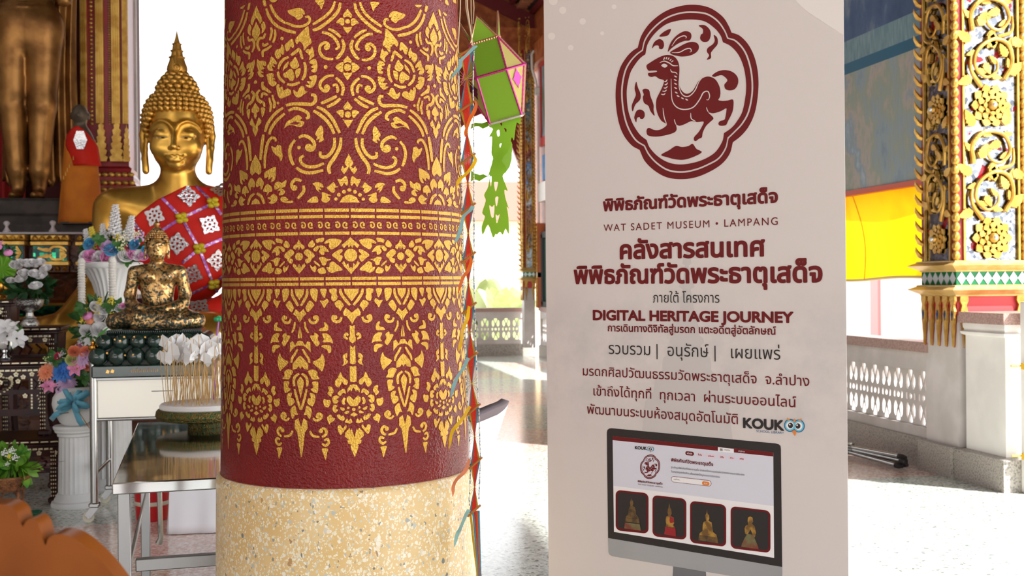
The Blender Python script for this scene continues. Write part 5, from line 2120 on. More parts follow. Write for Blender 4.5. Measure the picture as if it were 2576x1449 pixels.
# ---- yarn hanging
YY = 2.93
yo = at(1176, 700, YY)
yh = thing('yarn_hanging', 'long strip of red, blue and yellow yarn diamonds with ribbon ends, hanging at the column', 'hanging decoration', yo, 0)
M_YR = translucent(mat('red_yarn', rgb(244, 84, 60), 0.8, bump=.5, bscale=400), .5)
M_YB = translucent(mat('light_blue_yarn', rgb(120, 176, 196), 0.8, bump=.5, bscale=400), .5)
M_YY = translucent(mat('yellow_yarn', rgb(222, 190, 70), 0.8, bump=.5, bscale=400), .5)
M_RC = translucent(mat('teal_ribbon', rgb(150, 200, 206), 0.6), .5)
M_RO = translucent(mat('orange_ribbon', rgb(240, 120, 44), 0.6), .5)
M_RY = translucent(mat('yellow_ribbon', rgb(252, 206, 40), 0.6), .5)
M_ROP = translucent(mat('pale_orange_ribbon', rgb(236, 150, 110), 0.6), .5)
M_CORD = mat('speckled_cord', rgb(226, 222, 210), 0.8, col2=rgb(70, 110, 140), nscale=160, lo=.5, hi=.55)
M_STICK = mat('bamboo_stick', rgb(176, 116, 52), 0.5)
cl_pts = [(1174, 122), (1172, 215), (1175, 345), (1177, 470), (1178, 600), (1178, 715), (1182, 830), (1186, 950), (1193, 1060), (1196, 1170), (1192, 1285)]


def cxx(y):
    return float(np.interp(y, [p[1] for p in cl_pts], [p[0] for p in cl_pts]))


def hw_(y):
    return float(np.interp(y, [120, 500, 1285], [19, 15, 12]))


def yp(x, y, d=0.0):
    return at(x, y, YY + d) - yo


nodes = [128, 268, 400, 525, 648, 775, 900, 1030, 1165, 1285]
for i in range(len(nodes) - 1):
    y0, y1 = nodes[i], nodes[i + 1]
    yc = (y0 + y1) / 2
    fan = {0: MB(), 1: MB(), 2: MB()}
    for half in range(2):
        ya = y0 if half == 0 else y1
        for s in (-1, 1):
            n = 6
            for k in range(n):
                u0, u1 = k / n, (k + .85) / n
                # inner third red, outer blue or yellow, drawn as separate threads
                for mi_, (f0, f1) in enumerate(((0, .62), (.62, 1.0))):
                    a0, a1 = f0 + (f1 - f0) * u0, f0 + (f1 - f0) * u1
                    key = 0 if mi_ == 0 else (1 if (s > 0) == (half == 0) else 2)
                    wa = hw_(ya)
                    sl = -10 if half == 0 else -10
                    pts = [yp(cxx(ya) + s * wa * a0, ya + sl * s * a0 * .6, .004 * s), yp(cxx(ya) + s * wa * a1, ya + sl * s * a1 * .6, .004 * s), yp(cxx(yc) + s * 1.2 * a1, yc), yp(cxx(yc) + s * 1.2 * a0, yc)]
                    fan[key].add(pts + [p + Vector((0, .0012, 0)) for p in pts], [(0, 1, 2, 3), (7, 6, 5, 4), (0, 4, 5, 1), (1, 5, 6, 2), (2, 6, 7, 3), (3, 7, 4, 0)])
    # side rays to the cords
    for s in (-1, 1):
        for k in range(5):
            yy = yc + (k - 2) * 11
            fan[2].tube([yp(cxx(yc), yc), yp(cxx(yy) + s * hw_(yy), yy)], .0005, 4)
    fan[0].build('red_thread', M_YR, yh, smooth=False)
    fan[1].build('blue_thread', M_YB, yh, smooth=False)
    fan[2].build('yellow_thread', M_YY, yh, smooth=False)
for s in (-1, 1):
    mb = MB()
    mb.tube([yp(cxx(y) + s * hw_(y), y + (8 if s < 0 else -8)) for y in range(124, 1290, 30)], .0015, 6)
    mb.build('side_cord', M_CORD, yh)
RIB = [(M_RC, [(1198, 114), (1190, 122), (1172, 140), (1160, 152), (1158, 166), (1146, 182), (1132, 200)]), (M_RO, [(1196, 254), (1198, 264), (1193, 280), (1182, 300), (1172, 330), (1170, 345)]),
       (M_RY, [(1190, 388), (1196, 402), (1186, 422), (1170, 440), (1156, 452), (1147, 472)]), (M_RC, [(1190, 518), (1182, 530), (1166, 545), (1160, 570), (1152, 596), (1143, 612)]),
       (M_RO, [(1180, 642), (1186, 655), (1178, 680), (1164, 700), (1152, 738)]), (M_RY, [(1180, 770), (1176, 800), (1164, 830), (1160, 860), (1154, 884)]),
       (M_RC, [(1178, 900), (1166, 925), (1150, 950), (1140, 975), (1134, 1002)]), (M_RY, [(1182, 1022), (1166, 1050), (1148, 1072), (1136, 1090), (1130, 1130)]),
       (M_ROP, [(1182, 1155), (1170, 1185), (1150, 1205), (1141, 1222), (1139, 1250)]), (M_RC, [(1180, 1282), (1170, 1300), (1158, 1330), (1150, 1345), (1142, 1378)])]
for i, (m, pts) in enumerate(RIB):
    c = cr(pts, 4)
    n = len(c)
    mb = MB()

    def fn(u, v, c=c, n=n, i=i):
        f = u * (n - 1)
        k = min(int(f), n - 2)
        x, y = c[k][0] + (c[k + 1][0] - c[k][0]) * (f - k), c[k][1] + (c[k + 1][1] - c[k][1]) * (f - k)
        tw = math.sin(u * 5 + i) * 1.0
        w = (5.0 if u < .85 else 5.0 * (1 - u) / .15 + .6) * (v - .5) * 2
        return yp(x + w * .9 * abs(math.cos(tw * .7)), y + w * .35, -.03 - .05 * u + w * .0016 * math.sin(tw))
    mb.grid(fn, 26, 2)
    o = mb.build('ribbon_tail', m, yh)
    y0 = nodes[i]
    mb = MB()
    mb.tube([yp(cxx(y0) - hw_(y0) - 3, y0 + 14, -.006), yp(cxx(y0) + hw_(y0) + 4, y0 - 14, -.03)], .003, 8)
    st = mb.build('stick', M_STICK, yh)
mb_ = {}
for k, (m, x0, x1, x2) in enumerate(((M_YY, 1183, 1192, 1200), (M_YB, 1190, 1198, 1204), (M_YR, 1196, 1201, 1207), (M_YB, 1204, 1206, 1209), (M_RO, 1200, 1203, 1207))):
    mb = MB()
    mb.tube([yp(x0, 1285), yp(x1, 1370), yp(x2, 1440), yp(x2 + 2, 1500)], [.003, .003, .002, .004], 6)
    mb.build('hanging_thread', m, yh)
mb = MB()
mb.tube([yp(1166, -260), yp(1176, 20), yp(1190, 118)], .0016, 5)
mb.tube([yp(1163, -260), yp(1158, 20), yp(1152, 130)], .0014, 5)
mb.build('hanging_string', M_STRG, yh)

# ---- draped chair behind the column
M_CHG = mat('grey_strip', rgb(104, 92, 98), 0.8)
M_CHW = mat('bright_white_cover', rgb(252, 252, 255), 0.8)
T1_ = at(1264, 994, 4.2)
T0_ = T1_ + CV(-.10, -.46)
ch0 = Vector(((T0_.x + T1_.x) / 2, (T0_.y + T1_.y) / 2, 0)) + CV(-.22, 0)
ch = thing('draped_chair', 'reclining white chair with a grey-edged top, half hidden behind the column', 'chair', ch0)
dn_ = CV(-.34, 0.03, -1.0).normalized()


def back(u, v):
    p = T1_ + (T0_ - T1_) * u + dn_ * (v * .46)
    e = min(u, 1 - u)
    p = p + dn_ * (.035 * max(0, 1 - u / .14) ** 2 + .01 * max(0, 1 - e / .3)) * max(0, 1 - v * 3)
    return p + CV(.03 * math.sin(PI * u), 0) - ch0


mb = MB()
mb.grid(lambda u, v: back(u, v * (.008 + .06 * min(1, u * 1.6))), 16, 4)
o = mb.build('top_strip', M_CHG, ch)  # narrow grey strip along the top of the white backrest
o.modifiers.new('thick', 'SOLIDIFY').thickness = .03
mb = MB()
mb.grid(lambda u, v: back(u, (.008 + .06 * min(1, u * 1.6)) * (1 - v) + v) + CV(.006, 0), 16, 8)
o = mb.build('backrest', M_CHW, ch)
o.modifiers.new('thick', 'SOLIDIFY').thickness = .024
p0, p1 = Vector(back(1, 1)), Vector(back(0, 1))
wd = CV(-.30, -.02)
mb = MB()
mb.grid(lambda u, v: p0 + (p1 - p0) * u + wd * v + Vector((0, 0, -.02)), 4, 4)
o = mb.build('seat', M_CHW, ch)
o.modifiers.new('thick', 'SOLIDIFY').thickness = .04
for u in (.08, .92):
    for v in (.05, .95):
        t_ = p0 + (p1 - p0) * u + wd * v
        mb = MB()
        mb.tube([(t_.x, t_.y, 0), (t_.x, t_.y, t_.z - .03)], .014, 8)
        mb.build('leg', M_STEEL, ch)
# ================================================================ STATUES
M_BGOLD = mat('burnished_gold', rgb(214, 166, 76), 0.30, 0.8, bump=.08, bscale=14, col2=rgb(190, 138, 52), nscale=5)
M_AGOLD = mat('aged_bronze_gold', rgb(160, 114, 62), 0.40, 0.75, bump=.12, bscale=18, col2=rgb(120, 80, 40), nscale=4)
M_HAIRG = mat('gold_curls', rgb(192, 142, 62), 0.36, 0.75)
M_EYEBLK = mat('black_inlay', rgb(16, 14, 12), 0.25)
M_EYEWH = mat('shell_inlay', rgb(176, 168, 148), 0.3)
M_ROBER = mat('red_satin', rgb(208, 36, 20), 0.6, spec=.25, bump=.35, bscale=7, bdist=.03, col2=rgb(190, 26, 16), nscale=3)
M_SILV = mat('silver_foil_ornament', rgb(222, 220, 224), 0.18, .85, bump=.4, bscale=90)
M_PURP = mat('purple_silver_ribbon', rgb(150, 84, 160), 0.3, .5, col2=rgb(206, 190, 210), nscale=40, lo=.5, hi=.62)
M_YBOW = mat('yellow_satin_bow', rgb(196, 176, 24), 0.4)


def hook_y(f, x, z, y0=-1.3, y1=.6, n=400):
    """first surface met from the front at (x, z)"""
    ys = np.linspace(y0, y1, n)
    v = f(np.full(n, x), ys, np.full(n, z))
    k = np.argmax(v < 0)
    return float(ys[k]) if v[k] < 0 else 0.0


def norm_of(f, p, e=.01):
    g = []
    for i in range(3):
        a, b = list(p), list(p)
        a[i] += e
        b[i] -= e
        g.append(float(f(*[np.array([q]) for q in a])[0] - f(*[np.array([q]) for q in b])[0]))
    return Vector(g).normalized()


# ---------------------------------------------------------------- great seated Buddha
BY = 9.3
bp = at(449, 700, BY)
BSC = BY / F
big = thing('seated_buddha', 'large golden seated buddha with flame finial and red ornamented cloth, before the bright opening', 'statue', (bp.x, bp.y, 0))


def bxz(px, py):
    return ((px - 449) * BSC, CAMZ + (715.3 - py) * BSC)


def big_torso(X, Y, Z):
    d = d_ell(X, Y, Z, (0, .12, 1.66), (.47, .26, .52))
    for s in (-1, 1):
        d = smin(d, d_ell(X, Y, Z, (s * .40, .11, 1.93), (.22, .19, .17)), .14)
    d = smin(d, d_cone(X, Y, Z, (0, .04, 2.25), (0, .07, 1.98), .135, .165), .10)
    return d


def big_leftarm(X, Y, Z):
    return d_chain(X, Y, Z, [(.53, .11, 1.92, .15), (.64, .08, 1.45, .15), (.56, -.14, 1.22, .13), (.36, -.40, 1.06, .105), (.06, -.50, 1.02, .08)], .05)


def big_body(X, Y, Z):
    d = smin(big_torso(X, Y, Z), big_leftarm(X, Y, Z), .06)
    d = smin(d, d_chain(X, Y, Z, [(-.53, .11, 1.92, .15), (-.56, .08, 1.42, .13), (-.63, -.12, 1.27, .115), (-.80, -.46, 1.02, .085)], .05), .06)
    hand = d_ell(X, Y, Z, (-.815, -.54, .95), (.085, .05, .10))
    for i, (x, l) in enumerate(((-.885, .10), (-.845, .15), (-.802, .17), (-.758, .15))):
        hand = smin(hand, d_cone(X, Y, Z, (x, -.56, .90), (x * 1.0, -.585, .88 - l), .026, .020), .012)
    hand = smin(hand, d_cone(X, Y, Z, (-.73, -.54, .97), (-.695, -.57, .87), .026, .02), .015)
    d = smin(d, hand, .03)
    legs = d_chain(X, Y, Z, [(0, .05, .90, .24), (.62, -.22, .92, .20), (.92, -.42, .90, .16), (.30, -.62, .88, .15), (-.30, -.55, .86, .14)], .08)
    legs = smin(legs, d_chain(X, Y, Z, [(0, .05, .90, .24), (-.62, -.20, .92, .20), (-.90, -.38, .90, .16), (-.30, -.60, .98, .13), (.30, -.58, .98, .11)], .08), .05)
    d = smin(d, legs, .06)
    return np.maximum(d, .735 - Z)


sdf_build('body', big_body, (-1.12, -.85, .70), (1.12, .45, 2.32), .017, M_BGOLD, big)


def big_head(X, Y, Z):
    ax_ = np.abs(X)
    d = d_ell(X, Y, Z, (0, .0, 2.535), (.224, .245, .30))
    d = smin(d, d_ell(X, Y, Z, (0, .05, 2.68), (.245, .27, .225)), .05)
    d = smin(d, d_ell(X, Y, Z, (0, -.045, 2.36), (.172, .185, .135)), .06)
    d = smin(d, d_ell(X, Y, Z, (0, -.185, 2.262), (.062, .05, .045)), .05)
    d = smin(d, d_ell(ax_, Y, Z, (.125, -.16, 2.405), (.075, .06, .08)), .06)
    # lids, brows, nose, lips
    d = smin(d, d_ell(ax_, Y, Z, (.098, -.196, 2.500), (.068, .045, .046)), .016)
    d = smin(d, d_chain(ax_, Y, Z, cr([(.012, -.246, 2.525, .013), (.04, -.248, 2.578, .012), (.10, -.228, 2.605, .011), (.165, -.175, 2.585, .009), (.20, -.12, 2.54, .006)], 4), .01), .016)
    d = smin(d, d_chain(ax_, Y, Z, [(0, -.243, 2.56, .015), (0, -.275, 2.46, .021), (0, -.312, 2.392, .028)], .02), .022)
    d = smin(d, d_ell(ax_, Y, Z, (.030, -.272, 2.382), (.024, .028, .020)), .014)
    d = smin(d, d_chain(ax_, Y, Z, [(0, -.253, 2.316, .013), (.022, -.254, 2.323, .014), (.055, -.236, 2.320, .010), (.082, -.208, 2.332, .006)], .008), .010)
    d = smin(d, d_chain(ax_, Y, Z, [(0, -.250, 2.290, .019), (.030, -.243, 2.293, .016), (.062, -.222, 2.306, .008)], .01), .012)
    # grooves: eye slit, mouth line, lid crease
    d = smax(d, -d_chain(ax_, Y, Z, [(.040, -.250, 2.478, .005), (.095, -.247, 2.462, .007), (.155, -.196, 2.476, .005)], .003), .004)
    d = smax(d, -d_chain(ax_, Y, Z, [(0, -.272, 2.303, .005), (.04, -.262, 2.308, .005), (.085, -.218, 2.330, .004)], .003), .005)
    # ears with long lobes
    e = d_chain(ax_, Y, Z, [(.236, .03, 2.56, .030), (.268, .04, 2.60, .026), (.276, .045, 2.52, .027), (.268, .03, 2.42, .026), (.258, .01, 2.32, .026), (.248, .0, 2.225, .030)], .015)
    e = smin(e, d_chain(ax_, Y, Z, [(.238, .0, 2.52, .016), (.244, -.01, 2.40, .016), (.243, -.01, 2.26, .018)], .01), .02)
    d = smin(d, e, .015)
    d = smin(d, d_cone(X, Y, Z, (0, .03, 2.30), (0, .06, 2.06), .13, .165), .04)
    for zr in (2.165, 2.115):
        d = smax(d, -(np.sqrt((np.sqrt(X * X + (Y - .045) ** 2) - .158) ** 2 + (Z - zr - .03 * (Y + .1)) ** 2) - .006), .008)
    return d


sdf_build('head', big_head, (-.32, -.36, 2.06), (.32, .36, 2.93), .0085, M_BGOLD, big)
ey = MB()
for s in (-1, 1):
    for (x0, x1, m) in ((.045, .155, 0),):
        ey.tube([(s * (x0 + (x1 - x0) * t), hook_y(big_head, s * (x0 + (x1 - x0) * t), 2.468 + .02 * (abs(t - .4)) ** 1.5, -.4, .1, 300) - .001, 2.468 + .02 * (abs(t - .4)) ** 1.5) for t in np.linspace(0, 1, 9)], [.002, .003, .004, .004, .004, .004, .003, .002, .001], 6)
    ew = ey.build('eye', M_EYEWH, big)
    ey = MB()
    ey.sphere((s * .088, hook_y(big_head, s * .088, 2.468, -.4, .1, 300) - .002, 2.468), (.017, .005, .006), 8, 6)
    ey.build('pupil', M_EYEBLK, ew)
    ey = MB()
hr = MB()
rows = 13
for i in range(rows):
    z = 2.44 + i * .0385
    q = 1 - ((z - 2.64) / .275) ** 2
    if q <= 0.02:
        continue
    rx, ry = .262 * math.sqrt(q), .285 * math.sqrt(q)
    n = max(5, int(2 * PI * (rx + ry) / 2 / .050))
    for k in range(n):
        a = 2 * PI * (k + .5 * (i % 2)) / n
        fr = abs((math.degrees(a) + 90 + 180) % 360 - 180)      # 0 at the front
        zh = float(np.interp(fr, [0, 25, 45, 62, 76, 90, 180], [2.70, 2.70, 2.66, 2.58, 2.46, 2.40, 2.36]))
        if z < zh:
            continue
        c = (rx * math.cos(a), .04 + ry * math.sin(a), z)
        hr.sphere(c, .0285, 9, 6)
        d_ = Vector((math.cos(a), math.sin(a), .3)).normalized()
        hr.sphere(Vector(c) + d_ * .020, .014, 7, 5)
for (z, r, n) in ((2.905, .150, 15), (2.945, .134, 13), (2.982, .108, 11), (3.015, .075, 8)):
    for k in range(n):
        a = 2 * PI * (k + .5) / n
        hr.sphere((r * math.cos(a), .04 + r * math.sin(a), z), .030, 9, 6)
        hr.sphere((r * 1.13 * math.cos(a), .04 + r * 1.13 * math.sin(a), z + .004), .014, 7, 5)
hr.sphere((0, .04, 2.93), (.14, .14, .11), 16, 10)
hr.build('curled_hair', M_HAIRG, big)
fl = MB()
prof = [(.052, 3.005), (.074, 3.03), (.084, 3.06), (.080, 3.09), (.066, 3.125), (.060, 3.15), (.070, 3.162), (.066, 3.166), (.050, 3.170), (.046, 3.205), (.056, 3.216), (.050, 3.220), (.040, 3.224), (.034, 3.262), (.044, 3.272), (.038, 3.276), (.026, 3.280), (.018, 3.31), (.009, 3.35), (.001, 3.392)]
fl.lathe([(r, z) for r, z in prof], 20, c=(0, .04, 0))
for i, (r0, z0_, turns) in enumerate(((.040, 3.075, 1),)):
    sp = []
    for t in np.linspace(0, 1, 30):
        a = -PI / 2 + t * 2 * PI * 1.6
        rr = .036 * (1 - t) + .006
        sp.append((rr * math.cos(a), .04 - .082 - .012 * t, 3.068 + rr * math.sin(a)))
    fl.tube(sp, .007, 6)
fl.tube([(.0, -.042, 3.10), (-.012, -.03, 3.14), (.008, -.018, 3.18), (-.006, -.008, 3.23), (.0, .008, 3.28)], [.010, .012, .010, .008, .004], 6)
fl.build('flame_finial', M_HAIRG, big)


def big_cover(X, Y, Z):
    d = smin(big_torso(X, Y, Z), big_leftarm(X, Y, Z), .20)
    return d - .022 + .004 * np.sin(X * 26 + Z * 14) + .003 * np.sin(X * 11 - Z * 31)


def robe_edge(Z):
    return np.interp(Z, [.9, 1.3, 1.6, 1.80, 1.88, 1.98, 2.07, 2.2], [-.30, -.36, -.37, -.36, -.29, -.16, .02, .25])


def big_robe(X, Y, Z):
    d = np.maximum(big_cover(X, Y, Z), (robe_edge(Z) - X) * .75)
    d = np.maximum(d, (1.02 + .25 * np.clip(-X, 0, 1) - .22 * np.clip(X - .2, 0, .5)) - Z)
    return np.maximum(d, Z - 2.10)


rb = sdf_build('red_cloth', big_robe, (-.62, -.65, .85), (.86, .46, 2.14), .015, M_ROBER, big)
rb['label'] = 'red satin cloth laid over one shoulder'


def lobed(w, h, n=32):
    out = []
    for i in range(n):
        a = 2 * PI * i / n
        r = 1 + .13 * math.cos(8 * a) + .16 * math.cos(4 * a)
        out.append((w * r * math.cos(a), h * r * math.sin(a)))
    return out


def on_robe(px, py):
    x, z = bxz(px, py)
    y = hook_y(big_robe, x, z, -1.0, .4, 500)
    return Vector((x, y, z))


for (px, py, rot) in ((478, 497, 0), (398, 546, 20), (528, 567, 30), (452, 614, 5), (546, 655, 0), (485, 690, 20), (511, 771, 35), (553, 735, 10), (556, 480, 0)):
    p = on_robe(px, py)
    if p.y == 0.0:
        continue
    nn = norm_of(big_robe, p, .02)
    sd = Vector((0, 0, 1)).cross(nn).normalized() * -1
    up = sd.cross(nn).normalized()
    if up.z < 0:
        up = -up
    c_, s_ = math.cos(math.radians(rot)), math.sin(math.radians(rot))
    sd, up = sd * c_ + up * s_, up * c_ - sd * s_
    o_ = lobed(.072, .072)
    holes = [[(.040 * math.cos(t) + .010 * math.cos(u), .040 * math.sin(t) + .010 * math.sin(u)) for u in np.linspace(0, 2 * PI, 9)[:-1][::-1]] for t in np.linspace(0, 2 * PI, 9)[:-1]]
    holes.append([(.012 * math.cos(u), .012 * math.sin(u)) for u in np.linspace(0, 2 * PI, 9)[:-1][::-1]])
    mb = MB()
    mb.prism([o_] + holes, lambda x, y, d: p + sd * x + up * y + nn * (.008 + d), 0, .004)
    mb.build('silver_medallion', M_SILV, rb, smooth=False)


def ribbon_between(a, b, w, m, parent, name='ribbon'):
    n = 14
    L_, R_ = [], []
    mb = MB()
    pts = []
    for i in range(n + 1):
        t = i / n
        p = on_robe(a[0] + (b[0] - a[0]) * t, a[1] + (b[1] - a[1]) * t)
        if p.y == 0.0:
            continue
        pts.append((p, norm_of(big_robe, p, .02)))
    if len(pts) < 3:
        return
    vs, fs = [], []
    for i, (p, nn) in enumerate(pts):
        t = (pts[min(i + 1, len(pts) - 1)][0] - pts[max(i - 1, 0)][0]).normalized()
        s = t.cross(nn).normalized()
        for (q, d) in ((-1, .007), (1, .007), (1, .011), (-1, .011)):
            vs.append(p + s * q * w + nn * d)
    for i in range(len(pts) - 1):
        for k in range(4):
            k2 = (k + 1) % 4
            fs.append((i * 4 + k, i * 4 + k2, i * 4 + 4 + k2, i * 4 + 4 + k))
    mb.add(vs, fs)
    mb.build(name, m, parent, smooth=False)


for a, b in (((412, 498), (462, 551)), ((462, 551), (410, 586)), ((462, 551), (539, 513)), ((462, 551), (503, 627)), ((503, 627), (463, 662)), ((503, 627), (558, 602)), ((503, 627), (533, 713)), ((533, 713), (473, 741)), ((533, 713), (558, 695)), ((533, 713), (543, 738)),
             ((539, 513), (490, 467)), ((539, 513), (558, 542)), ((338, 547), (370, 592)), ((340, 541), (412, 498)), ((412, 498), (450, 472)), ((510, 826), (556, 800))):
    ribbon_between(a, b, .011, M_PURP, rb)
for (px, py) in ((462, 551), (503, 627), (533, 713), (539, 513)):
    p = on_robe(px, py)
    if p.y == 0.0:
        continue
    nn = norm_of(big_robe, p, .02)
    sd = Vector((0, 0, 1)).cross(nn).normalized()
    up = nn.cross(sd)
    mb = MB()
    for k in range(4):
        a = PI / 4 + k * PI / 2 + .2
        c = p + (sd * math.cos(a) + up * math.sin(a)) * .028 + nn * .022
        mb.sphere(c, (.028, .018, .022), 8, 6)
    mb.sphere(p + nn * .03, .014, 8, 6)
    mb.build('yellow_bow', M_YBOW, rb)

# its throne, mostly hidden
th = thing('buddha_throne', 'dark carved throne under the large golden buddha', 'pedestal', (bp.x, bp.y, 0))
mb = MB()
ring_loft(mb, [(.06, 0), (.06, .1), (0, .14), (-.05, .3), (-.05, .5), (.02, .6), (.02, .735)], 1.05, .62, (0, -.1))
mb.build('base', mat('dark_carved_wood', rgb(64, 30, 16), 0.45, bump=.4, bscale=30, col2=rgb(90, 48, 22), nscale=12), th, smooth=False)
mb = MB()
ring_loft(mb, [(.022, .64), (.03, .66), (.022, .70)], 1.05, .62, (0, -.1))
mb.build('gold_moulding', M_GOLD, th, smooth=False)

# ---------------------------------------------------------------- standing Buddha
SY = 11.0
sp_ = at(72, 500, SY)
stn = thing('standing_buddha', 'tall bronze-gold standing buddha seen from waist to feet at the far left', 'statue', (sp_.x, sp_.y, 0))


def st_body(X, Y, Z):
    d = d_chain(X, Y, Z, [(-.14, 0, 3.80, .19), (-.135, -.03, 3.05, .135), (-.10, -.01, 2.42, .092), (-.092, 0, 2.24, .066)], .05)
    d = smin(d, d_chain(X, Y, Z, [(.15, 0, 3.80, .19), (.135, -.03, 3.05, .135), (.105, -.01, 2.42, .092), (.10, 0, 2.24, .066)], .05), .02)
    d = smin(d, d_ell(X, Y, Z, (0, .0, 3.80), (.33, .21, .32)), .06)
    d = smin(d, d_ell(X, Y, Z, (0, .0, 4.35), (.28, .18, .42)), .10)
    d = smin(d, d_chain(X, Y, Z, [(-.30, .02, 4.70, .10), (-.40, .02, 4.25, .085), (-.40, -.03, 3.85, .07)], .04), .05)
    d = smin(d, d_chain(X, Y, Z, [(.30, .02, 4.70, .10), (.40, .02, 4.25, .085), (.36, -.12, 4.05, .07)], .04), .05)
    d = smin(d, d_cone(X, Y, Z, (0, 0, 4.75), (0, 0, 4.95), .10, .085), .05)
    d = smin(d, d_ell(X, Y, Z, (0, -.01, 5.08), (.13, .15, .18)), .03)
    for s in (-1, 1):
        d = smin(d, d_ell(X, Y, Z, (s * .098, -.09, 2.165), (.062, .15, .045)), .04)
    # girdle folds
    for zc in (3.96, 4.00, 4.04):
        zz = zc + .22 * np.abs(X) ** 1.5 - .0
        d = d - .010 * np.exp(-((Z - zz) / .011) ** 2)
    d = d + .006 * np.exp(-(X / .012) ** 2) * (Z < 3.9)
    return d


sdf_build('body', st_body, (-.60, -.34, 2.10), (.60, .30, 5.30), .019, M_AGOLD, stn)
mb = MB()


def drape(u, v):
    z = 4.6 - v * 2.28
    x0 = -.22 - .06 * v
    x1 = .45 - .04 * math.sin(v * PI) + (.02 * v)
    x = x0 + (x1 - x0) * u
    return (x, .12 + .028 * math.sin(u * 38 + v * 2) + .05 * abs(u - .45), z + .05 * math.sin(u * 38) * (v > .97))


mb.grid(drape, 80, 40)
o = mb.build('robe', M_AGOLD, stn)
o.modifiers.new('thick', 'SOLIDIFY').thickness = .03
mb = MB()
ring_loft(mb, [(.04, 1.86), (.04, 1.95), (.0, 1.98), (0, 2.10), (.015, 2.125)], .40, .30)
mb.build('pedestal', mat('grey_brown_stone', rgb(72, 62, 58), 0.7, col2=rgb(54, 46, 42), nscale=8), stn, smooth=False)

# ---------------------------------------------------------------- small monk statue in robes
mk = at(203, 500, 10.5)
MS_ = 10.5 / F
monk = thing('monk_statue', 'small grey monk statue in orange robe and red sash, beside the red and gold pillar', 'statue', (mk.x, mk.y, 0))


def mz(py):
    return CAMZ + (717.4 - py) * MS_


def mk_body(X, Y, Z):
    d = d_ell(X, Y, Z, (0, -.005, mz(288)), (.074, .085, .092))
    d = smin(d, d_cone(X, Y, Z, (0, .01, mz(310)), (0, .01, mz(330)), .045, .055), .03)
    d = smin(d, d_ell(X, Y, Z, (0, .0, mz(372)), (.135, .10, .20)), .06)
    for s in (-1, 1):
        d = smin(d, d_ell(X, Y, Z, (s * .073, .005, mz(292)), (.014, .022, .035)), .01)
    d = smin(d, d_ell(X, Y, Z, (0, -.088, mz(292)), (.014, .018, .022)), .015)
    return smin(d, d_cone(X, Y, Z, (0, 0, mz(400)), (0, 0, mz(560)), .11, .13), .05)


sdf_build('body', mk_body, (-.18, -.16, mz(562)), (.18, .16, mz(262)), .0075, mat('grey_brown_bronze', rgb(96, 84, 70), 0.5, .4), monk)
M_ORANGE = mat('orange_robe_cloth', rgb(206, 118, 12), 0.75, bump=.3, bscale=9, col2=rgb(188, 98, 8), nscale=4)


def mk_robe(u, v):
    a = -2 * PI * u
    z = mz(352) + (mz(562) - mz(352)) * v
    r = .125 + .055 * v + .008 * math.sin(u * 40) * v
    return (r * math.cos(a) * 1.08, r * .85 * math.sin(a), z)


mb = MB()
mb.grid(mk_robe, 48, 14)
mb.build('orange_robe', M_ORANGE, monk).modifiers.new('thick', 'SOLIDIFY').thickness = .008
sh = MB()


def sash(u, v):
    # a broad red band from the neck over the chest to the right hip
    t = (u - .5) * 2
    z = mz(322) - v * (.36 if True else 0)
    w = .10 + .05 * min(1, v * 3) - .03 * v
    x = t * w + (.0 + .075 * v)
    y = -(.155 + .02 * v) + .9 * (t * w) ** 2 / .2 + .5 * max(0, x - .10) ** 2 / .1
    z -= .16 * abs(t) ** 1.5 * (1 - v) * .5
    return (x, y, z)


sh.grid(sash, 16, 16)
so = sh.build('red_sash', M_ROBER, monk)
so.modifiers.new('thick', 'SOLIDIFY').thickness = .006
mb = MB()
cen = Vector((.03, -.185, mz(358)))
mb.prism([[(.075 * math.cos(a) * .8, .095 * math.sin(a)) for a in np.linspace(0, 2 * PI, 7)[:-1]]], lambda x, y, d: cen + Vector((x, -d + .3 * abs(x), y)), 0, .008)
mb.build('silver_medallion', M_SILV, so, smooth=False)
mb = MB()
for i in range(6):
    mb.tube([(-.12 + i * .018, -.155 - .004 * i, mz(405) + .035 * i - .15), (-.12 + i * .018, -.16 - .004 * i, mz(405) + .035 * i - .185)], [.003, .006], 6)
mb.build('gold_tassel', M_GOLD, so)
mb = MB()
ring_loft(mb, [(0, 1.86), (.0, mz(560))], .16, .14)
mb.build('stand', mat('grey_brown_stone', rgb(72, 62, 58), 0.7), monk, smooth=False)

# ---------------------------------------------------------------- small gilded Buddha on a dark lotus base
GY = 6.45
gp_ = at(396, 800, GY)
GS = GY / F


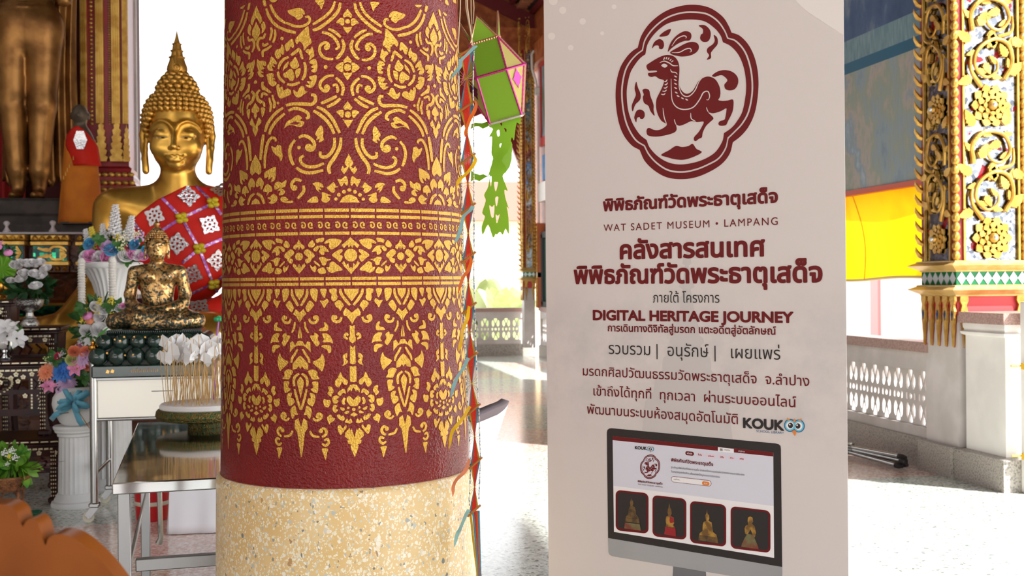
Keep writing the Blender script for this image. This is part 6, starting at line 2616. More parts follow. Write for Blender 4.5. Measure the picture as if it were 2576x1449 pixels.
def gmat():
    m, nt, N, L, b = node_mat('gold_leaf_over_dark_green')
    tc = N.new('ShaderNodeTexCoord')
    n = N.new('ShaderNodeTexNoise')
    n.inputs['Scale'].default_value = 70
    n.inputs['Detail'].default_value = 5
    n.inputs['Roughness'].default_value = .6
    L.new(tc.outputs['Object'], n.inputs['Vector'])
    v = N.new('ShaderNodeTexVoronoi')
    v.inputs['Scale'].default_value = 85
    L.new(tc.outputs['Object'], v.inputs['Vector'])
    s = N.new('ShaderNodeSeparateColor')
    L.new(v.outputs['Color'], s.inputs[0])
    sp = N.new('ShaderNodeSeparateXYZ')
    L.new(tc.outputs['Object'], sp.inputs[0])
    up = mth(nt, 'MULTIPLY', mth(nt, 'SUBTRACT', sp.outputs[2], 1.10), .22)
    k = mth(nt, 'ADD', mth(nt, 'ADD', n.outputs['Fac'], mth(nt, 'MULTIPLY', s.outputs[0], .18)), up)
    g = mth(nt, 'GREATER_THAN', k, .60)
    leaf = ramp(nt, s.outputs[1], [(0, rgb(170, 122, 78)), (.5, rgb(198, 154, 94)), (1, rgb(222, 188, 124))])
    L.new(mixc(nt, g, rgb(26, 40, 34), leaf), b.inputs['Base Color'])
    L.new(mth(nt, 'MULTIPLY', g, .85), b.inputs['Metallic'])
    b.inputs['Roughness'].default_value = .3
    bp = N.new('ShaderNodeBump')
    bp.inputs['Strength'].default_value = .35
    bp.inputs['Distance'].default_value = .004
    L.new(k, bp.inputs['Height'])
    L.new(bp.outputs['Normal'], b.inputs['Normal'])
    return m


M_GLEAF = gmat()
M_DGREEN = mat('dark_green_resin', rgb(24, 42, 36), 0.12, coat=.5, col2=rgb(36, 56, 48), nscale=10)
M_FLECK = mat('gold_fleck', rgb(226, 170, 90), 0.3, .8)
sm_b = thing('gilded_buddha', 'small dark buddha patched with gold leaf, seated on a dark green lotus base', 'statue', (gp_.x, gp_.y, 0))


def gz(py):
    return CAMZ + (715.8 - py) * GS


def g_body(X, Y, Z):
    ax_ = np.abs(X)
    d = d_ell(X, Y, Z, (0, .02, 1.31), (.098, .062, .12))
    d = smin(d, d_ell(X, Y, Z, (0, .02, 1.20), (.078, .062, .09)), .05)
    d = smin(d, d_ell(ax_, Y, Z, (.085, .02, 1.375), (.050, .045, .038)), .04)
    d = smin(d, d_ell(ax_, Y, Z, (.048, -.025, 1.345), (.042, .03, .03)), .03)
    d = smin(d, d_chain(ax_, Y, Z, [(.125, .02, 1.372, .036), (.150, .035, 1.245, .033), (.142, .0, 1.195, .032), (.085, -.095, 1.168, .026), (.020, -.125, 1.160, .022)], .015), .012)
    d = smin(d, d_ell(X, Y, Z, (0, -.128, 1.158), (.055, .032, .016)), .015)
    d = smin(d, d_cone(X, Y, Z, (0, .015, 1.46), (0, .02, 1.38), .032, .042), .02)
    # legs, one shin laid over the other
    d = smin(d, d_chain(X, Y, Z, [(.05, .03, 1.105, .062), (.16, -.03, 1.10, .055), (.222, -.075, 1.095, .040), (.10, -.165, 1.088, .038), (-.10, -.160, 1.088, .032)], .03), .025)
    d = smin(d, d_chain(X, Y, Z, [(-.05, .03, 1.105, .062), (-.16, -.03, 1.10, .055), (-.222, -.07, 1.095, .040), (-.08, -.158, 1.120, .036), (.12, -.150, 1.125, .030)], .03), .012)
    # head
    h = d_ell(X, Y, Z, (0, .0, 1.512), (.057, .064, .078))
    h = smin(h, d_ell(X, Y, Z, (0, -.012, 1.468), (.042, .045, .036)), .02)
    h = smin(h, d_chain(X, Y, Z, [(0, -.060, 1.532, .005), (0, -.073, 1.492, .009)], .004), .008)
    h = smin(h, d_ell(ax_, Y, Z, (.024, -.052, 1.515), (.016, .010, .009)), .005)
    h = smin(h, d_chain(ax_, Y, Z, [(.004, -.063, 1.525, .003), (.025, -.060, 1.536, .003), (.046, -.042, 1.526, .002)], .003), .004)
    h = smin(h, d_ell(X, Y, Z, (0, -.058, 1.470), (.020, .010, .007)), .005)
    h = smin(h, d_chain(ax_, Y, Z, [(.058, .01, 1.535, .009), (.063, .01, 1.50, .007), (.062, .005, 1.45, .008)], .006), .006)
    d = smin(d, h, .012)
    # sash line across the chest
    d = d - .004 * np.exp(-((X * .8 + (Z - 1.30) * .62 - .01) / .006) ** 2) * (Z > 1.2) * (Z < 1.40) * (Y < .03)
    return np.maximum(d, 1.052 - Z)


sdf_build('body', g_body, (-.29, -.23, 1.045), (.29, .12, 1.60), .0055, M_GLEAF, sm_b)
hr = MB()
for i in range(7):
    z = 1.535 + i * .0105
    q = 1 - ((z - 1.525) / .085) ** 2
    r = .064 * math.sqrt(max(q, .05))
    n = max(5, int(2 * PI * r / .0135))
    for k in range(n):
        a = 2 * PI * (k + .5 * (i % 2)) / n
        fr = abs((math.degrees(a) + 90 + 180) % 360 - 180)
        if z < float(np.interp(fr, [0, 50, 75, 90, 180], [1.560, 1.555, 1.53, 1.50, 1.46])):
            continue
        hr.sphere((r * math.cos(a), .004 + r * 1.08 * math.sin(a), z), .0080, 7, 5)
hr.lathe([(.034, 1.592), (.030, 1.612), (.018, 1.625), (.008, 1.630)], 14)
for k in range(12):
    hr.sphere((.030 * math.cos(k * PI / 6), .030 * math.sin(k * PI / 6), 1.603), .008, 6, 5)
hr.lathe([(.006, 1.628), (.016, 1.638), (.017, 1.646), (.008, 1.656), (.001, 1.664)], 12)
hr.build('curled_hair', M_GLEAF, sm_b)
ba = thing('lotus_base', 'dark green glossy base with two rows of bulging lotus petals on the steel cart', 'pedestal', (gp_.x, gp_.y, 0))
mb = MB()
mb.bbox((-.325, -.215, .792), (.325, .215, .862), .008)
mb.build('plinth', M_DGREEN, ba)
mb = MB()
ring_loft(mb, [(-.02, .86), (-.035, .95), (-.06, 1.02), (-.055, 1.03), (-.06, 1.050)], .31, .20)
mb.build('core', M_DGREEN, ba, smooth=False)
for row, (z, hx, hy, n, m_, r) in enumerate(((.908, .292, .192, 7, 5, .052), (.985, .262, .162, 7, 5, .047))):
    spots = [(-hx + 2 * hx * (i + .5 * 0) / (n - 1), -hy) for i in range(n)] + [(sx * hx, -hy + 2 * hy * (j + 1) / m_) for j in range(m_) for sx in (-1, 1)] + [(-hx + 2 * hx * i / (n - 1), hy) for i in range(1, n - 1)]
    for i, (x, y) in enumerate(spots):
        mb = MB()
        mb.sphere((x, y, z), (r, r, r * .95), 14, 10)
        mb.build('lotus_petal', M_DGREEN, ba)
mb = MB()
for i in range(46):
    mb.sphere((-.25 + i * .5 / 45, -.155, 1.040), (.0045, .006, .010), 6, 5)
mb.build('bead_moulding', M_DGREEN, ba)
rd = random.Random(3)
fk = MB()
for i in range(30):
    row = rd.choice((0, 1))
    x = rd.uniform(-.27, .27)
    z = (.925, 1.0)[row] + rd.uniform(-.012, .016)
    y = -(.245, .210)[row] + rd.uniform(-.0, .004)
    s = rd.uniform(.003, .0065)
    fk.add([(x - s, y, z - s * .6), (x + s, y, z - s), (x + s * .7, y - .001, z + s), (x - s * .8, y, z + s * .7)], [(0, 1, 2, 3)])
for (x, z) in ((-.215, .83), (-.24, .828)):
    fk.add([(x - .01, -.217, z - .006), (x + .006, -.217, z - .01), (x + .01, -.217, z + .004), (x - .002, -.217, z + .011)], [(0, 1, 2, 3)])
fk.build('gold_fleck', M_FLECK, ba, smooth=False)['kind'] = 'stuff'
lt = MB()
for i in range(7):
    x = -.115 + i * .021
    lt.tube([(x, -.2165, .822), (x, -.2165, .834), (x + .008, -.2165, .838), (x + .011, -.2165, .830), (x + .010, -.2165, .822)], .0014, 5)
    if i % 3 == 1:
        lt.tube([(x + .002, -.2165, .842), (x + .010, -.2165, .845)], .0013, 5)
lt.build('gold_lettering', M_FLECK, ba)

# ---------------------------------------------------------------- altar pedestal behind, gold and red pillar, curtain
ap = at(60, 640, 9.9)
alt = thing('altar_pedestal', 'stepped altar with gilded cornice and green mosaic frieze behind the offering tables', 'altar', (ap.x, ap.y, 0))
M_CARVE = mat('carved_gold', rgb(196, 142, 42), 0.35, .75, bump=1.0, bscale=46, bdist=.02, col2=rgb(120, 74, 20), nscale=30)
M_BROWNC = mat('brown_carved_wood', rgb(92, 46, 18), 0.4, .2, bump=.7, bscale=24, bdist=.02, col2=rgb(60, 28, 12), nscale=14)


def greenmosaic():
    m, nt, N, L, b = node_mat('green_mirror_mosaic')
    tc = N.new('ShaderNodeTexCoord')
    v = N.new('ShaderNodeTexVoronoi')
    v.inputs['Scale'].default_value = 30
    v.distance = 'CHEBYCHEV'
    v.inputs['Randomness'].default_value = .25
    L.new(tc.outputs['Object'], v.inputs['Vector'])
    s = N.new('ShaderNodeSeparateColor')
    L.new(v.outputs['Color'], s.inputs[0])
    L.new(ramp(nt, s.outputs[0], [(0, rgb(2, 26, 24)), (.7, rgb(4, 52, 44)), (.9, rgb(10, 96, 70)), (1, rgb(60, 190, 130))]), b.inputs['Base Color'])
    b.inputs['Metallic'].default_value = .7
    b.inputs['Roughness'].default_value = .14
    bp = N.new('ShaderNodeBump')
    bp.inputs['Strength'].default_value = .6
    bp.inputs['Distance'].default_value = .02
    L.new(s.outputs[1], bp.inputs['Height'])
    L.new(bp.outputs['Normal'], b.inputs['Normal'])
    return m


M_GMOS = greenmosaic()
K = 9.9 / F


def az(py):
    return CAMZ + (718.0 - py) * K


mb = MB()
ring_loft(mb, [(.30, 0), (.30, .5), (.05, az(840)), (-.06, az(800)), (-.12, az(770)), (-.03, az(725)), (.02, az(690)), (.0, az(684)), (0, az(588))], .58, .5, (0, .6))
mb.build('carved_body', M_BROWNC, alt, smooth=False)
for i, (x0, x1, y0) in enumerate(((-.9, .02, -.06), (.06, .36, .04), (.415, .62, .14))):
    mb = MB()
    mb.box((x0, y0, az(684)), (x1, .8, az(604)))
    seg = mb.build('cornice_block', M_BROWNC, alt, smooth=False)
    mb = MB()
    mb.box((x0 + .01, y0 - .006, az(655)), (x1 - .012, y0, az(617)))
    mb.build('mosaic_frieze', M_GMOS, seg, smooth=False)
    mb = MB()
    for (ya, yb, d) in ((604, 590, .03), (617, 606, .05), (668, 656, .045)):
        mb.bbox((x0 - .01, y0 - d, az(ya)), (x1 + .01, y0 + .2, az(yb)), .006)
    mb.build('gold_moulding', M_GOLD, seg)
    mb = MB()
    n = max(3, int((x1 - x0) / .06))
    for k in range(n):
        c = x0 + (k + .5) * (x1 - x0) / n
        w = (x1 - x0) / n * .5
        mb.prism([[(c - w, az(603)), (c + w, az(603)), (c + w * .7, az(597)), (c, az(590)), (c - w * .7, az(597))]], lambda x, z, d: (x, y0 - .03 - d, z), 0, .02)
        mb.sphere((c, y0 - .01, az(676)), (w * .8, .03, .02), 8, 6)
    mb.build('leaf_border', M_CARVE, seg)
    mb = MB()
    cx = (x0 + x1) / 2 + .03
    L_ = (x1 - x0) / 2
    zc = az(636)
    fnp = lambda x, z, d: (x, y0 - .006 - d, z)
    for s in (-1, 1):
        mb.prism([stroke([(cx - .13, zc + s * .045), (cx - .05, zc + s * .02), (cx + .0, zc + s * .055), (cx + .07, zc + s * .05), (cx + .10, zc + s * .015), (cx + .05, zc + s * .022)], .02, 4)], fnp, 0, .018)
        mb.prism([stroke([(cx - .02, zc + s * .01), (cx - .05, zc + s * .035), (cx - .10, zc + s * .03)], .016, 4)], fnp, 0, .016)
    for k in range(5):
        a = k * PI / 5 - PI / 2 + .3
        mb.prism([[(x1 - .02, zc), (x1 - .055, zc + .05 * math.sin(a) - .012), (x1 - .075, zc + .055 * math.sin(a)), (x1 - .055, zc + .05 * math.sin(a) + .012)]], fnp, 0, .02)
    mb.build('gold_scroll', M_GOLD, seg, smooth=False)
for (pa, pb, off) in ((770, 763, .00), (805, 797, .03), (838, 829, .07)):
    mb = MB()
    ring_loft(mb, [(off - .10, az(pa)), (off - .085, (az(pa) + az(pb)) / 2), (off - .10, az(pb))], .60, .52, (0, .6))
    mb.build('gold_line', M_GOLD, alt, smooth=False)
mb = MB()
ring_loft(mb, [(-.055, az(794)), (-.10, az(772))], .58, .52, (0, .6))
mb.build('green_band', M_GMOS, alt, smooth=False)
mb = MB()
mb.box((-1.0, .0, az(588)), (.7, 1.1, az(583)))
mb.build('white_ledge', mat('pale_marble', rgb(176, 166, 170), 0.4), alt, smooth=False)
bk = thing('statue_platform', 'dark grey platform carrying the standing buddha and the monk statue', 'platform', (ap.x, ap.y, 0))
mb = MB()
mb.box((-1.2, .50, az(583) + .005), (.75, 1.62, 1.855))
mb.build('block', mat('grey_brown_stone', rgb(72, 62, 58), 0.7), bk, smooth=False)
for i, (px, lab) in enumerate(((17, 'white turned finial on the gilded cornice, at the left edge of the view'), (133, 'white turned finial on the gilded cornice, below the monk statue'))):
    p = at(px, 588, 10.0)
    f_ = MB()
    h = az(553) - az(583)
    f_.lathe([(.032, 0), (.034, h * .12), (.026, h * .2), (.014, h * .4), (.012, h * .5), (.016, h * .58), (.026, h * .72), (.027, h * .84), (.016, h * .96), (.002, h)], 16)
    o = f_.build('white_finial', mat('white_ceramic', rgb(206, 198, 200), 0.3))
    o.location = (p.x, p.y, az(583) + .002)
    tag(o, lab, 'ornament', 'white finials on the altar cornice')

gpz = at(268, 200, 11.75)
GK = 11.75 / F


def pz(py):
    return CAMZ + (716.8 - py) * GK


rp = thing('red_gold_pillar', 'red pillar with gilded bars and flame leaves, left of the bright opening', 'pillar', (gpz.x, gpz.y, 0))
rp['kind'] = 'thing'
mb = MB()
mb.box((-.255, 0, 1.2), (.215, .45, 5.6))
mb.build('shaft', M_RED, rp, smooth=False)
xs = lambda px: (px - 268) * GK
for (a, b, dd) in ((206, 222, .03), (242, 262, .03), (280, 301, .03), (306, 320, .025)):
    mb = MB()
    zb = pz(312)
    mb.bbox((xs(a), -dd, zb), (xs(b), .0, 5.6), .004)
    w = xs(b) - xs(a)
    for f in (.25, .5, .75):
        mb.tube([(xs(a) + w * f, -dd - .001, zb), (xs(a) + w * f, -dd - .001, 5.6)], .005, 6)
    mb.build('gilded_bar', M_GOLD, rp)
for (px, r, m) in ((232, .016, M_GOLD), (275, .009, M_GOLD)):
    mb = MB()
    z = pz(312)
    while z < 5.5:
        mb.sphere((xs(px), -.006, z), (r * 1.2, .014, r), 8, 5)
        z += r * 2.7
    mb.build('bead_row', m, rp)
for k, (px, w, h) in enumerate(((216, 24, 80), (255, 26, 98), (292, 28, 100), (316, 16, 88))):
    mb = MB()
    for j in range(5):
        t = j / 4
        lp = [(xs(px) + x * w * GK * (1 - .1 * j), pz(412) + .02 + j * h * GK * .17 + z * h * GK * .36) for x, z in [(.5, 0), (.62, .3), (.35, .45), (.45, .7), (.12, .8), (0, 1.15), (-.12, .8), (-.45, .7), (-.35, .45), (-.62, .3), (-.5, 0)]]
        mb.prism([lp], lambda x, z, d: (x, -.012 - d - .006 * (4 - j), z), 0, .02)
    mb.build('flame_leaf', M_GOLD, rp)
mb = MB()
ring_loft(mb, [(.0, pz(418)), (.03, pz(424)), (.02, pz(434)), (.05, pz(446)), (.05, pz(456)), (.08, pz(468)), (.08, 1.2)][::-1], .235, .225, (-.02, .225))
mb.build('stepped_foot', M_RED, rp, smooth=False)
for (py, off) in ((440, .042), (461, .072), (478, .09)):
    mb = MB()
    n = 9
    for k in range(n):
        c = -.29 - off * .5 + (k + .5) * (.54 + off) / n
        mb.sphere((c, -off, pz(py)), (.034, .02, .026), 8, 5)
    ring_loft(mb, [(off - .02, pz(py + 6)), (off, pz(py + 4)), (off - .02, pz(py + 2))], .235, .225, (-.02, .225))
    mb.build('gilded_border', M_GOLD, rp)
cu = at(-25, 300, 11.9)
cur = thing('red_curtain', 'deep red curtain hanging behind the standing buddha at the left edge', 'curtain', (cu.x, cu.y, 0))
mb = MB()
mb.grid(lambda u, v: (-.6 + u * .95, .05 * math.sin(u * 30) + .02 * math.sin(u * 71), 4.4 - v * 2.5), 70, 6)
mb.build('cloth', mat('deep_red_cloth', rgb(150, 16, 20), 0.8), cur).modifiers.new('thick', 'SOLIDIFY').thickness = .01
# ================================================================ LEFT FOREGROUND: CART, TABLES, FLOWERS
M_MIRST = mat('mirror_steel', rgb(206, 204, 200), 0.08, 1.0, bump=.06, bscale=3.5, bdist=.02)
M_BRST = mat('brushed_steel', rgb(164, 163, 162), 0.34, 1.0)
M_STPLATE = mat('pale_steel_plate', rgb(226, 220, 208), 0.38, .55)
M_DARK = mat('dark_slot', rgb(14, 12, 12), 0.6)
M_BRASS = mat('polished_brass', rgb(206, 146, 62), 0.2, .95)
M_RUBW = mat('pale_rubber', rgb(206, 200, 180), 0.5)

# ---- steel cart
cp0 = at(238, 1300, 6.24)
cart = thing('steel_cart', 'tall stainless steel cart on castors with a slotted box, carrying the dark lotus base', 'cart', (cp0.x, cp0.y, 0))
CW, CD = .66, .56


def cz(py, Y=6.24):
    return CAMZ + (717.2 - py) * Y / F


zt = cz(892)
for sx in (0, 1):
    for sy in (0, 1):
        x, y = sx * CW, sy * CD
        mb = MB()
        mb.tube([(x, y, .10), (x, y, zt)], .021, 14)
        ps = mb.build('post', M_STEEL, cart)
        mb = MB()
        mb.lathe([(.012, zt), (.022, zt + .006), (.012, zt + .012), (.010, zt + .016), (.020, zt + .024), (.027, zt + .036), (.024, zt + .048), (.010, zt + .056), (.013, zt + .062), (.012, zt + .07), (.005, zt + .076), (.001, zt + .088)], 16, c=(x, y, 0))
        mb.build('finial', M_BRASS, ps)
        mb = MB()
        mb.bbox((x - .028, y - .026, .082), (x + .028, y + .026, .108), .006)
        mb.build('castor_plate', M_STEEL, ps)
        mb = MB()
        for q_ in (-.014, .014):
            mb.prism([[(x - .050, .040), (x - .018, .026), (x + .022, .080), (x - .020, .086)]], lambda a_, z_, d_: (a_, y + q_ + d_, z_), -.002, .002)
        mb.tube([(x - .030, y - .018, .031), (x - .030, y + .018, .031)], .008, 10)
        mb.build('castor_fork', M_BRST, ps)
        mb = MB()
        mb.tube([(x - .030, y - .009, .031), (x - .030, y + .009, .031)], .031, 18)
        mb.build('castor_wheel', M_RUBW, ps)
mb = MB()
mb.bbox((.0, -.012, cz(955)), (CW, CD + .012, cz(945)), .003)
mb.bbox((.012, -.016, cz(958)), (CW - .012, -.002, cz(936)), .003)
mb.build('top_shelf', M_BRST, cart)
mb = MB()
mb.prism([[(.022, cz(1054)), (CW - .022, cz(1054)), (CW - .022, cz(957)), (.022, cz(957))]], lambda x, z, d: (x, d, z), .0, .5)
box = mb.build('offering_box', M_STPLATE, cart, smooth=False)
mb = MB()
s0, s1 = .275, .44
mb.prism([rrect(s0, cz(1005), s1, cz(976), .008), [(s0 + .03, cz(989)), (s0 + .03, cz(987)), (s1 - .02, cz(987)), (s1 - .02, cz(989))]], lambda x, z, d: (x, -.001 - d, z), 0, .0025)
mb.build('slot_plate', M_STPLATE, box, smooth=False)
mb = MB()
mb.box((s0 + .028, -.0008, cz(990)), (s1 - .018, .0, cz(986)))
mb.build('coin_slot', M_DARK, box, smooth=False)
mb = MB()
for y in (0, CD):
    mb.tube([(0, y, cz(1056)), (CW, y, cz(1056))], .010, 10)
for x in (0, CW):
    mb.tube([(x, 0, cz(1056)), (x, CD, cz(1056))], .010, 10)
mb.build('lower_rail', M_STEEL, cart)
mb = MB()
for x in (0, CW):
    mb.tube([(x, 0, .26), (x, CD, .26)], .010, 10)
mb.build('side_rail', M_STEEL, cart)

# ---- white flag sticks stand on the steel table
p00, p01, p10 = on_floor(281, 1216, .70), on_floor(552, 1196, .70), on_floor(346, 1063, .70)
tu = CV(math.cos(math.radians(15.5)), math.sin(math.radians(15.5)))
tv = Vector((-tu.y, tu.x, 0))
TL = max(1.35, (p10 - p00).dot(tv))
TW = .72
tb = thing('steel_table', 'polished stainless steel table behind the column, mirroring the altar', 'table', (p00.x, p00.y, 0), math.atan2(tu.y, tu.x))
mb = MB()
mb.bbox((0, 0, .664), (TW, TL, .70), .004)
mb.build('table_top', M_MIRST, tb)
lgw = .019
for (x, y) in ((.032, .06), (TW - .05, .06), (.032, TL - .06), (TW - .05, TL - .06)):
    mb = MB()
    mb.bbox((x - lgw, y - lgw, .03), (x + lgw, y + lgw, .664), .003)
    l_ = mb.build('leg', M_BRST, tb)
    mb = MB()
    mb.tube([(x, y, 0), (x, y, .032)], .014, 10)
    mb.build('foot', M_BLKP, l_)
mb = MB()
zr = .435
for y in (.06, TL - .06):
    mb = MB()
    mb.bbox((.064, y - .016, zr - .019), (TW - .069, y + .016, zr + .019), .003)
    mb.build('cross_rail', M_BRST, tb)
mb = MB()
mb.bbox((.040, .08, zr - .012), (.050, TL - .08, zr + .012), .003)
mb.build('side_rail', M_BRST, tb)
mb = MB()
mb.tube([(.12, .50, .664), (.125, .50, .42), (.118, .505, .40)], [.009, .009, .012], 8)
mb.build('hanging_bolt', M_STEEL, tb)

# ---- tray of paper flag sticks
dc = Vector((at(515, 1040, 4.78).x, at(515, 1040, 4.78).y, .733))
tray = thing('flag_stick_tray', 'round mosaic-edged tray with a white top, holding bamboo flag sticks on the steel table', 'tray', dc)
mb = MB()
mb.lathe([(.07, -.0325), (.07, -.028), (.07, -.004), (.165, .0), (.192, .006), (.200, .022), (.196, .040), (.188, .048), (.165, .050)], 48)
mb.build('tray', mat('green_gold_sequin', rgb(108, 88, 34), 0.3, .5, bump=.9, bscale=150, bdist=.01, col2=rgb(40, 90, 56), nscale=110, lo=.5, hi=.62), tray)
mb = MB()
mb.lathe([(.178, .046), (.183, .052), (.182, .064), (.176, .070), (.05, .072)], 48)
mb.build('foam_top', mat('white_foam', rgb(232, 228, 226), 0.8), tray)
M_BAM = mat('bamboo_skewer', rgb(222, 186, 128), 0.6, col2=rgb(200, 158, 96), nscale=30)
M_FLAG = mat('white_flag_paper', rgb(238, 236, 236), 0.8)
rd = random.Random(11)
stick_me = {}
for v_ in range(3):
    mb = MB()
    mb.tube([(0, 0, -.012), (0, 0, .262)], [.0017, .0014], 6)
    a = mb.mesh('stick', M_BAM, True)
    mb = MB()
    w, h = (.040, .045, .036)[v_], (.052, .060, .048)[v_]
    bend = (.004, -.006, .010)[v_]
    w, h = w * .92, h * 1.05
    mb.add([(.001, 0, .268), (w * .75, bend, .250), (w, bend * 2, .262 - h * .75), (w * .45, -bend, .262 - h * 1.15), (.001, 0, .262 - h * .80)], [(0, 1, 4), (1, 2, 4), (2, 3, 4)])
    mb.add([(-.001, 0, .266), (-w * .35, -bend, .250), (-w * .42, bend, .262 - h * .55), (-.001, 0, .262 - h * .70)], [(0, 1, 2), (0, 2, 3)])
    b = mb.mesh('flag', M_FLAG, False)
    stick_me[v_] = (a, b)
protos = []
for v_ in range(3):
    t = thing('paper_flag_stick', 'white paper flag on a bamboo stick, one of the crowd standing in the round tray', 'flag', (0, 0, 0), 0, 'paper flag sticks in the round tray')
    link('stick', stick_me[v_][0], t)
    f_ = link('flag', stick_me[v_][1], t)
    f_.modifiers.new('thick', 'SOLIDIFY').thickness = .0006
    protos.append(t)
NST = 112
k = 0
for i in range(NST):
    r = .168 * math.sqrt((i + .5) / NST)
    a = i * 2.39996
    x, y = r * math.cos(a), r * math.sin(a)
    v_ = i % 3
    if i < 3:
        t = protos[i]
    else:
        src = protos[v_]
        t = src.copy()
        COL.objects.link(t)
        for c in kids(src):
            d = c.copy()
            COL.objects.link(d)
            d.parent = t
    t.location = dc + Vector((x, y, .071))
    t.rotation_euler = (rd.uniform(-.10, .10), rd.uniform(-.10, .10), rd.uniform(-.9, .9) + (PI if rd.random() < .45 else 0))
    s = rd.uniform(.82, 1.10)
    t.scale = (s, s, s)
pp = thing('flower_pick', 'purple stick with a small green flower top among the white flags', 'flower', dc + Vector((.03, .10, .071)))
mb = MB()
mb.tube([(0, 0, -.012), (.012, 0, .24), (.024, 0, .335)], .0035, 8)
mb.build('stem', mat('purple_wrap', rgb(170, 100, 190), 0.5), pp)
mb = MB()
for k in range(7):
    a = k * 2 * PI / 6
    mb.sphere((.025 + .012 * math.cos(a) * (k < 6), .012 * math.sin(a) * (k < 6), .345 + .006 * (k == 6)), .010, 8, 6)
mb.build('green_blossom', mat('emerald_petal', rgb(40, 170, 110), 0.5), pp)

# ---- bucket and white box under the table
bk_ = on_floor(384, 1306)
bu = thing('red_bucket', 'red plastic bucket with a pale band, standing under the steel table', 'bucket', (bk_.x, bk_.y, 0))
M_REDP = mat('red_plastic', rgb(196, 22, 30), 0.35)
mb = MB()
mb.lathe([(.080, 0), (.086, .006), (.100, .20), (.106, .205), (.106, .215), (.098, .214), (.082, .012), (.02, .010)], 36)
mb.build('body', M_REDP, bu)
mb = MB()
mb.lathe([(.0925, .085), (.0955, .088), (.0965, .104), (.0940, .108)], 36, cap=False)
mb.build('pale_band', M_RUBW, bu)
mb = MB()
mb.lathe([(.097, .20), (.080, .245), (.03, .252)], 30)
mb.build('white_filling', mat('white_cloth', rgb(228, 228, 234), 0.8), bu)
wb = on_floor(428, 1346)
wx = thing('draped_box', 'low box under a white cloth, beside the red bucket', 'box', (wb.x, wb.y, 0), 0)
mb = MB()


def drp(u, v):
    # around three sides
    per = u * 1.5
    if per < .5:
        p = Vector((0, (.5 - per) * .56, 0))
    elif per < 1.1:
        p = Vector((per - .5, 0, 0))
    else:
        p = Vector((.6, (per - 1.1) * .7, 0))
    n = Vector((p.x - .3, p.y - .14, 0)).normalized()
    return p + n * (.006 * math.sin(u * 70) * v + .015 * v) + Vector((0, 0, .30 * (1 - v) + .004))


mb.grid(drp, 120, 6)
mb.add([(0, 0, .304), (.6, 0, .304), (.6, .28, .304), (0, .28, .304)], [(0, 1, 2, 3)])
mb.build('white_cloth', mat('white_cloth', rgb(228, 228, 234), 0.8), wx).modifiers.new('thick', 'SOLIDIFY').thickness = .004
mb = MB()
mb.box((.01, .01, 0), (.59, .27, .30))
mb.build('box', M_WOOD, wx, smooth=False)

# ---------------------------------------------------------------- flowers
M_LEAF = mat('artificial_leaf', rgb(40, 84, 36), 0.5, col2=rgb(74, 120, 52), nscale=14)
PET = {}


def petalm(nm, c, c2=None):
    if nm not in PET:
        PET[nm] = mat('petal_' + nm, rgb(*c), 0.6, col2=rgb(*c2) if c2 else None, nscale=18, sheen=.2)
    return PET[nm]


WHT = petalm('white', (240, 238, 238), (226, 224, 226))
PNK = petalm('pink', (226, 120, 190), (240, 170, 214))
BLU = petalm('sky_blue', (56, 150, 200), (90, 176, 214))
DBL = petalm('blue', (44, 110, 206), (70, 140, 220))
LIL = petalm('lilac', (206, 166, 214), (222, 190, 226))
CRM = petalm('crimson', (200, 24, 76))
YEL = petalm('yellow', (232, 206, 40), (244, 224, 90))
ORG = petalm('coral', (240, 136, 92), (246, 160, 120))
LIM = petalm('pale_lime', (222, 230, 160), (206, 220, 130))
MGP = petalm('magenta', (240, 80, 170), (250, 200, 224))
CREAM = petalm('cream', (240, 232, 206), (230, 222, 190))

FM = {}


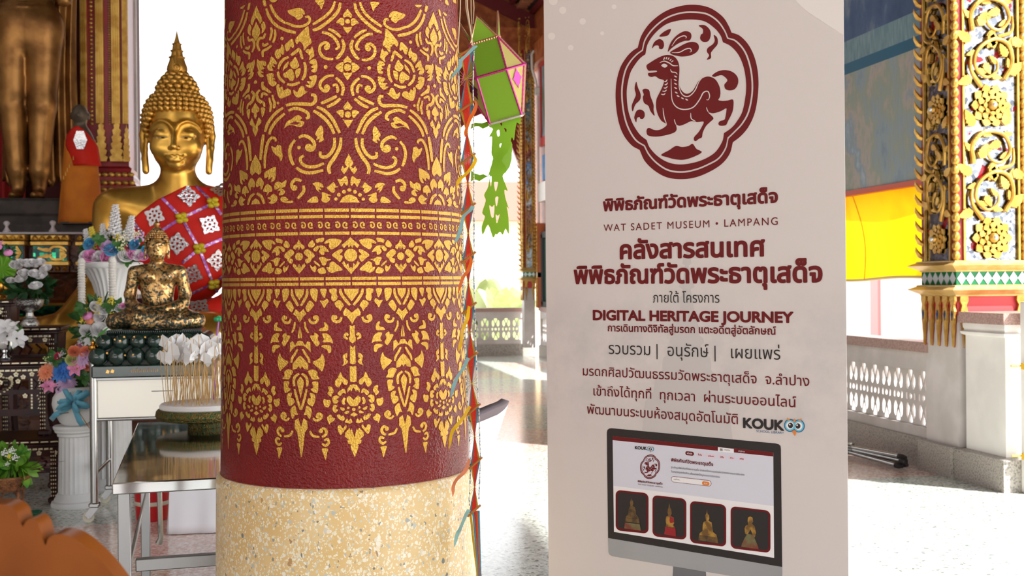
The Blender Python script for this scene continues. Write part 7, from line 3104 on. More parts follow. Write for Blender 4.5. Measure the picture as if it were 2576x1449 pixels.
def flower_mesh(kind, m):
    key = (kind, m.name)
    if key in FM:
        return FM[key]
    mb = MB()
    rd = random.Random(len(FM))
    if kind == 'rose':
        for ring_, (n, r, tilt, hh) in enumerate(((3, .28, .15, .95), (4, .50, .35, .92), (5, .76, .62, .80), (6, .98, .95, .62))):
            for i in range(n):
                a0 = 2 * PI * i / n + ring_ * .7

                def fn(u, v, a0=a0, n=n, r=r, tilt=tilt, hh=hh):
                    a = a0 + (u - .5) * 2 * PI / n * 1.35
                    rr = r * (.30 + .70 * v ** .7) * (1 - .10 * (2 * u - 1) ** 2 * v) + tilt * .10 * max(0, v - .7)
                    z = hh * v * (1 - .18 * (2 * u - 1) ** 2) - .12 * tilt * v ** 4
                    return (rr * math.cos(a), rr * math.sin(a), z - .35)
                mb.grid(fn, 5, 5)
    elif kind == 'bud':
        for ring_, (n, r) in enumerate(((3, .5), (4, .72), (5, .88))):
            for i in range(n):
                a0 = 2 * PI * i / n + ring_

                def fn(u, v, a0=a0, n=n, r=r, ring_=ring_):
                    a = a0 + (u - .5) * 2 * PI / n * 1.4
                    rr = r * (math.sin(PI * (.12 + .70 * v)) ** .8)
                    return (rr * math.cos(a), rr * math.sin(a), (1.25 - .16 * ring_) * v - .5)
                mb.grid(fn, 4, 6)
    elif kind == 'daisy':
        for ring_, (n, r, up) in enumerate(((16, 1.0, .08), (13, .74, .28), (9, .46, .46))):
            for i in range(n):
                a = 2 * PI * (i + .5 * ring_) / n + rd.uniform(-.08, .08)

                def fn(u, v, a=a, r=r, up=up):
                    w = .11 * r * (math.sin(PI * min(1, v * .85 + .1))) * (u - .5) * 2 + 0
                    rr = r * (.12 + .88 * v)
                    return (rr * math.cos(a) - w * 1.5 * math.sin(a), rr * math.sin(a) + w * 1.5 * math.cos(a), up * v + .10 * math.sin(v * PI) - .10 * v * v)
                mb.grid(fn, 2, 4)
        mb.sphere((0, 0, .05), (.16, .16, .14), 8, 6)
    elif kind == 'lily':
        for i in range(6):
            a = 2 * PI * i / 6

            def fn(u, v, a=a):
                w = .32 * math.sin(PI * min(1, v * .82 + .12)) * (u - .5) * 2
                rr = .10 + .95 * v ** 1.3
                return (rr * math.cos(a) - w * math.sin(a), rr * math.sin(a) + w * math.cos(a), .75 * v - .55 * v ** 3 + .12 * abs(u - .5))
            mb.grid(fn, 4, 6)
    elif kind == 'spike':
        # tall raceme of many small florets
        for i in range(64):
            f = i / 64
            a = i * 2.4
            r = .33 * (1 - .62 * f)
            z = f * 2.0
            c = Vector((r * math.cos(a), r * math.sin(a), z))
            s = .19 * (1 - .5 * f)
            for k in range(4):
                b = a + k * PI / 2
                mb.sphere(c + Vector((math.cos(b) * s * .55, math.sin(b) * s * .55, .0)), (s * .62, s * .62, s * .45), 6, 4)
    elif kind == 'sprig':
        for i in range(26):
            c = Vector((rd.gauss(0, .34), rd.gauss(0, .34), rd.uniform(-.3, .6)))
            mb.sphere(c, .12, 6, 4)
    elif kind == 'leaf':
        for i in range(7):
            a = i * 2.4
            el = rd.uniform(-.2, .9)

            def fn(u, v, a=a, el=el):
                w = .30 * math.sin(PI * min(1, v * .9 + .08)) * (u - .5) * 2
                rr = v * math.cos(el)
                return (rr * math.cos(a) - w * math.sin(a), rr * math.sin(a) + w * math.cos(a), v * math.sin(el) - .35 * v * v + .1 * abs(u - .5))
            mb.grid(fn, 2, 5)
    me = mb.mesh(kind, m, True)
    FM[key] = me
    return me


FNAME = {'rose': 'rose', 'bud': 'rosebud', 'daisy': 'daisy_flower', 'lily': 'lily', 'spike': 'flower_spike', 'sprig': 'small_blossom', 'leaf': 'leaf_tuft'}


def flower(t, kind, m, px, py, Y, r_px, tilt=None, yaw=0.0):
    """flower of the bouquet t at a pixel, r_px its radius in pixels"""
    o = link(FNAME[kind], flower_mesh(kind, m), t)
    p = at(px, py, Y)
    o.location = p - t.location
    r = r_px * Y / F
    o.scale = (r, r, r)
    tl = tilt if tilt is not None else 1.05
    o.rotation_euler = (tl if kind != 'spike' else (tilt or 0.0), 0, yaw)
    return o


def foliage(t, cx, cy, Y, rx, ry, n, s, m, seed, dy=.06):
    """one mass of leaves behind the flowers"""
    rd = random.Random(seed)
    mb = MB()
    for i in range(n):
        a, q = rd.uniform(0, 2 * PI), math.sqrt(rd.random())
        px, py = cx + rx * q * math.cos(a), cy + ry * q * math.sin(a)
        c = at(px, py, Y + rd.uniform(-.3, 1) * dy) - t.location
        d = CV(math.cos(a) * (.4 + q), -.5 + rd.uniform(-.4, .4), -math.sin(a) * (.4 + q) + rd.uniform(-.2, .5)).normalized()
        sd = d.cross(Vector((rd.uniform(-1, 1), rd.uniform(-1, 1), rd.uniform(-1, 1)))).normalized()
        nn = d.cross(sd)
        L_ = s * rd.uniform(.7, 1.3)
        w = L_ * .26

        def fn(u, v):
            k = math.sin(PI * min(1, v * .9 + .06)) * (u - .5) * 2 * w
            return c + d * (L_ * (v - .3)) + sd * k + nn * (.25 * L_ * v * v - .12 * w * (1 - abs(2 * u - 1)))
        mb.grid(fn, 2, 4)
    o = mb.build('leaves', m, t, smooth=True)
    o['kind'] = 'stuff'
    return o


def fluted_column(label, px, py, Y, r, h, seed=0):
    p = at(px, py, Y)
    t = thing('fluted_pedestal', label, 'pedestal', (p.x, p.y, 0))
    m = mat('white_plaster', rgb(226, 226, 226), 0.55, col2=rgb(214, 214, 214), nscale=5)
    mb = MB()
    mb.lathe([(r, .075), (r * .93, h - .06)], 96, fr=lambda a: 1 - .055 * abs(math.sin(a * 11)))
    mb.build('shaft', m, t)
    mb = MB()
    mb.lathe([(r * 1.38, 0), (r * 1.42, .012), (r * 1.36, .030), (r * 1.22, .036), (r * 1.22, .045), (r * 1.12, .060), (r * 1.04, .078), (r * .9, .082)], 48)
    mb.build('base', m, t)
    mb = MB()
    mb.lathe([(r * .9, h - .066), (r * 1.02, h - .060), (r * 1.02, h - .046), (r * 1.16, h - .036), (r * 1.16, h - .026), (r * 1.24, h - .018), (r * 1.26, h - .006), (r * 1.22, h)], 48)
    mb.build('capital', m, t)
    return t, p


M_POT = mat('white_glazed_pot', rgb(230, 230, 230), 0.3)
# ---- front pedestal with the round pot and blue bow
Y1 = 6.72
fp, p1_ = fluted_column('white fluted pedestal under the round pot with the blue bow, beside the dark altar table', 189, 1100, Y1, .098, .475)
k1 = Y1 / F
z0p = .477
pot = thing('flower_pot', 'round white pot of bright mixed flowers with a light blue bow, on the front pedestal', 'flower pot', (p1_.x, p1_.y, z0p))
mb = MB()
hh = .225
mb.lathe([(.062, 0), (.085, .018), (.115, .075), (.128, .125), (.122, .165), (.104, .195), (.092, .205), (.098, .222), (.090, .225), (.080, .205), (.05, .20)], 48)
mb.build('pot', M_POT, pot)
M_BOW = mat('light_blue_ribbon', rgb(96, 170, 196), 0.45, sheen=.3)
bw = MB()
bc = at(184, 1016, Y1 - .135) - pot.location


def loop_strip(mb, pts, w, nrm=Vector((0, -1, 0))):
    c = [Vector(p) for p in pts]
    vs, fs = [], []
    for i, p in enumerate(c):
        t = (c[min(i + 1, len(c) - 1)] - c[max(i - 1, 0)]).normalized()
        s = t.cross(nrm)
        s = s.normalized() if s.length > 1e-6 else Vector((0, 0, 1))
        vs += [p - s * w, p + s * w]
    for i in range(len(c) - 1):
        fs.append((2 * i, 2 * i + 1, 2 * i + 3, 2 * i + 2))
    mb.add(vs, fs)


for (dx, dy, w) in ((-18, -38, .013), (42, -30, .015), (-30, -6, .014), (40, 6, .013), (-8, -30, .012), (14, 20, .012), (-34, 10, .012), (20, -34, .012)):
    e = Vector((dx * k1, -.035, -dy * k1))
    m1 = e * .55 + Vector((0, -.045, .010))
    loop_strip(bw, [bc + e * 0, bc + m1 * .6 + Vector((0, -.01, .012)), bc + e * .85 + Vector((0, -.012, .008)), bc + e, bc + e * .8 + Vector((0, .012, -.008)), bc + e * .4 + Vector((0, .004, -.008)), bc], w)
loop_strip(bw, [bc, bc + Vector((-.05, -.012, -.035)), bc + Vector((-.10, .004, -.062)), bc + Vector((-.128, .03, -.092))], .015)
loop_strip(bw, [bc, bc + Vector((.02, -.014, -.05)), bc + Vector((.035, -.004, -.10)), bc + Vector((.05, .012, -.128))], .016)
bo = bw.build('bow', M_BOW, pot, smooth=True)
bo.modifiers.new('thick', 'SOLIDIFY').thickness = .0012
mb = MB()
for (a, b) in (((-35, -8), (10, -18)), ((12, 12), (40, 60)), ((30, -10), (62, -34)), ((-30, 22), (-8, 20))):
    mb.tube([bc + Vector((a[0] * k1, -.035, -a[1] * k1)), bc + Vector((b[0] * k1, -.03, -b[1] * k1))], .0022, 6)
mb.build('gold_edge', M_BRASS, bo)
foliage(pot, 178, 930, Y1, 62, 42, 90, .075, M_LEAF, 21, .08)
for (kd, m, x, y, r) in (('daisy', ORG, 117, 936, 26), ('daisy', DBL, 158, 934, 32), ('lily', MGP, 194, 927, 24), ('rose', LIM, 181, 905, 17), ('daisy', LIL, 212, 900, 26), ('rose', ORG, 187, 884, 16), ('daisy', LIL, 168, 962, 27), ('lily', MGP, 123, 972, 20), ('rose', ORG, 222, 922, 13),
                         ('rose', CRM, 146, 896, 11), ('sprig', WHT, 155, 892, 14), ('rose', ORG, 213, 884, 15), ('sprig', LIM, 122, 905, 18), ('sprig', WHT, 130, 912, 12), ('daisy', DBL, 135, 942, 16), ('bud', LIL, 150, 982, 12), ('leaf', M_LEAF, 214, 948, 30), ('leaf', M_LEAF, 140, 905, 26)):
    flower(pot, kd, m, x, y, Y1 - .07, r, 1.15, random.uniform(-.5, .5))

# ---- second pedestal with white vase and bouquet
Y2 = 7.25
f2, p2_ = fluted_column('white fluted pedestal behind the steel cart, under the white and yellow bouquet', 268, 1100, Y2, .105, .62)
v2 = thing('flower_vase', 'white vase with white, pink and yellow flowers behind the lotus base', 'vase', (p2_.x, p2_.y, .622))
mb = MB()
mb.lathe([(.07, 0), (.10, .03), (.125, .10), (.115, .17), (.085, .22), (.095, .25), (.088, .25), (.07, .22), (.03, .2)], 40)
mb.build('vase', M_POT, v2)
foliage(v2, 255, 822, Y2, 66, 72, 150, .075, M_LEAF, 5, .10)
for (kd, m, x, y, r) in (('rose', WHT, 218, 832, 18), ('rose', WHT, 250, 830, 22), ('rose', WHT, 252, 795, 19), ('rose', WHT, 262, 778, 18), ('bud', PNK, 221, 795, 15), ('sprig', YEL, 207, 806, 15), ('sprig', YEL, 243, 783, 17), ('sprig', YEL, 250, 760, 17), ('sprig', YEL, 278, 758, 18), ('sprig', YEL, 279, 796, 15), ('lily', WHT, 285, 832, 24),
                         ('rose', WHT, 300, 776, 13), ('rose', PNK, 308, 770, 9), ('rose', WHT, 240, 772, 16), ('bud', ORG, 226, 806, 13), ('sprig', WHT, 204, 860, 14), ('rose', PNK, 200, 870, 10), ('sprig', YEL, 216, 782, 12), ('lily', WHT, 228, 858, 18), ('leaf', M_LEAF, 276, 770, 26), ('leaf', M_LEAF, 205, 780, 24), ('leaf', M_LEAF, 312, 780, 20),
                         ('rose', WHT, 268, 852, 17), ('leaf', M_LEAF, 232, 845, 22)):
    flower(v2, kd, m, x, y, Y2 - .10, r, 1.1, random.uniform(-.6, .6))
mb = MB()
mb.tube([at(228, 905, Y2 - .16) - v2.location, at(238, 870, Y2 - .17) - v2.location, at(252, 842, Y2 - .18) - v2.location, at(274, 822, Y2 - .18) - v2.location], [.010, .012, .010, .003], 8, flat=.3)
mb.build('grass_blade', mat('bright_green_blade', rgb(70, 150, 50), 0.5), v2)

# ---- large fluted urn on its pedestal
Y3 = 7.95
k3 = Y3 / F
f3, p3_ = fluted_column('white fluted pedestal under the large trumpet urn, mostly hidden behind the bouquets', 283, 1000, Y3, .13, .93)
ur = thing('trumpet_urn', 'large white ribbed trumpet urn with white flower spikes, behind the small gilded buddha', 'urn', (p3_.x, p3_.y, .932))


def uz(py):
    return CAMZ + (717 - py) * k3 - .932


mb = MB()
mb.lathe([(.115, 0), (.118, .02), (.09, .04), (.085, uz(800)), (.093, uz(770)), (.105, uz(740)), (.128, uz(712)), (.168, uz(686)), (.204, uz(672))], 128, fr=lambda a: 1 + .028 * math.sin(a * 26))
mb.build('body', M_POT, ur)
mb = MB()
mb.lathe([(.198, uz(676)), (.210, uz(672)), (.214, uz(664)), (.206, uz(660)), (.15, uz(664))], 64)
mb.build('rim', M_POT, ur)
foliage(ur, 288, 628, Y3, 76, 40, 150, .07, M_LEAF, 9, .12)
for (x0, y0, s, m, tl) in ((228, 640, 58, WHT, .05), (240, 635, 58, YEL, .0), (262, 628, 58, WHT, -.05), (289, 600, 78, WHT, 0), (294, 640, 62, WHT, .03), (322, 615, 66, WHT, .0), (270, 645, 50, WHT, 0)):
    o = flower(ur, 'spike', m, x0, y0 - 8, Y3 - .04, s * .5, .0, 0)
    o.rotation_euler = (.0, {228: -.22, 240: -.18, 262: -.06, 289: 0.02, 294: .06, 322: .16, 270: -.03}[x0], 0)
    mb = MB()
for (kd, m, x, y, r) in (('rose', BLU, 225, 622, 18), ('rose', BLU, 281, 636, 20), ('rose', BLU, 338, 624, 16), ('rose', CRM, 255, 627, 12), ('rose', CRM, 325, 633, 12), ('rose', PNK, 226, 652, 19), ('rose', PNK, 269, 658, 19), ('rose', WHT, 246, 656, 20), ('rose', WHT, 318, 650, 21), ('rose', WHT, 300, 660, 17),
                         ('rose', PNK, 335, 648, 16), ('rose', WHT, 348, 650, 17), ('rose', PNK, 362, 652, 15), ('rose', LIL, 268, 628, 17), ('sprig', CREAM, 305, 610, 22), ('sprig', YEL, 296, 606, 14), ('sprig', LIL, 355, 608, 20), ('sprig', CREAM, 345, 598, 18), ('rose', BLU, 366, 636, 11), ('rose', WHT, 212, 652, 15),
                         ('leaf', M_LEAF, 318, 668, 18), ('sprig', LIM, 305, 635, 20), ('leaf', M_LEAF, 300, 622, 24), ('leaf', M_LEAF, 248, 612, 22), ('sprig', CREAM, 310, 628, 16)):
    flower(ur, kd, m, x, y - 8, Y3 - .17, r, 1.15, random.uniform(-.6, .6))

# ---- white beaded poles
M_BEAD = mat('white_beads', rgb(232, 228, 222), 0.6, bump=1.0, bscale=120, bdist=.01)
for (px, ytop, Y, lab) in ((205, 648, 7.6, 'white beaded pole left of the trumpet urn'), (283, 644, 7.55, 'white beaded pole in front of the trumpet urn')):
    p = at(px, 700, Y)
    zt_ = at(px, ytop, Y).z
    t = thing('beaded_pole', lab, 'pole', (p.x, p.y, 0), 0, 'white beaded poles by the urn')
    mb = MB()
    pr_ = []
    z = .02
    while z < zt_ - .04:
        pr_ += [(.021, z), (.027, z + .009)]
        z += .018
    mb.lathe(pr_ + [(.024, zt_ - .02), (.016, zt_ - .005), (.002, zt_)], 14)
    mb.build('pole', M_BEAD, t)
    mb = MB()
    mb.lathe([(.09, 0), (.09, .012), (.03, .022)], 24)
    mb.build('foot', M_POT, t)

# ---------------------------------------------------------------- dark altar tables with shell inlay
M_ROSEW = mat('dark_rosewood', rgb(56, 22, 18), 0.35, spec=.22, col2=rgb(38, 14, 12), nscale=9)
M_SHELL = mat('mother_of_pearl', rgb(228, 214, 180), 0.2, .15, col2=rgb(206, 190, 150), nscale=60)


def inlay_strip(mb, fn, x0, x1, z, s, n):
    for i in range(n):
        c = x0 + (i + .5) * (x1 - x0) / n
        w = (x1 - x0) / n * .42
        mb.prism([[(c - w, z - s), (c + w, z - s * .7), (c + w * .8, z + s), (c - w * .9, z + s * .8)]], fn, 0, .0015)


def inlay_flower(mb, fn, x, z, r):
    for k in range(5):
        a = 2 * PI * k / 5 + .3
        mb.prism([[(x + r * .55 * math.cos(a) + r * .42 * math.cos(b), z + r * .55 * math.sin(a) + r * .42 * math.sin(b)) for b in np.linspace(0, 2 * PI, 8)[:-1]]], fn, 0, .0015)


def altar_table(label, px_right, Y, z0, z1, width, depth, feet_z=None, panel=True, legs=True):
    """carved table whose top right front corner sits at px_right; feet on z0, top at z1"""
    zc = (z0 + z1) / 2
    p = at(px_right, CY - (z1 - CAMZ) * F / Y, Y)
    t = thing('altar_table', label, 'table', (p.x, p.y, 0))
    W, D_ = width, depth
    mb = MB()
    mb.bbox((-W, 0, z1 - .028), (0, D_, z1), .006)
    mb.bbox((-W + .015, .012, z1 - .045), (-.015, D_ - .012, z1 - .026), .005)
    mb.build('top', M_ROSEW, t)
    h = z1 - z0
    ap_h = min(.16, h * .42)
    fn = lambda x, z, d: (x, .028 - d, z)
    # pierced apron
    mb = MB()
    mb.box((-W + .03, .03, z1 - .045 - ap_h * .38), (-.03, .05, z1 - .045))
    mb.box((-W + .03, .03, z1 - .045 - ap_h), (-.03, .05, z1 - .045 - ap_h * .82))
    for i in range(9):
        c = -W + .05 + (i + .5) * (W - .1) / 9
        mb.tube([(c - .02, .04, z1 - .045 - ap_h * .4), (c + .012, .04, z1 - .045 - ap_h * .6), (c - .008, .04, z1 - .045 - ap_h * .82)], .008, 6)
    mb.box((-.05, .05, z1 - .045 - ap_h), (-.03, D_ - .05, z1 - .045))
    apn = mb.build('apron', M_ROSEW, t, smooth=False)
    mb = MB()
    inlay_strip(mb, lambda x, z, d: (x, -.0005 - d, z), -W + .02, -.02, z1 - .014, .004, int(W / .055))
    inlay_strip(mb, fn, -W + .05, -.05, z1 - .060, .006, int(W / .035))
    for i in range(int(W / .09)):
        inlay_flower(mb, fn, -W + .07 + i * .09, z1 - .045 - ap_h * .24, .016)
    o = mb.build('shell_inlay', M_SHELL, apn, smooth=False)
    o['kind'] = 'stuff'
    for (x, y) in ((-.055, .05), (-W + .055, .05), (-.055, D_ - .05), (-W + .055, D_ - .05)):
        mb = MB()
        zt_ = z1 - .045
        prof = [(x, y, z0 + .0), (x + .004, y, z0 + h * .12), (x - .012, y, z0 + h * .35), (x - .004, y, z0 + h * .65), (x, y, zt_)]
        mb.tube([Vector(q_) for q_ in cr3(prof, 5)], [.034 - .012 * math.sin(PI * min(1, max(0, i / 20))) for i in range(21)], 4)
        mb.bbox((x - .036, y - .034, z0), (x + .036, y + .034, z0 + .035), .008)
        lg = mb.build('leg', M_ROSEW, t, smooth=False)
        if y < .1 and x > -.2:
            mb = MB()
            n = max(4, int(h / .03))
            for i in range(n):
                z = z0 + .045 + i * (h - .1) / n
                for dx in (-.012, 0, .012):
                    mb.sphere((x + dx - .004, y - .030, z), (.004, .003, .006), 6, 4)
            o = mb.build('shell_dot', M_SHELL, lg)
    return t, p


def cr3(pts, n):
    out = []
    P_ = [Vector(p) for p in pts]
    for i in range(len(P_) - 1):
        a, b, c, d = P_[max(i - 1, 0)], P_[i], P_[i + 1], P_[min(i + 2, len(P_) - 1)]
        for k in range(n):
            t = k / n
            out.append(.5 * (2 * b + (c - a) * t + (2 * a - 5 * b + 4 * c - d) * t * t + (3 * b - a - 3 * c + d) * t ** 3))
    out.append(P_[-1])
    return out


t1, q1 = altar_table('low dark altar table with shell inlay standing on the floor, front of the altar set', 158, 6.78, 0, .385, 1.2, .5)
t2, q2 = altar_table('dark altar table with shell-inlaid key pattern panel, standing on the lowest altar table', 130, 6.92, .386, .845, 1.0, .36)
mb = MB()
fn2 = lambda x, z, d: (x, .030 - d, z)
zA, zB = .53, .775
mb.prism([[(-.95, zA - .02), (-.07, zA - .02), (-.07, zB), (-.95, zB)], [(-.9, zA + .02), (-.9, zB - .02), (-.14, zB - .02), (-.14, zA + .02)]], lambda x, z, d: (x, .034 + d, z), 0, .014)
for (x0, x1) in ((-.35, -.33), (-.25, -.23), (-.52, -.50), (-.68, -.66)):
    mb.box((x0, .036, zA), (x1, .046, zB))
mb.tube([Vector((x, .04, z)) for x, z in cr([(-.60, zA + .06), (-.42, zA + .07), (-.26, zA + .14), (-.24, zA + .20), (-.34, zB - .02)], 5)], .010, 6)
mb.tube([Vector((x, .04, z)) for x, z in cr([(-.24, zA + .12), (-.18, zA + .13), (-.14, zA + .10)], 5)], .008, 6)
pn = mb.build('fretwork_panel', M_ROSEW, t2, smooth=False)
mb = MB()
fnp2 = lambda x, z, d: (x, .0335 - d, z)
inlay_strip(mb, fnp2, -.95, -.13, zB - .010, .005, 36)
for i in range(12):
    mb.prism([[(-.128, zA + .02 + i * .019), (-.118, zA + .02 + i * .019), (-.118, zA + .033 + i * .019), (-.128, zA + .033 + i * .019)]], fnp2, 0, .0015)
    mb.prism([[(-.090 + .008 * math.sin(i), zA + .02 + i * .019), (-.080 + .008 * math.sin(i), zA + .02 + i * .019), (-.083 + .008 * math.sin(i), zA + .030 + i * .019)]], fnp2, 0, .0015)
for (x, z) in ((-.24, zB - .035), (-.17, zB - .03), (-.20, zB - .055), (-.16, zA + .10), (-.30, zB - .06), (-.45, zB - .05)):
    inlay_flower(mb, lambda x_, z_, d: (x_, .030 - d, z_), x, z, .016)
for x, z in cr([(-.60, zA + .06), (-.42, zA + .07), (-.26, zA + .14), (-.24, zA + .20), (-.34, zB - .02)], 6):
    mb.sphere((x, .029, z), (.008, .003, .006), 6, 4)
o = mb.build('shell_inlay', M_SHELL, pn, smooth=False)
o['kind'] = 'stuff'
t3, q3 = altar_table('dark altar table behind the key pattern one, carrying the silver bowl of white roses', 152, 7.30, 0, 1.035, .62, .36)
t4, q4 = altar_table('tallest dark altar table of the set, at the left edge of the view', 32, 7.75, 0, 1.205, .7, .36)

# ---- silver bowl with white roses
Yb = 7.47
pb = at(75, 822, Yb)
M_SILB = mat('embossed_silver', rgb(206, 206, 204), 0.22, .95, bump=.8, bscale=70, bdist=.008)
zb_ = 1.037
sb = thing('silver_bowl', 'embossed silver footed bowl with a dome of white roses on the dark altar table', 'bowl', (pb.x, pb.y, zb_))
kb = Yb / F
mb = MB()
mb.lathe([(.058, 0), (.060, .012), (.052, .028), (.040, .042), (.044, .050), (.026, .062), (.022, .085), (.030, .096), (.055, .105), (.078, .125), (.088, .150), (.090, .168), (.098, .178), (.090, .176), (.07, .14), (.02, .12)], 40)
mb.build('bowl', M_SILB, sb)
foliage(sb, 76, 722, Yb, 55, 38, 120, .07, mat('deep_green_leaf', rgb(26, 62, 30), 0.5, col2=rgb(44, 86, 40), nscale=14), 31, .10)
for (x, y, r) in ((40, 668, 17), (68, 664, 18), (100, 660, 15), (115, 676, 16), (60, 688, 17), (88, 690, 18), (105, 694, 16), (53, 702, 17), (90, 720, 18), (27, 706, 12), (80, 660, 12), (48, 660, 13), (91, 668, 11)):
    flower(sb, 'rose', WHT, x, y, Yb - .10 - .0006 * (55 - abs(x - 75)), r, random.uniform(.5, .85), random.uniform(-.5, .5))

# ---- silver cup with white lilies
Yc = 7.05
pc_ = at(12, 900, Yc)
sc_ = thing('silver_cup', 'plain silver stem cup with drooping white flowers, on the key pattern altar table', 'cup', (pc_.x, pc_.y, .847))
mb = MB()
mb.lathe([(.052, 0), (.054, .01), (.030, .022), (.020, .036), (.030, .052), (.060, .060), (.066, .085), (.068, .115), (.062, .115), (.056, .075), (.02, .066)], 32)
mb.build('cup', mat('bright_silver', rgb(222, 222, 222), 0.12, 1.0), sc_)
foliage(sc_, 20, 850, Yc, 38, 20, 36, .06, M_LEAF, 41, .05)
for (kd, x, y, r, tl) in (('lily', 12, 826, 26, .9), ('lily', 36, 830, 24, 1.0), ('lily', 42, 852, 26, 1.5), ('lily', 18, 846, 26, 1.2), ('bud', 52, 862, 12, 2.2), ('lily', -8, 838, 26, .9), ('bud', 30, 815, 11, .6)):
    flower(sc_, kd, WHT, x, y, Yc - .09, r, tl, random.uniform(-.8, .8))

# ---- gold vase with a pink lotus and a pleated green leaf at the edge of view
Yg = 7.86
pg_ = at(6, 745, Yg)
gv = thing('gold_vase', 'small gold vase with a pink lotus and a pleated green leaf, at the left edge', 'vase', (pg_.x, pg_.y, 1.207))
mb = MB()
mb.lathe([(.034, 0), (.036, .012), (.020, .03), (.034, .06), (.046, .10), (.034, .135), (.026, .15), (.034, .165), (.028, .165), (.01, .15)], 28)
mb.build('vase', M_BRASS, gv)
mb = MB()
mb.grid(lambda u, v: Vector(at(5 + 36 * v * math.cos(2 * PI * u), 677 - 34 * v * math.sin(2 * PI * u), Yg - .06 + .010 * v * math.sin(u * 2 * PI * 14))) - gv.location, 112, 4)
mb.build('pleated_leaf', mat('lime_leaf', rgb(106, 160, 40), 0.5), gv).modifiers.new('thick', 'SOLIDIFY').thickness = .003
foliage(gv, 8, 636, Yg, 28, 20, 40, .06, M_LEAF, 43, .05)
flower(gv, 'bud', PNK, 21, 636, Yg - .06, 13, .7)
flower(gv, 'bud', PNK, -6, 622, Yg - .05, 13, .6)
flower(gv, 'sprig', PNK, 4, 612, Yg - .04, 10, .6)
rbw = thing('red_gift', 'small red packet with a silver ribbon behind the white roses', 'gift', at(24, 728, 8.02).xy.to_3d() + Vector((0, 0, 1.207)))
mb = MB()
mb.bbox((-.07, -.04, 0), (.05, .05, .11), .01)
rg = mb.build('packet', M_REDP, rbw)
mb = MB()
for k in range(5):
    a = k * 1.25
    mb.tube([(-.01, -.045, .05), (-.01 + .035 * math.cos(a), -.07, .05 + .03 * math.sin(a)), (-.01 + .05 * math.cos(a + .5), -.05, .05 + .045 * math.sin(a + .5))], .007, 6, flat=.4)
mb.build('silver_ribbon', M_SILF, rbw)

# ---- wicker basket with leafy plants
Yw = 6.2
pw = at(20, 1200, Yw)
wk = thing('wicker_stand', 'wicker basket stand full of leafy plants with small white flowers, at the lower left', 'basket', (pw.x, pw.y, 0))
M_WICK = mat('wicker', rgb(140, 88, 48), 0.6, bump=1.0, bscale=90, bdist=.01, col2=rgb(96, 56, 28), nscale=40)
kw = Yw / F
zw = CAMZ + (718.8 - 1205) * kw
mb = MB()
mb.lathe([(.085, zw - .06), (.105, zw - .04), (.115, zw), (.122, zw + .012), (.118, zw + .022), (.108, zw + .02), (.09, zw - .02), (.02, zw - .03)], 40)
mb.build('basket', M_WICK, wk)
for k in range(4):
    a = PI / 4 + k * PI / 2
    c, s = math.cos(a), math.sin(a)
    mb = MB()
    mb.tube([(c * .095, s * .095, zw - .03), (c * .085, s * .085, .10), (c * .095, s * .095, 0)], .008, 8)
    mb.tube([(c * .09, s * .09, zw * .40), (c * .05 - s * .04, s * .05 + c * .04, zw * .72), (-s * .1 * .7 + c * .05, c * .1 * .7 + s * .05, zw - .04)], .005, 6)
    mb.build('leg', M_WICK, wk)
mb = MB()
mb.tube([(.09 * math.cos(a), .09 * math.sin(a), .05) for a in np.linspace(0, 2 * PI, 25)], .007, 8, cap=False)
mb.build('hoop', M_WICK, wk)
foliage(wk, 28, 1172, Yw, 52, 34, 130, .10, mat('fresh_green_leaf', rgb(60, 120, 34), 0.45, col2=rgb(120, 166, 50), nscale=9), 51, .10)
for (kd, m, x, y, r) in (('sprig', WHT, 12, 1140, 16), ('sprig', WHT, 30, 1134, 14), ('sprig', WHT, 38, 1152, 14), ('sprig', YEL, 22, 1150, 10), ('sprig', WHT, 18, 1168, 9)):
    flower(wk, kd, m, x, y, Yw - .11, r, .8)
mb = MB()
for (x0, y0, x1, y1) in ((78, 1180, 165, 1160), (72, 1176, 140, 1152), (80, 1184, 150, 1176), (20, 1130, 36, 1118), (74, 1182, 120, 1190)):
    a_, b_ = at(x0, y0, Yw - .06) - wk.location, at(x1, y1, Yw - .10) - wk.location
    mb.tube([a_, a_ + (b_ - a_) * .5 + Vector((0, 0, .012)), b_], [.004, .012, .001], 6, flat=.25)
mb.build('purple_leaf', mat('dark_purple_leaf', rgb(92, 32, 52), 0.5), wk)

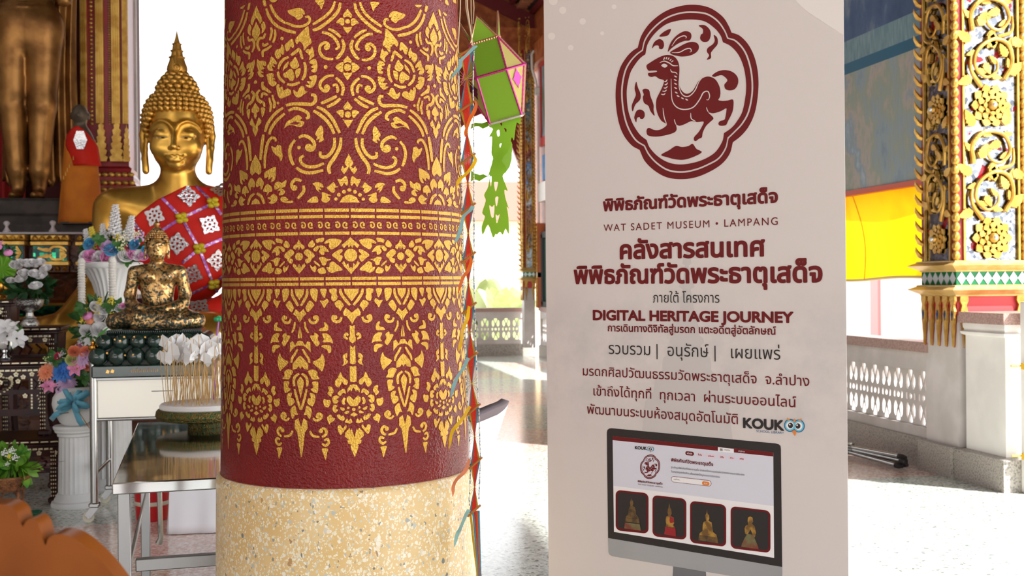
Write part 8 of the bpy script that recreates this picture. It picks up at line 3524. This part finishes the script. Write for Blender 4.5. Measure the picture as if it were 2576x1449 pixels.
gm_ = on_floor(70, 1292)
gt_ = thing('green_mat', 'small dark green mat on the floor beside the wicker stand', 'mat', (gm_.x, gm_.y, 0), .12)
mb = MB()
mb.bbox((-.12, -.16, .001), (.075, .03, .010), .003)
mb.build('mat', mat('green_fabric', rgb(10, 96, 66), 0.8), gt_)
mb = MB()
mb.bbox((-.02, -.10, .010), (.066, .012, .017), .003)
mb.build('folded_flap', mat('green_fabric', rgb(10, 96, 66), 0.8), gt_)

# ---------------------------------------------------------------- carved wooden chair close to the camera
YC = 1.22
M_TEAK = mat('varnished_teak', rgb(132, 70, 20), 0.35, spec=.14, col2=rgb(112, 56, 12), nscale=5)
cc = at(-10, 1400, YC)
chr_ = thing('wooden_chair', 'varnished orange-brown wooden chair with a scalloped crest, close up at the lower left corner', 'chair', (cc.x, cc.y, 0), -YAW)
OUT = [(-10, 1268), (20, 1272), (42, 1288), (50, 1310), (58, 1325), (66, 1312), (80, 1306), (96, 1318), (104, 1340), (108, 1358), (116, 1372), (122, 1356), (140, 1346), (168, 1348), (198, 1362), (230, 1388), (262, 1420), (296, 1462), (318, 1500), (332, 1560), (330, 1640)]
kc = YC / F
R_ = [((x + 10) * kc, CAMZ + (719.5 - y) * kc) for x, y in cr(OUT, 5)]
prof_ = R_ + [(R_[-1][0] - .02, .62), (.10, .58)]
outl = prof_ + [(-x, z) for x, z in prof_[::-1]]
mb = MB()
mb.prism([dedupe(outl)], lambda x, z, d: (x, d + .10 * (1.05 - z) * -.3, z), 0, .032)
bm_o = mb.build('crest_panel', M_TEAK, chr_)
bv = bm_o.modifiers.new('round', 'BEVEL')
bv.width = .007
bv.segments = 3
bv.limit_method = 'ANGLE'
mb = MB()
mb.bbox((-.24, .02, .41), (.24, .48, .45), .012)
mb.build('seat', M_TEAK, chr_)
for (x, y, zt_) in ((-.13, .0, .64), (.13, .0, .64), (-.21, .44, .41), (.21, .44, .41)):
    mb = MB()
    mb.bbox((x - .02, y - .005, 0), (x + .02, y + .04, zt_), .005)
    mb.build('leg', M_TEAK, chr_)
for m in bpy.data.materials:
    pass
